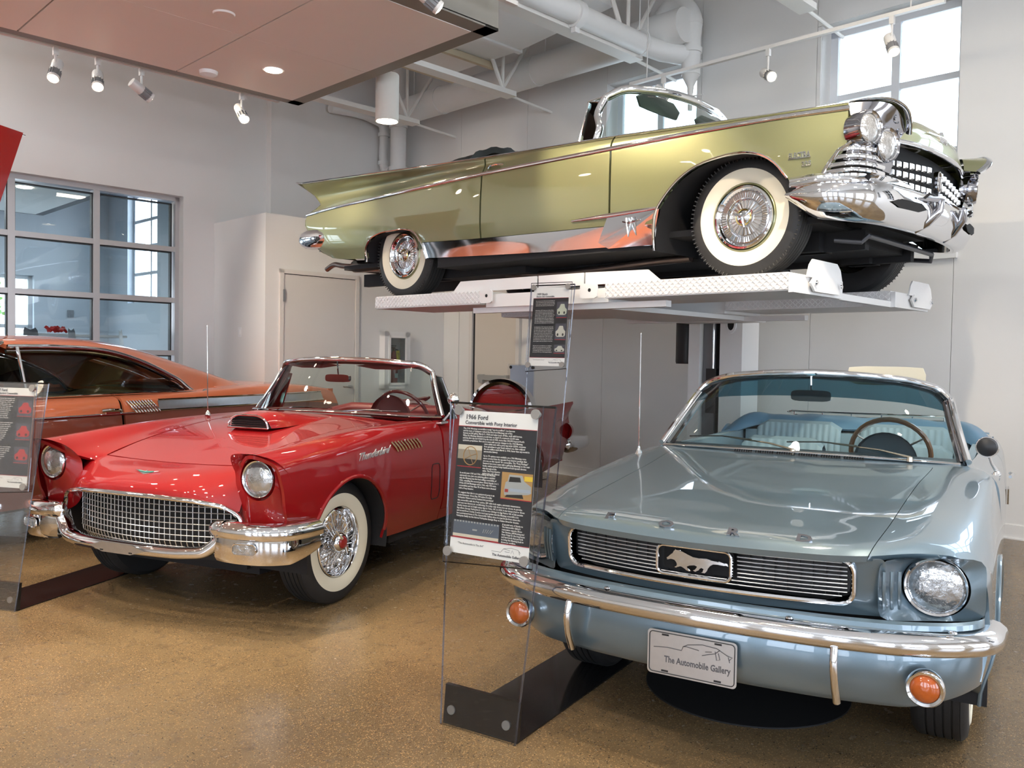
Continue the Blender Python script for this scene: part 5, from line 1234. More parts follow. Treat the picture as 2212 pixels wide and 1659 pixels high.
# chrome rocker
panel(BS, 2.6, 7.05, 5.22, 6, (10, 4), 'rocker_moulding', chrome, B, side=2, lipd=.02, arch=[b_arch, b_arch2])
red_refl = mat('deep_red_enamel', (.25, .02, .02), .25, coat=.8)
for sd in (1, -1):
    # gravel guard behind the front wheel
    q = MB(); poly = [(-.60, .24), (-.52, .455), (-.93, .445), (-1.03, .285), (-.95, .24)]
    q.add([(x, sd*(by(x, z)+.006), z) for x, z in poly]+[(x, sd*(by(x, z)-.01), z) for x, z in poly], [(0, 1, 2, 3, 4)]+[(i, (i+1) % 5, (i+1) % 5+5, i+5) for i in range(5)]); q.out('gravel_guard', chrome, B, smooth=False)
    q = MB(); q.tube([(x, sd*(by(x, z)+.008), z) for x, z in ((-.53, .462), (-.93, .452), (-1.24, .447))], [.007, .011, .004], 8, flat=(.6, 1.4)); q.out('spear_moulding', chrome, B)
    q = MB(); q.tube([(-.72, sd*1.022, .42), (-.745, sd*1.03, .30), (-.77, sd*1.022, .42)], .007, 6); q.tube([(-.80, sd*1.02, .40), (-.745, sd*1.028, .385), (-.68, sd*1.02, .40)], .005, 6); q.out('vee_badge', chrome, B)
    # side trim line and top edge moulding
    q = MB(); q.tube([(p[0], sd*(p[1]+.004), p[2]) for p in BS.line(0.0, 10, 3, 90) if p[0] > -4.66], .009, 8, flat=(.6, 1.5)); q.out('side_moulding', chrome, B)
    q = MB(); pts = [(p[0], sd*(p[1]), p[2]+.006) for p in BS.line(0.02, 10, 1, 90)]; pts += [(-4.77, sd*.955, 1.172)]; q.tube(pts, .0125, 8, flat=(1.7, .8)); q.out('fender_top_moulding', chrome, B)
    q = MB(); G = [[(p[0], sd*p[1], p[2]) for p in (a, ((a[0]+b[0])/2, a[1]-.06, (a[2]+b[2])/2-.02), (b[0], b[1]-.10, b[2]-.06))] for a, b in zip(BS.line(5.5, 10, 0, 30), BS.line(5.5, 10, 0, 30))]
    q.grid(G); q.out('fin_inner_panel', olive_paint, B)
    # fin tail closing panel
    tc_ = [(x, z) for x, z in tail_cut if .40 < z < 1.19 and x > -4.85]
    q = MB(); q.grid([[(x, sd*(by(x, z)-d), z) for d in (0.0, .03, .12, .3)] for x, z in tc_]); q.out('tail_closing_panel', olive_paint, B)
    # rear bumper tip
    q = MB(); q.lathe([(0, -.55), (.05, -.53), (.085, -.46), (.10, -.36), (.10, -.18), (.085, -.06), (.05, 0), (.0, .01)], axis='X', seg=28, c=(-4.22, sd*.90, .612)); q.out('rear_bumper_tip', chrome, B)
    # door handle
    q = MB(); q.tube([(-1.93, sd*.985, .94), (-1.99, sd*1.01, .945), (-2.05, sd*1.01, .94), (-2.09, sd*.985, .932)], .009, 8); q.lathe([(.014, 0), (.012, .02), (0, .024)], axis='Y', seg=14, sgn=sd, c=(-2.10, sd*.975, .905)); q.out('door_handle', chrome, B)
    # lettering
    def bf(x0, z0, sd=sd): return lambda a, b, c: ((x0+a) if sd < 0 else (x0-a), sd*(by(x0, z0)+.004+c), z0+b)
    t = MB(); text_bm(t, 'ELECTRA', .042, bf(.405, .640), extr=.003, bold=.0008, width=.125); t.box((.405, sd*(by(.4, .63)+.004), .636), (.13, .004, .004)); t.out('name_badge', chrome, B, smooth=False)
    t = MB(); text_bm(t, '225', .036, bf(.445, .590), extr=.003, bold=.0008, width=.055); t.out('number_badge', chrome, B, smooth=False)
for arch in (b_arch, b_arch2):
    n = len(arch)-2
    for sd in (1, -1):
        q = MB(); q.tube([(x, sd*(by(x, z)+.004), z) for x, z in arch[:n]], .010, 8, flat=(1.2, .8)); q.out('arch_moulding', chrome, B)
        q = MB(); G = [[(x, sd*y, z) for y in (.42, .98)] for x, z in arch[:n]]; q.grid(G); q.add([(x, sd*.42, z) for x, z in arch[:n]], [tuple(range(n))]); q.out('wheel_housing', underbody, B)
for x, sd in ((0.0, 1), (0.0, -1), (-3.208, 1), (-3.208, -1)):
    o, c, h = tyre(B, x, sd*.79, sd, .366, .205, (.205, .300), .205, ribs=84)
    q = MB(); q.lathe([(.208, .085), (.204, .092), (.198, .095), (.196, .088)], c=c, axis='Y', seg=56, sgn=sd); q.out('painted_rim', olive_paint, o)
    q = MB(); q.lathe([(.196, .084), (.19, .104), (.178, .108), (.168, .10), (.158, .078), (.152, .074), (.150, .085), (.12, .088), (.112, .080), (.108, .066), (.06, .075), (.048, .09), (.046, .10), (.03, .112), (.0, .116)], c=c, axis='Y', seg=64, sgn=sd); wc = q.out('wheel_cover', chrome, o)
    q = MB()
    for k in range(60):
        a = 2*pi*k/60; R_ = Matrix.Rotation(-a, 3, 'Y'); q.box(Vector(c)+Vector((.135*cos(a), sd*.088, .135*sin(a))), (.030, .008, .006), M=R_)
    f = q.out('cover_fins', chrome, o, smooth=False); f['kind'] = 'stuff'
    q = MB()
    for k in range(24):
        a = 2*pi*k/24; R_ = Matrix.Rotation(-a, 3, 'Y'); q.box(Vector(c)+Vector((.082*cos(a), sd*.074, .082*sin(a))), (.046, .006, .007), M=R_)
    f = q.out('cover_flutes', brushed, o, smooth=False); f['kind'] = 'stuff'
    for k in range(3):
        a = .5+2*pi*k/3; p = [Vector(c)+Vector((r*cos(a+r*3), sd*(.112-.12*r), r*sin(a+r*3))) for r in (.0, .03, .062)]; q = MB(); q.tube(p, [.013, .011, .007], 8); q.out('spinner_bar', chrome, o)
    q = MB(); q.lathe([(.05, .094), (.052, .099), (.046, .104), (.042, .1)], c=c, axis='Y', seg=32, sgn=sd); q.out('gold_ring', mat('gold_metal', (.6, .45, .15), .2, 1.0), o)
# front end -------------------------------------------------------
# hood, top surface sinks between the fender peaks
BH = Surf([
 [(.835, 0, .775), (.825, .25, .772), (.80, .45, .768), (.76, .64, .765), (.72, .78, .80)],
 [(.840, 0, .85), (.830, .25, .848), (.80, .45, .842), (.765, .62, .83), (.73, .74, .855)],
 [(.795, 0, .925), (.785, .25, .92), (.76, .45, .905), (.73, .62, .885), (.71, .80, .905)],
 [(.60, 0, .975), (.60, .25, .965), (.59, .45, .945), (.57, .62, .915), (.55, .84, .915)],
 [(-.10, 0, .985), (-.10, .25, .975), (-.10, .45, .955), (-.10, .62, .94), (-.10, .85, .945)],
 [(-.55, 0, 1.01), (-.55, .25, 1.0), (-.55, .45, .985), (-.55, .65, .965), (-.55, .86, .965)]])
hd2 = panel(BH, 0, 5, 0, 4, (10, 8), 'hood', olive_paint, B, side=0, lipd=.02)[0]
hb = MB(); text_bm(hb, 'BUICK', .032, lambda a, b, c: (.848-b*.25+c, a, .845+b*.9), extr=.002, bold=.001, width=.11); hb.box((.838, 0, .857), (.014, .135, .034)); hb.tube([(.842, .0, .878), (.836, -.26, .862)], .005, 6); hb.tube([(.842, 0, .878), (.836, .26, .862)], .005, 6); hb.lathe([(.02, 0), (.014, .02), (0, .026)], axis='Z', seg=16, c=(.828, 0, .888)); hb.out('hood_badge', chrome, hd2, smooth=False)
for sd in (1, -1):
    # eyebrow: chrome ridge from the fender peak down to the hood corner
    q = MB(); eb = spl([(.60, .955, .905), (.74, .925, .915), (.85, .86, .905), (.89, .80, .87), (.885, .72, .815), (.86, .65, .772)], 6); q.tube([(x, sd*y, z) for x, y, z in eb], .015, 10, flat=(1.4, .7)); q.out('brow_moulding', chrome, B)
    ip = spl([(.55, .84, .915), (.65, .80, .912), (.71, .76, .895), (.75, .70, .875), (.77, .66, .83), (.79, .60, .78)], 6)
    q = MB(); q.grid([[(a[0]+(b[0]-a[0])*t, sd*(a[1]+(b[1]-a[1])*t), a[2]+(b[2]-a[2])*t+.006-.02*sin(pi*t)*0) for t in (0, .33, .66, 1)] for a, b in zip(eb, ip)]); q.out('brow_panel', olive_paint, B)
    # lamp panel
    P = [[(.66, .985, .90), (.74, .95, .90), (.83, .87, .892), (.86, .78, .85), (.85, .66, .78)],
         [(.68, .99, .80), (.73, .97, .80), (.77, .90, .78), (.80, .80, .745), (.80, .66, .72)],
         [(.68, .99, .70), (.72, .98, .68), (.76, .90, .665), (.78, .80, .65), (.79, .66, .63)],
         [(.64, .985, .60), (.68, .975, .59), (.73, .90, .58), (.75, .80, .57), (.77, .66, .56)]]
    S_ = Surf(P); G = S_.ev(samples(0, 3, 5), samples(0, 4, 5)); 
    if sd < 0: G = my(G)
    q = MB(); q.grid(G); q.out('lamp_panel', dark_chrome, B)
    for cc, r in (((.748, .955, .755), .080), ((.785, .800, .688), .080)):
        D_ = Vector((1, sd*.30, -.02)).normalized(); Mx = D_.to_track_quat('Z', 'Y').to_matrix(); c = Vector((cc[0]+.015, sd*cc[1], cc[2]))
        q = MB(); q.lathe([(r+.012, -.09), (r+.016, 0), (r+.012, .016), (r+.004, .010)], axis='Z', seg=36, M=Mx, c=c); q.out('lamp_barrel', dark_chrome, B)
        hl = headlamp(B, tuple(c+D_*(-.004)), r, D_, .010)
    for cc in ((.84, .775, .835), (.83, .70, .775)):
        q = MB(); q.lathe([(.032, -.02), (.034, .004), (.026, .008), (.022, -.006), (0, -.008)], axis='X', seg=24, c=(cc[0], sd*cc[1], cc[2])); q.out('brow_roundel', dark_chrome, B)
    # side grille wrap: stacked bars between fender edge and bumper
    for z, x0 in ((.655, .60), (.615, .57), (.575, .55), (.54, .52)):
        q = MB(); q.tube(spl([(x0+.02, sd*1.0, z), (.70, sd*.985, z), (.76, sd*.92, z-.005), (.79, sd*.80, z-.01)], 5), .011, 8, flat=(.7, 1.2)); q.out('wrap_bar', chrome, B)
    q = MB(); q.grid([[(x, sd*y, z) for x, y in ((.50, .97), (.66, .965), (.74, .88), (.76, .74))] for z in (.46, .70)]); q.out('wrap_backing', void_m, B)
    q = MB(); q.tube([(.50, sd*1.008, .47), (.56, sd*1.01, .57), (.62, sd*1.01, .645), (.69, sd*1.0, .685)], .010, 8); q.out('fender_edge_moulding', chrome, B)
# grille lip moulding below the hood
q = MB(); h = [(.845, 0, .765), (.835, .25, .763), (.81, .45, .76), (.775, .62, .752)]; h = spl(h, 6); q.tube([(x, -y, z) for x, y, z in h[::-1]]+h[1:], .018, 10, flat=(1, .8)); q.out('grille_lip', chrome, B)
xg2 = lambda y: .81-.05*(abs(y)/.66)**1.5
q = MB(); q.grid([[(xg2(y)-.05, y, z) for z in (.45, .6, .76)] for y in np.linspace(-.80, .80, 17)]); g2 = q.out('grille', void_m, B)
for r_ in range(4):
    for k in range(9):
        for sd in (1, -1):
            y = sd*(.105+k*.083); z = .478+r_*.066-.075*abs(y)*(r_/3)
            if r_ >= 2 and k > 6: continue
            q = MB(); x = xg2(y)-.012; s_ = .0185
            q.add([(x, y-s_, z-s_), (x, y+s_, z-s_), (x, y+s_, z+s_), (x, y-s_, z+s_), (x+.016, y-s_*.7, z-s_*.7), (x+.016, y+s_*.7, z-s_*.7), (x+.016, y+s_*.7, z+s_*.7), (x+.016, y-s_*.7, z+s_*.7)], [(4, 5, 6, 7), (0, 1, 5, 4), (1, 2, 6, 5), (2, 3, 7, 6), (3, 0, 4, 7)])
            q.out('grille_block', bar_m, g2, smooth=False)
for r_ in range(4): q = MB(); q.tube([(xg2(y)-.02, y, .478+r_*.066-.075*abs(y)*(r_/3)) for y in np.linspace(-.78, .78, 13)], .0035, 5); q.out('grille_bar', black, g2)
q = MB(); q.prism(ring2(0, .61, .036, .065, 24), .80, .825, 'X'); md = q.out('grille_medallion', dark_chrome, g2)
q = MB(); q.tube([(.827, -.02, .64), (.832, 0, .57), (.827, .02, .64)], .004, 6); q.tube([(.828, y, z) for y, z in ring2(0, .61, .034, .062, 30)], .004, 6, closed=True); q.out('medallion_trim', chrome, md)
# bumper
bpth = spl([(.85, 0, .40), (.84, .3, .40), (.815, .55, .40), (.775, .76, .40), (.71, .90, .40), (.60, .985, .405), (.46, 1.015, .415), (.34, 1.02, .43)], 6)
bpth = [(x, -y, z) for x, y, z in bpth[::-1]]+bpth[1:]
def bprof(s):
    e = abs(s-.5)*2; k = 1-.80*max(0, (e-.80)/.20)**1.3; kk = 1-.15*max(0, (e-.55)/.45)-.70*max(0, (e-.80)/.20)**1.2
    return [(-.10, .105*k), (-.04, .115*k), (.01, .095*k), (.03, .055*k), (.036, .0), (.018, -.05*kk), (-.015, -.105*kk), (-.06, -.125*kk), (-.10, -.12*kk)]
q = MB(); sweep(q, bpth, bprof); bb2 = q.out('front_bumper', chrome, B, ang=60)
for sd in (1, -1):
    q = MB(); sw_ = spl([(.80, .40, .50), (.79, .62, .505), (.75, .82, .508), (.66, .96, .508), (.52, 1.02, .505), (.36, 1.03, .50)], 6)
    if sd < 0: sw_ = [(x, -y, z) for x, y, z in sw_[::-1]]
    sweep(q, sw_, [(-.05, .028), (0, .032), (.014, .018), (.010, 0), (.016, -.018), (0, -.03), (-.05, -.03)]); q.out('upper_bumper_wing', chrome, B)
    q = MB(); q.tube([(x-.012, y*.99, z-.034) for x, y, z in sw_], .010, 6); q.out('wing_gap', void_m, B)
    q = MB(); q.prism([(a, b) for a, b in polar_box(sd*.56, .385, sd*.56-.19, sd*.56+.19, .362, .410, 28)], 0, .004, f=lambda a, b, h_: (.897-.140*abs(a)**2+h_+(b-.385)*.25, a, b)); q.out('air_slot', void_m, bb2, smooth=False)
    q = MB(); q.tube([(.905, sd*.215, .465), (.90, sd*.225, .40), (.84, sd*.25, .33), (.775, sd*.265, .285)], [.024, .026, .026, .018], 12, flat=(1.1, 1)); q.tube([(.905, sd*.215, .462), (.885, sd*.34, .452), (.86, sd*.46, .44)], [.022, .014, .006], 10, flat=(.6, 1)); q.out('bumper_guard', dark_chrome, B)
    q = MB(); q.tube([(.875, sd*.40, .45), (.905, sd*.40, .475)], .008, 6); q.out('guard_fin', black, B)
# underside
q = MB(); q.bx(-4.4, .55, -.42, -.36, .18, .30).bx(-4.4, .55, .36, .42, .18, .30).bx(-4.2, .45, -.80, .80, .30, .34).bx(-2.7, -.62, -.95, .95, .22, .30).bx(-.5, .5, -.35, .35, .22, .45).bx(-.75, .60, -.45, .45, .32, .75); q.out('chassis', underbody, B, smooth=False)
q = MB(); q.cyl((.62, -.55, .24), (.62, .55, .24), .016, 10); q.tube([(.62, -.55, .24), (.60, -.60, .20), (.45, -.62, .22)], .016, 8); q.tube([(.62, .55, .24), (.60, .60, .20), (.45, .62, .22)], .016, 8); q.out('sway_bar', mat('steel_dark', (.10, .10, .11), .4, .8), B)
q = MB(); q.cyl((0, -.7, .30), (0, .7, .30), .03, 12); q.bx(.1, .3, -.5, -.3, .18, .32).bx(.1, .3, .3, .5, .18, .32); q.out('front_axle', underbody, B)
q = MB(); q.cyl((-3.208, -.75, .36), (-3.208, .75, .36), .045, 14); q.lathe([(.0, -.16), (.1, -.12), (.14, 0), (.1, .12), (0, .16)], axis='Y', seg=24, c=(-3.208, 0, .36)); q.out('rear_axle', underbody, B)
q = MB(); q.cyl((-.7, 0, .27), (-3.1, 0, .33), .045, 14); q.out('drive_shaft', underbody, B)
for sd in (1, -1):
    q = MB(); q.tube(spl([(-.6, sd*.5, .2), (-2.4, sd*.5, .2), (-2.9, sd*.55, .3), (-3.5, sd*.62, .32)], 5), .028, 10); q.cyl((-3.65, sd*.62, .33), (-4.3, sd*.60, .36), .06, 16); q.tube(spl([(-4.3, sd*.60, .36), (-4.52, sd*.60, .38), (-4.65, sd*.60, .40), (-4.78, sd*.60, .36)], 5), .026, 12); q.out('exhaust_pipe', mat('exhaust_steel', (.22, .17, .15), .3, .9), B)
    q = MB(); q.bx(-3.0, -2.0, sd*.45-.2, sd*.45+.2, .17, .24); q.out('muffler', underbody, B, smooth=False)
# cabin
base = [(-.56, 0, 1.01), (-.60, .35, 1.0), (-.72, .65, .985), (-.95, .86, .98), (-1.12, .905, .985)]
top = [(-.88, 0, 1.405), (-.90, .3, 1.398), (-.96, .55, 1.38), (-1.04, .72, 1.35), (-1.09, .78, 1.31)]
g, Bc, Tc = windscreen(B, base, top, bulge=.03)
hd_ = spl([(-.88, 0, 1.42), (-.90, .3, 1.412), (-.96, .56, 1.393), (-1.04, .74, 1.365), (-1.115, .82, 1.31)], 6)+spl([(-1.115, .82, 1.31), (-1.14, .87, 1.20), (-1.10, .90, 1.08), (-1.12, .915, .99)], 5)[1:]
full = [(x, -y, z) for x, y, z in hd_[::-1]]+hd_[1:]
q = MB(); q.tube(full, .024, 10, flat=(1.3, 1)); q.out('windscreen_frame', chrome, B)
q = MB(); q.tube([(x+.0, -y, z) for x, y, z in Bc[::-1]]+Bc[1:], .012, 8); q.out('windscreen_moulding', chrome, B)
for sd in (1, -1):
    q = MB(); q.prism([(-1.15, .99), (-1.15, 1.28), (-1.25, 1.30), (-1.29, .99)], sd*.89, sd*.894, 'Y', f=lambda a, b, h_: (a, h_-(b-.99)*sd*.18, b)); vw = q.out('vent_window', wind_glass, B, smooth=False)
    q = MB(); q.tube([(-1.15, sd*.838, 1.285), (-1.25, sd*.836, 1.305), (-1.29, sd*.89, .99)], .009, 8); q.tube([(-1.10, sd*.825, 1.32), (-1.25, sd*.836, 1.305)], .011, 8, flat=(1.5, .7)); q.out('vent_frame', chrome, vw)
    q = MB(); q.prism([(y, z) for y, z in polar_box(sd*.38, 1.335, sd*.38-.27, sd*.38+.27, 1.27, 1.385, 24)], -.98, -.965, 'X'); q.out('sun_visor', mat('green_grey_vinyl', (.10, .14, .12), .5), B)
rear_view_mirror(B, (-.80, 0, 1.16), .24, .06, .06, dark_chrome)
gv = mat('green_vinyl', (.13, .17, .10), .45)
q = MB(); q.bx(-3.0, -.9, -.88, .88, .40, .43).bx(-3.0, -.9, .86, .90, .4, .95).bx(-3.0, -.9, -.90, -.86, .4, .95).bx(-3.02, -2.95, -.88, .88, .4, .98); q.out('cabin_tub', gv, B, smooth=False)
q = MB(); q.grid([[(-.62-.3*(y/.88)**2, y, .99), (-.95, y, 1.0), (-1.08, y, .97), (-1.08, y, .8)] for y in np.linspace(-.86, .86, 13)]); q.out('dashboard', gv, B)
steering_wheel(B, (-1.30, .40, .98), .21, 62, gv, chrome)
for x in (-1.95, -2.85): pleated_back(B, x, -.80, .80, .55, .975, .12, gv, 24, 'bench_seat_back')
bt = MB(); G = []
for i in range(20):
    u = i/19; row = []
    for j in range(41):
        v = -1+2*j/40; row.append((-2.56-.74*u+.02*sin(v*11), v*.80, 1.0+.27*min(1, (1-abs(v)**4))*(1-.10*u)*sin(pi*min(1, .25+u*.70))**.35+.008*sin(v*30+u*9)))
    G.append(row)
bt.grid(G); bt.lip(.05); bt.out('folded_top', mat('black_canvas', (.012, .014, .013), .6, noise=.3, nscale=20), B)
dk = Surf([[(-2.56, 0, 1.0), (-2.56, .5, 1.0), (-2.56, .86, 1.02)], [(-3.3, 0, 1.02), (-3.3, .5, 1.0), (-3.3, .86, 1.05)], [(-4.0, 0, 1.0), (-4.0, .5, .96), (-4.0, .85, 1.08)], [(-4.55, 0, .95), (-4.55, .5, .90), (-4.55, .84, 1.09)]])
panel(dk, 0, 3, 0, 2, (6, 8), 'trunk_lid', olive_paint, B, side=0, lipd=.02)
MB().bx(-4.56, -4.45, -.80, .80, .52, .93).out('tail_panel', olive_paint, B, smooth=False)
q = MB(); q.bx(-4.62, -4.50, -.85, .85, .50, .70); bmesh.ops.bevel(q.bm, geom=list(q.bm.edges), offset=.03, segments=3, affect='EDGES'); q.out('rear_bumper', chrome, B)
q = MB(); q.tube([(.0, .78, .96), (.0, .78, 1.22)], .0025, 6); q.out('aerial', chrome, B)

# ================================================================ THE LIFT
L = thing('car_lift', 'white parking lift with tread-plate runways and a rear column holding the green car', 'lift', (1.99, 5.835, 0), radians(-43.5))
def tread(mb, x0, x1, y, z0, z1, sd):
    k = 0; x = x0+.012
    while x < x1-.008:
        z = z0+.012; j = 0
        while z < z1-.006:
            mb.box((x, y, z), (.025, .006, .0065), M=Matrix.Rotation((.75 if (j+k) % 2 else -.75), 3, 'Y')); z += .0185; j += 1
        x += .0215; k += 1
    return mb
lift_w = mat('lift_white', (0.84, 0.83, 0.82), 0.42, noise=.02)
for sd in (-1, 1):
    ya, yb = sd*.44, sd*1.10
    for x0, x1 in ((-3.32, -2.04), (-.87, .40)):
        rw = MB(); rw.bx(x0, x1, min(ya, yb), max(ya, yb), BZ-.105, BZ-.002); bmesh.ops.bevel(rw.bm, geom=[e for e in rw.bm.edges], offset=.006, segments=2, affect='EDGES'); rw = rw.out('runway', lift_w, L)
        tr_ = tread(MB(), x0, x1, yb+sd*.001, BZ-.10, BZ-.005, sd); tr_ = tr_.out('tread_pattern', lift_w, rw, smooth=False); tr_['kind'] = 'stuff'
        if sd > 0: t2 = tread(MB(), x0, x1, ya-.001, BZ-.10, BZ-.005, sd).out('tread_pattern', lift_w, rw, smooth=False); t2['kind'] = 'stuff'
        bw = MB(); bw.bx(x0-.001, x0+.003, min(ya, yb), max(ya, yb), BZ-.1, BZ-.01); bw.out('runway_end', lift_w, rw, smooth=False)
    MB().bx(-2.03, -.88, min(sd*.46, sd*1.05), max(sd*.46, sd*1.05), BZ-.125, BZ-.03).out('runway_channel', white_metal, L, smooth=False)
    for x0, x1 in ((-2.04, -1.91), (-1.075, -.93)):
        p = MB(); p.prism(polar_box((x0+x1)/2, BZ-.05, x0, x1, BZ-.10, BZ+.0, 24), yb, yb+sd*.012, 'Y'); p = p.out('joint_plate', lift_w, L, smooth=False)
        b = MB(); b.cyl(((x0+x1)/2+.01, yb+sd*.011, BZ-.045), ((x0+x1)/2+.01, yb+sd*.014, BZ-.045), .012, 16); b.out('bolt_hole', void_m, p)
    for pts in ([(-2.40, 0), (-2.31, .085), (-1.52, .085), (-1.52, 0)], [(-1.50, 0), (-1.50, .085), (-1.09, .085), (-1.09, 0)], [(-1.075, 0), (-1.075, .085), (-.57, .075), (-.47, .0)]):
        p = MB(); p.prism([(a, BZ+b-.004) for a, b in pts], sd*1.04, sd*1.055, 'Y'); p.out('side_flange', lift_w, L, smooth=False)
    # wheel stops at the front end
    ex_ = MB(); ex_.bx(.40, .43, min(ya, yb), max(ya, yb), BZ-.115, BZ-.01); ex_.out('end_bracket', lift_w, L, smooth=False)
    yc = sd*.72 if sd < 0 else .90
    st = MB(); st.prism([(yc-.24, BZ-.02), (yc-.21, BZ+.05), (yc-.17, BZ+.085), (yc+.16, BZ+.085), (yc+.21, BZ+.05), (yc+.24, BZ-.02)], .435, .445, 'X'); st.out('wheel_stop', lift_w, L, smooth=False)
    st = MB(); st.prism(polar_box(yc, BZ-.055, yc-.22, yc+.22, BZ-.10, BZ-.01, 24), .445, .458, 'X'); st = st.out('stop_bracket', lift_w, L, smooth=False)
    for y in (yc-.17, yc+.17): b = MB(); b.cyl((.458, y, BZ-.05), (.470, y, BZ-.05), .018, 6); b.cyl((.47, y, BZ-.05), (.476, y, BZ-.05), .009, 10); b.out('bolt', chrome, st)
MB().bx(.36, .40, -.42, .44, BZ-.115, BZ-.075).out('front_cross_bar', lift_w, L, smooth=False)
MB().bx(-1.75, -.98, -1.0, 1.35, BZ-.16, BZ-.125).out('carriage_beam', lift_w, L, smooth=False)
q = MB(); q.bx(-2.2, -.45, -1.02, -.96, BZ-.165, BZ-.125).bx(-2.2, -.45, .96, 1.02, BZ-.165, BZ-.125); q.out('carriage_rail', white_metal, L, smooth=False)
# column stands behind the car against the wall; built in room axes
LC = thing('lift_column', 'white lift column with dark chain slot standing behind the blue car', 'lift column', RW(7.0, 4.33, 0), ROOM_ROT)
q = MB(); q.bx(0, .30, .165, .285, 0, 2.0).bx(0, .30, -.285, -.055, 0, 2.0).bx(.24, .30, -.06, .17, 0, 2.0); q.out('post', lift_w, LC, smooth=False)
MB().bx(.08, .24, -.05, .03, 0, 2.0).out('chain_slot', void_m, LC, smooth=False)
MB().bx(.06, .24, .03, .16, 0, 2.0).out('inner_channel', mat('galvanised_grey', (.20, .205, .22), .4, .5), LC, smooth=False)
MB().cyl((.06, .045, .9), (.06, .045, 1.97), .012, 12).out('piston_rod', chrome, LC)
MB().bx(.02, .10, -.01, .10, .9, 1.32).out('cylinder_head', black, LC, smooth=False)
q = MB(); q.lathe([(.055, 0), (.055, .012), (.036, .014), (.036, .004)], axis='X', seg=32, c=(0, -.17, 1.73), sgn=-1, M=Matrix.Diagonal((1, 1, 1.5))); q = q.out('button_plate', white_paint, LC)
MB().lathe([(.036, .005), (0, .006)], axis='X', seg=28, c=(0, -.17, 1.73), sgn=-1, M=Matrix.Diagonal((1, 1, 1.5))).out('black_button', void_m, LC)
MB().bx(-.02, .30, -.4, .4, 0, .02).out('base_plate', lift_w, LC, smooth=False)
hyd = MB(); hyd.lathe([(.0, 1.36), (.105, 1.36), (.11, 1.38), (.11, 1.80), (.10, 1.85), (.06, 1.87), (.05, 1.90), (.07, 1.92), (.07, 1.99), (.0, 1.99)], axis='Z', seg=32, c=(0, 0, 0)); hyd.bx(-.05, .10, -.14, -.08, 1.5, 1.56)
hyd.tube(spl([(0, .05, 1.95), (.02, .11, 1.92), (.0, .12, 1.85), (.0, .09, 1.83)], 4), .012, 8)
o = hyd.out('hydraulic_unit', black, LC); o.location = (.15, .40, 0)
# ================================================================ CORAL HARDTOP (behind, left)
_h = radians(-113.48); _cx, _sx = cos(_h), sin(_h)
O = car('coral_hardtop', 'coral orange two-door hardtop with swept roof and louvred chrome vent behind the door', -1.6746+2.85*_sx, 5.0834-2.85*_cx, -113.48)
OS = Surf([[(x, *p) for p in row] for x, row in (
 (2.25, [(.70, .97), (.82, .95), (.90, .86), (.93, .70), (.92, .5), (.86, .36)]),
 (1.4, [(.76, 1.01), (.87, .995), (.945, .90), (.965, .72), (.955, .48), (.90, .30)]),
 (.5, [(.78, 1.03), (.89, 1.01), (.95, .91), (.968, .72), (.955, .48), (.90, .29)]),
 (.1, [(.80, 1.04), (.90, 1.015), (.95, .91), (.97, .72), (.955, .48), (.90, .28)]),
 (-.93, [(.80, 1.05), (.905, 1.02), (.95, .91), (.972, .72), (.955, .48), (.90, .28)]),
 (-1.7, [(.80, 1.06), (.905, 1.03), (.95, .91), (.972, .72), (.955, .48), (.90, .28)]),
 (-2.6, [(.78, 1.09), (.89, 1.06), (.95, .91), (.968, .72), (.95, .50), (.89, .32)]),
 (-3.5, [(.74, 1.07), (.85, 1.04), (.93, .89), (.95, .70), (.93, .50), (.86, .38)]),
 (-3.9, [(.70, 1.03), (.80, 1.00), (.89, .86), (.91, .68), (.89, .52), (.82, .42)]))])
o_a1, o_a2 = arc_poly(1.35, .36, .40), arc_poly(-1.72, .36, .37)
panel(OS, 0, 2.97, 0, 2, (8, 6), 'fender', coral_paint, O, side=2, lipd=.02)
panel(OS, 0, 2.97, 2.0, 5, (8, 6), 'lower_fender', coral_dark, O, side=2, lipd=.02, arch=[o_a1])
panel(OS, 3.01, 3.99, 0, 2, (14, 6), 'door', coral_paint, O, side=2, lipd=.02)
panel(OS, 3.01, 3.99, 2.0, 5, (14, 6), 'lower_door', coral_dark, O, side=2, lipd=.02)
panel(OS, 4.03, 8, 0, 2, (10, 6), 'rear_quarter', coral_paint, O, side=2, lipd=.02)
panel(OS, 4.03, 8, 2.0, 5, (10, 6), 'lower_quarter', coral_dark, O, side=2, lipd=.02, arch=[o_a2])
OH = Surf([[(2.3, 0, .98), (2.3, .4, .975), (2.25, .70, .965)], [(1.4, 0, 1.04), (1.4, .4, 1.03), (1.4, .76, 1.01)], [(.5, 0, 1.07), (.5, .4, 1.06), (.45, .80, 1.035)]])
panel(OH, 0, 2, 0, 2, (8, 8), 'hood', coral_paint, O, side=0, lipd=.02)
OD = Surf([[(-2.15, 0, 1.12), (-2.15, .4, 1.12), (-2.15, .80, 1.075)], [(-2.8, 0, 1.12), (-2.8, .4, 1.115), (-2.8, .78, 1.09)], [(-3.5, 0, 1.09), (-3.5, .4, 1.08), (-3.5, .74, 1.07)], [(-3.9, 0, 1.04), (-3.9, .4, 1.03), (-3.9, .70, 1.03)]])
panel(OD, 0, 3, 0, 2, (8, 8), 'trunk_lid', coral_paint, O, side=0, lipd=.02)
MB().bx(-3.93, -3.85, -.80, .80, .45, 1.02).out('tail_panel', coral_paint, O, smooth=False)
MB().bx(2.2, 2.3, -.80, .80, .40, .96).out('front_panel', coral_paint, O, smooth=False)
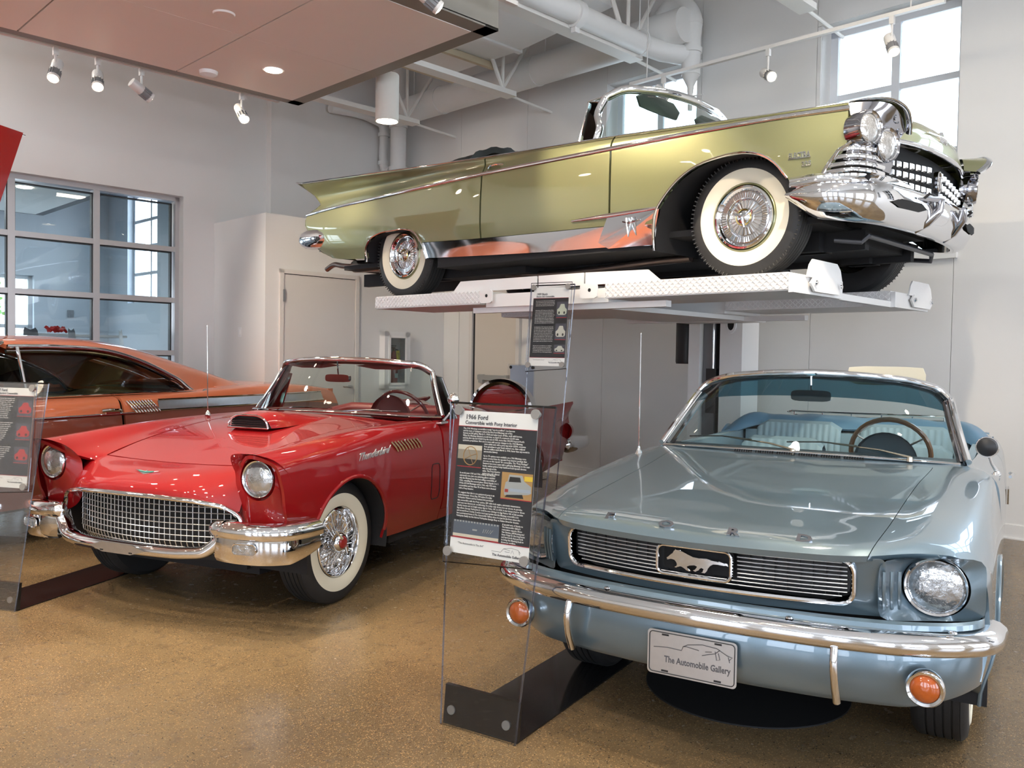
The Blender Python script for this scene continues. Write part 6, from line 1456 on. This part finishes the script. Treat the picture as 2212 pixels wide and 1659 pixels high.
for z0, z1 in ((.42, .58),):
    for x in (2.36, -4.0):
        q = MB(); q.tube([(x-.3*(1 if x > 0 else -1), -.93, .5), (x-.05*(1 if x > 0 else -1), -.88, .5), (x, -.4, .5), (x, .4, .5), (x-.05*(1 if x > 0 else -1), .88, .5), (x-.3*(1 if x > 0 else -1), .93, .5)], .07, 12, flat=(.6, 1)); q.out('bumper', chrome, O)
# roof
OR_ = Surf([
 [(-.02, 0, 1.475), (-.05, .35, 1.47), (-.12, .60, 1.455), (-.16, .68, 1.425)],
 [(-.55, 0, 1.505), (-.55, .35, 1.497), (-.55, .60, 1.465), (-.55, .69, 1.43)],
 [(-1.05, 0, 1.50), (-1.05, .35, 1.488), (-1.03, .60, 1.45), (-1.0, .695, 1.405)],
 [(-1.50, 0, 1.455), (-1.48, .35, 1.44), (-1.42, .60, 1.38), (-1.36, .71, 1.315)],
 [(-1.85, 0, 1.375), (-1.84, .35, 1.36), (-1.80, .60, 1.28), (-1.68, .74, 1.18)],
 [(-2.30, 0, 1.225), (-2.30, .35, 1.22), (-2.24, .62, 1.17), (-1.92, .79, 1.045)],
 [(-2.62, 0, 1.12), (-2.62, .35, 1.12), (-2.58, .66, 1.10), (-2.45, .80, 1.07)]])
# solid roof with rear window opening left to glass
panel(OR_, 0, 4.0, 0, 3, (8, 8), 'roof', coral_paint, O, side=0, lipd=.03)
panel(OR_, 4.0, 6, 1.55, 3, (8, 8), 'sail_panel', coral_paint, O, side=2, lipd=.03)
panel(OR_, 4.03, 5.97, 0, 1.53, (6, 6), 'rear_window', wind_glass, O, side=0, lipd=0)
dkgreen = mat('dark_cabin', (.035, .04, .03), .6)
for sd in (1, -1):
    rail = [(x, sd*(y+.012), z-.012) for x, y, z in OR_.line(0, 5.0, 3, 50)]
    q = MB(); q.tube(rail, .012, 8, flat=(.7, 1.3)); q.out('drip_moulding', chrome, O)
    q = MB(); q.tube([(x, y-sd*.018, z-.035) for x, y, z in rail], .013, 8); q.tube([rail[-1], (-1.94, sd*.84, 1.05), (-1.88, sd*.86, 1.04)], [.014, .02, .012], 8); q.out('window_surround', dark_chrome, O)
    q = MB(); up = [(x, y-sd*.03, z-.05) for x, y, z in rail[::3]]; lo = [(-.02+(-1.88+.02)*i/(len(up)-1), sd*.845, 1.045) for i in range(len(up))]
    q.grid([[u, l] for u, l in zip(up, lo)]); q.out('side_window', glass_mat('smoked_glass', (.62, .70, .66)), O)
    q = MB(); q.tube([(-.02, sd*.845, 1.045), (-.45, sd*.85, 1.05), (-1.2, sd*.85, 1.055), (-1.90, sd*.85, 1.045)], .008, 8); q.out('belt_moulding', chrome, O)
    q = MB(); q.tube([(-.20, sd*.84, 1.05), (-.21, sd*.725, 1.41)], .012, 8); q.out('vent_post', chrome, O)
    # louvred vent and brushed strip
    for k in range(9):
        q = MB(); x = -.985-k*.030; q.tube([(x, sd*.930, 1.0), (x-.035, sd*.965, .945), (x-.07, sd*.972, .905)], .0075, 6); q.out('vent_louvre', chrome, O)
    q = MB(); oy = ysurf(OS, 0, 5); xs_ = np.linspace(-1.30, -3.6, 16); q.grid([[(x, sd*(oy(x, z)+.006), z) for z in (.995-.0*x, .965, .935, .92)] for x in xs_]); q.out('brushed_strip', brushed, O)
    for z in (.999, .914): q = MB(); q.tube([(x, sd*(oy(x, z)+.008), z) for x in xs_], .008, 6); q.out('strip_moulding', chrome, O)
    q = MB(); q.tube([(x, sd*(oy(x, .902)+.006), .902) for x in np.linspace(2.1, -1.25, 24)], .009, 8, flat=(.7, 1.2)); q.out('side_moulding', chrome, O)
    q = MB(); q.tube([(-.72, sd*.975, .935), (-.76, sd*.995, .94), (-.86, sd*.995, .938), (-.90, sd*.975, .925)], .013, 8); q.box((-.81, sd*.985, .925), (.13, .012, .03)); q.out('door_handle', chrome, O)
    q = MB(); q.tube([(.42, sd*.80, 1.04), (.25, sd*.78, 1.16), (-.02, sd*.70, 1.40), (-.14, sd*.665, 1.44)], [.02, .025, .022, .015], 10); q.out('windscreen_pillar', chrome, O)
windscreen(O, [(.62, 0, 1.06), (.58, .4, 1.06), (.48, .65, 1.05), (.40, .79, 1.045)], [(.0, 0, 1.47), (-.03, .35, 1.465), (-.08, .55, 1.45), (-.12, .66, 1.43)])
q = MB(); q.bx(-2.0, .3, -.80, .80, .40, .44).bx(-2.0, .3, .78, .82, .4, 1.0).bx(-2.0, .3, -.82, -.78, .4, 1.0).bx(.25, .4, -.8, .8, .4, 1.04).bx(-2.1, -1.9, -.78, .78, .4, 1.02); q.out('cabin_tub', dkgreen, O, smooth=False)
for x in (-.75, -1.6): pleated_back(O, x, -.74, .74, .5, 1.02, .16, mat('beige_vinyl', (.30, .25, .16), .5), 8, 'bench_seat_back', .16)
q = MB(); q.grid([[(x, y, 1.06) for x in (-1.9, -2.5)] for y in (-.7, 0, .7)]); q.out('parcel_shelf', dkgreen, O)
steering_wheel(O, (.0, .38, 1.02), .21, 60, mat('beige_rim', (.45, .38, .25), .3), chrome)
q = MB(); q.bx(-3.7, 2.1, -.5, .5, .22, .5).bx(-1.3, .9, -.88, .88, .26, .36); q.out('underbody', underbody, O, smooth=False)
for arch in (o_a1, o_a2): wheelhouse(O, arch, .50, .90)
for x in (1.35, -1.72):
    for sd in (1, -1):
        o, c, h = tyre(O, x, sd*.76, sd, .36, .20, (.215, .285), .20)
        q = MB(); q.lathe([(.205, .08), (.19, .10), (.15, .08), (.08, .10), (.0, .12)], c=c, axis='Y', seg=40, sgn=sd); q.out('wheel_cover', chrome, o)
# ================================================================ SIGN STANDS
LOREM66 = ['The 1966 Mustang convertible is truly "one in a million". Lee Iacocca', 'and his team of designers rushed the first Ford Mustang out of the', 'factory at full gallop March 9, 1964 and sales took off like, well wild horses.',
 'When the Mustang debuted a month later on April 17, a meteoric 22,000 units', "sold the first day and 418,812 by the end of 1965, more than 300,000 beyond Ford's", 'optimistic projections. Not one to mess with success changes to the 1966 Mustang']
B2 = ['were subtle and, with a price tag under $2500, everyone', 'from grandmas to gear heads wanted one. Sales eclipsed', 'the one million mark March 2, 1966, faster than any model in', 'automotive history.', '',
 'Up to 70 options were available on a 1966 Mustang, none', 'more coveted than the upscale Pony Interior package that', 'you see on this superb \'66 convertible. The "Pony Package"', 'featured two-tone seats with a galloping Mustang on the seat', 'backs, walnut grained vinyl dashboard and special chrome']
B3 = ['trim throughout the', 'cabin. The Pony Interior', 'option was only offered']
B4 = ['In model years 1965 and 1966, making this Mustang', 'extremely rare. Just one admiring glance explains', 'why the Mustang was the best selling convertible of', '1966, outselling the second place Chevy Impala 2 to 1.', 'Of the 607,568 Mustangs sold in 1966, only 10% were', 'convertibles and less than 7% of these were dressed', 'with a Pony Interior.']
B5 = ['To suggest that this is one pampered pony is an', 'understatement. Green Bay, WI native Dorothy', 'Verheyden Watson and her husband Art purchased']
B6 = ['this convertible with the Pony option, 289 cubic inch engine, automatic transmission', 'and very rare factory air conditioning. Dorothy only drove it in car shows, in parades,', 'charity events and on bright sunny days in Tulsa, OK. In 2004, it was transported to Green', 'Bay where George Verheyden Jr could be seen driving it in Egg Harbor 4th of July parades', 'and around Door County. It seems most appropriate that this Mustang convertible now', 'has a permanent home at The Automobile Gallery since it is just blocks from where the', 'Verheyden family ran the beloved Verheyden Sausage Shop on Adams Street for decades.']
B7 = ['A special note of thanks to', "The Automobile Gallery's", 'restoration experts, Bruce', 'Van Straten, Jeff Benning and', 'Steve Voigt for the long hours', 'and hard work they put forth', 'to bring this Mustang back to', 'showroom condition.']
def stand(name, label, loc, rz, w0, w1, htop, px0, px1, pz0, pz1, hdr, ftr, title, sub, body, flip=False, base_len=1.02, shw=.0):
    """sheet leans back 6 degrees; X right, Y away, Z up"""
    o = thing(name, label, 'sign stand', loc, rz)
    ln = radians(6)
    def P(x, z, d=0.0): return (x, z*sin(ln)-d*cos(ln), z*cos(ln)+d*sin(ln))     # d: towards the viewer
    b = MB(); b.bx(-w0/2, w0/2, 0, base_len, .0, .006); b.prism([(-.004, 0), (.014, 0), (.14*sin(ln)+.014, .145), (.14*sin(ln)-.004, .145)], -w0/2, w0/2, f=lambda y, z, x: (x, y, z)); b.out('base', blackgloss, o, smooth=False)
    for x in (-w0/2+.035, w0/2-.05): q = MB(); q.cyl(P(x, .055, .004), P(x, .055, .010), .017, 24); q.out('base_button', standoff_m, o)
    # clear sheet and its bright edges
    e0, e1 = w0/2+.0, w1/2
    sh = MB(); A = [(-e0, .0), (e0, .0), (e1, htop), (-e1+.01, htop)]
    sh.add([P(x, z, .016) for x, z in A]+[P(x, z, .022) for x, z in A], [(0, 1, 2, 3), (4, 7, 6, 5), (0, 4, 5, 1), (1, 5, 6, 2), (2, 6, 7, 3), (3, 7, 4, 0)]); sh = sh.out('clear_sheet', acrylic, o, smooth=False)
    for a, c in ((A[0], A[3]), (A[1], A[2]), (A[3], A[2])):
        q = MB(); q.tube([P(*a, .019), P(*c, .019)], .0042, 4); q.out('sheet_edge', acrylic_edge, sh, smooth=False)
    # front cover sheet
    m = .022; cs = MB(); A2 = [(px0-m, pz0-.04), (px1+m, pz0-.015), (px1+m, pz1+.03), (px0-m, pz1+.03)]
    cs.add([P(x, z, .036) for x, z in A2]+[P(x, z, .040) for x, z in A2], [(0, 1, 2, 3), (4, 7, 6, 5), (0, 4, 5, 1), (1, 5, 6, 2), (2, 6, 7, 3), (3, 7, 4, 0)]); cs = cs.out('cover_sheet', acrylic, o, smooth=False)
    for i in range(4):
        q = MB(); q.tube([P(*A2[i], .038), P(*A2[(i+1) % 4], .038)], .0022, 4); q.out('sheet_edge', acrylic_edge, cs, smooth=False)
    for x, z in ((px0+.004, pz1), (px1-.004, pz1+.0), (px0+.0, pz0+.004), (px1-.01, pz0+.01)):
        q = MB(); q.cyl(P(x, z, .020), P(x, z, .048), .010, 16); q.cyl(P(x, z, .042), P(x, z, .050), .0185, 28); q.out('standoff', standoff_m, o)
    # poster sheet
    def rect(x0, x1, z0, z1, m_, nm, d=.030, th=.001, par=None):
        q = MB(); q.add([P(x, z, dd) for dd in (d, d+th) for x, z in ((x0, z0), (x1, z0), (x1, z1), (x0, z1))], [(0, 1, 2, 3), (4, 7, 6, 5), (0, 4, 5, 1), (1, 5, 6, 2), (2, 6, 7, 3), (3, 7, 4, 0)]); return q.out(nm, m_, par or o, smooth=False)
    ps = rect(px0, px1, pz0, pz1, paper_white, 'poster')
    rect(px0, px1, ftr, hdr, paper_black, 'text_field', .0312, par=ps)
    rect(px0, px1, hdr-.0, hdr+.002, ink_red, 'rule_line', .0324, par=ps); rect(px0, px1, ftr-.002, ftr, ink_red, 'rule_line', .0324, par=ps)
    W_ = px1-px0; k = W_/.35
    F = lambda x0, z0, s=1.0: (lambda a, b_, c: P(x0+a*s, z0+b_*s, .0328+c))
    t = MB(); text_bm(t, title, .0245*k, F(px0+.030*k, hdr+.029*k), align='LEFT', extr=.0002, bold=.0005, width=None); text_bm(t, sub, .0185*k, F(px0+.030*k, hdr+.0095*k), align='LEFT', extr=.0002, bold=.0004); t.out('title', ink_grey, ps, smooth=False)
    t = MB(); text_bm(t, '"The Automobile Is The Art"', .010*k, F(px0+.095*k, ftr-.024*k), extr=.0001); text_bm(t, 'The Automobile Gallery', .0125*k, F(px0+.255*k, ftr-.048*k), extr=.0001, bold=.0003); cast_line_drawing(t, lambda a, b_, c=0: P(px0+.19*k+a, ftr-.034*k+b_*.9, .0328), .13*k) if False else None
    L = [[(0, .004), (.04, .004), (.052, .018), (.085, .024), (.115, .020), (.125, .010)], [(.052, .018), (.08, .014)], [(.085, .004), (.09, .016), (.098, .004)], [(.118, .016), (.122, .004)], [(.058, .008), (.08, .008)]]
    for l in L: t.tube([P(px0+(.19+a)*k, ftr+(-.036+b_)*k, .0330) for a, b_ in l], .0006*k, 3)
    t.out('footer_print', ink_grey, ps, smooth=False)
    body(o, ps, P, F, rect, k)
    return o
def photo_block(ps, P, rect, x0, x1, z0, z1, kind):
    d = .0326
    if kind == 'wheel':
        f = rect(x0, x1, z0, z1, mat('photo_warm_grey', (.30, .26, .20), .35), 'photo', d, par=ps); c = ((x0+x1)/2+.004, z0+(z1-z0)*.50); r = (z1-z0)*.43
        rect(x0, x1, z0, z0+(z1-z0)*.34, mat('photo_black', (.02, .018, .016), .35), 'photo_dash', d+.0011, .0003, par=f); rect(x0, x1, z1-(z1-z0)*.22, z1, mat('photo_cream', (.62, .56, .44), .35), 'photo_screen', d+.0011, .0003, par=f)
        q = MB(); q.tube([P(c[0]+r*cos(a)*.9, c[1]+r*sin(a), d+.002) for a in np.linspace(0, 2*pi, 28)[:-1]], .0018, 5, closed=True)
        for a in (.3, 2.0, 3.6, 5.2): q.tube([P(*c, d+.002), P(c[0]+r*cos(a)*.9, c[1]+r*sin(a), d+.002)], .0012, 4)
        q.out('photo_steering_wheel', mat('photo_wood', (.35, .20, .07), .35), f)
    elif kind == 'rear':
        f = rect(x0, x1, z0, z1, mat('photo_ochre', (.42, .24, .08), .35), 'photo', d, par=ps); w, h = x1-x0, z1-z0
        q = MB(); q.prism([(x0+w*a, z0+h*b) for a, b in ((.12, .12), (.10, .30), (.14, .62), (.20, .66), (.24, .92), (.66, .92), (.74, .70), (.97, .52), (.98, .28), (.90, .22), (.4, .14))], d+.001, d+.0016, f=lambda a, b, h_: P(a, b, h_)); q.out('photo_car', mat('photo_silver', (.36, .37, .35), .35), f, smooth=False)
        q = MB(); q.prism([(x0+w*a, z0+h*b) for a, b in ((.24, .64), (.27, .84), (.60, .84), (.64, .66))], d+.0017, d+.002, f=lambda a, b, h_: P(a, b, h_)); q.prism([(x0+w*a, z0+h*b) for a, b in ((.14, .05), (.2, .14), (.7, .2), (.75, .05))], d+.0017, d+.002, f=lambda a, b, h_: P(a, b, h_)); q.out('photo_window', mat('photo_black', (.02, .018, .016), .35), f, smooth=False)
        rect(x0+w*.28, x0+w*.95, z0+h*.28, z0+h*.40, mat('photo_blue_grey', (.35, .40, .46), .35), 'photo_panel', d+.0018, .0003, par=f); rect(x0+w*.13, x0+w*.24, z0+h*.24, z0+h*.36, mat('photo_red', (.35, .03, .02), .35), 'photo_lamp', d+.0018, .0003, par=f)
        rect(x0+w*.74, x1, z0+h*.72, z1-h*.1, mat('photo_yellow', (.75, .52, .04), .35), 'photo_yellow_car', d+.0018, .0003, par=f)
    elif kind == 'seat':
        f = rect(x0, x1, z0, z1, mat('photo_blue_dark', (.10, .12, .15), .35), 'photo', d, par=ps); w, h = x1-x0, z1-z0
        rect(x0, x1, z0, z0+h*.18, mat('photo_cream', (.62, .56, .44), .35), 'photo_sill', d+.0011, .0003, par=f)
        q = MB()
        for i in range(16): q.box(P(x0+w*(i+.5)/16, z1-h*.05, d+.0014), (w/30, .0005, h*.10))
        for i in range(5): q.tube([P(x0+w*(.66+.04*i), z0+h*.40, d+.0015), P(x0+w*(.68+.05*i), z0+h*.62, d+.0015)], .0014, 4)
        q.box(P(x0+w*.48, z0+h*.5, d+.0014), (w*.10, .0006, h*.10)); q.out('photo_detail', mat('photo_silver', (.36, .37, .35), .35), f, smooth=False)
    else:
        colr = {'red': ('photo_red_car', (.45, .02, .02)), 'white': ('photo_white_car', (.55, .53, .45)), 'green': ('photo_green_car', (.50, .52, .40))}[kind]
        f = rect(x0, x1, z0, z1, mat('photo_ground', (.10, .10, .06) if kind != 'red' else (.07, .07, .09), .35), 'photo', d, par=ps); w, h = x1-x0, z1-z0
        q = MB(); q.prism([(x0+w*a, z0+h*b) for a, b in ((.08, .25), (.06, .5), (.25, .62), (.38, .85), (.70, .85), (.80, .62), (.96, .50), (.95, .25), (.8, .16), (.2, .16))], d+.001, d+.0016, f=lambda a, b, h_: P(a, b, h_)); q.out('photo_car', mat(colr[0], colr[1], .35), f, smooth=False)
        q = MB(); [q.prism([(x0+w*(cx_+.08*cos(a)), z0+h*(.3+.09*sin(a))) for a in np.linspace(0, 2*pi, 12)[:-1]], d+.0018, d+.002, f=lambda a, b, h_: P(a, b, h_)) for cx_ in (.26, .74)]; q.out('photo_wheels', mat('photo_black', (.02, .018, .016), .35), f, smooth=False)
    rect(x0, x1, z0-.003, z0, ink_red, 'photo_rule', d, par=ps)
def para(ps, F, x, z, lines, k, size=.0086, lead=.0108, width=None):
    t = MB()
    for i, l in enumerate(lines):
        if l: text_bm(t, l, size*k, F(x, z-i*lead*k), align='LEFT', extr=.0001, res=1, bold=.00012)
    q = t.out('paragraph', ink_white, ps, smooth=False); q['kind'] = 'stuff'; return q
def body66(o, ps, P, F, rect, k):
    def wr(x, z, lines, w, lead):
        t = MB(); mx = max(len(l) for l in lines)
        for i, l in enumerate(lines):
            if l: text_bm(t, l, .0088, F(x, z-.009-i*lead), align='LEFT', extr=.0001, res=1, bold=.00025, width=w*len(l)/mx)
        q = t.out('paragraph', ink_white, ps, smooth=False); q['kind'] = 'stuff'
    for a in PARAS66: wr(*a)
    photo_block(ps, P, rect, *PH66[0], 'wheel'); photo_block(ps, P, rect, *PH66[1], 'rear'); photo_block(ps, P, rect, *PH66[2], 'seat')
def body57(o, ps, P, F, rect, k):
    r = random.Random(5)
    for j, n in enumerate((11, 11, 10)):
        t = MB()
        for i in range(n):
            L = .215-.012*i*(.6 if j else .3)+r.uniform(-.01, .01); x = -.16; z = 1.125-.131*j-i*.0105
            words_ = 'the new 1957 Thunderbird convertible was the last of the two seat personal luxury cars built with wire wheels and a hard top'.split(); r.shuffle(words_)
            text_bm(t, ' '.join(words_)[:44], .0088, F(x, z), align='LEFT', extr=.0001, res=1, bold=.0002, width=L)
        q = t.out('paragraph', ink_white, ps, smooth=False); q['kind'] = 'stuff'
    for z0 in (1.035, .91, .785): photo_block(ps, P, rect, .085, .180, z0, z0+.085, 'red')
def body59(o, ps, P, F, rect, k):
    r = random.Random(8); W0 = -.5*.35*k
    for j, (n, z) in enumerate(((4, 1.775), (9, 1.712), (10, 1.600), (5, 1.475))):
        t = MB()
        for i in range(n):
            words_ = 'the 1959 Buick Electra 225 convertible with its delta fins was the longest and most distinctive car of the line'.split(); r.shuffle(words_)
            text_bm(t, ' '.join(words_)[:40], .0085*k, F(STX0+.028*k, z-i*.0105), align='LEFT', extr=.0001, res=1, bold=.0002, width=(.19+r.uniform(-.01, .005))*k)
        q = t.out('paragraph', ink_white, ps, smooth=False); q['kind'] = 'stuff'
    for z0, kd in ((1.665, 'green'), (1.52, 'white'), (1.43, 'white')): photo_block(ps, P, rect, STX0+.24*k, STX0+.345*k, z0, z0+(.105 if kd == 'green' or z0 > 1.5 else .055), kd)
PARAS66 = [(-.151, 1.125, LOREM66, .275, .0092), (-.051, 1.070, B2[:4], .20, .0092), (-.051, 1.026, B2[5:], .205, .0093), (-.051, .979, B3, .08, .0093), (-.153, .955, B4, .178, .0097), (-.154, .881, B5, .165, .0097), (-.154, .851, B6, .30, .0097), (.054, .781, B7, .10, .0092)]
PH66 = [(-.168, -.059, .975, 1.056), (.038, .171, .871, .967), (-.164, .042, .709, .770)]
stand('sign_stand', 'clear acrylic sign stand with a black 1966 convertible poster, centre foreground', (-.099, 3.1276, 0), radians(-31.84), .33, .478, 1.215, -.175, .175, .645, 1.186, 1.126, .705, '1966 Ford', 'Convertible with Pony Interior', body66)
stand('sign_stand', 'clear sign stand with a 1957 poster of red car photos, at the left frame edge', (-2.768, 4.5607, 0), radians(-15.86), .33, .528, 1.215, -.105, .185, .649, 1.186, 1.142, .716, '1957 Ford', 'Thunderbird Convertible', body57)
STX0 = -.13
stand('sign_stand', 'tall clear sign stand with a 1959 poster standing in front of the white lift', (.163, 5.559, 0), radians(-32), .24, .34, 1.885, -.13, .137, 1.343, 1.868, 1.795, 1.40, '1959 Buick', 'Electra 225 Convertible', body59, base_len=.6)
o = thing('sign_stand', 'clear stand with a blank pale blue card, behind the red car near the exit door', 'sign stand', (.10, 9.72, 0), radians(-40))
MB().bx(-.17, .17, 0, .3, 0, .01).out('base', blackgloss, o, smooth=False)
MB().bx(-.20, .20, 0.0, .006, .01, 1.325).out('clear_sheet', acrylic, o, smooth=False)
MB().bx(-.15, .19, -.012, -.006, .75, 1.31).out('blank_card', mat('pale_blue_card', (.50, .56, .66), .5), o, smooth=False)
for x in (-.14, .18): MB().cyl((x, -.02, 1.285), (x, 0, 1.285), .018, 20).out('standoff', black, o)
# black turntable disc on the floor below the blue car
q = MB(); q.cyl((0, 0, 0.0), (0, 0, .006), .42, 64)
tag(q.out('drip_mat', mat('black_rubber_mat', (.006, .006, .007), .7)), 'round black mat on the floor under the nose of the blue car', 'mat', loc=(1.02, 3.62, 0))
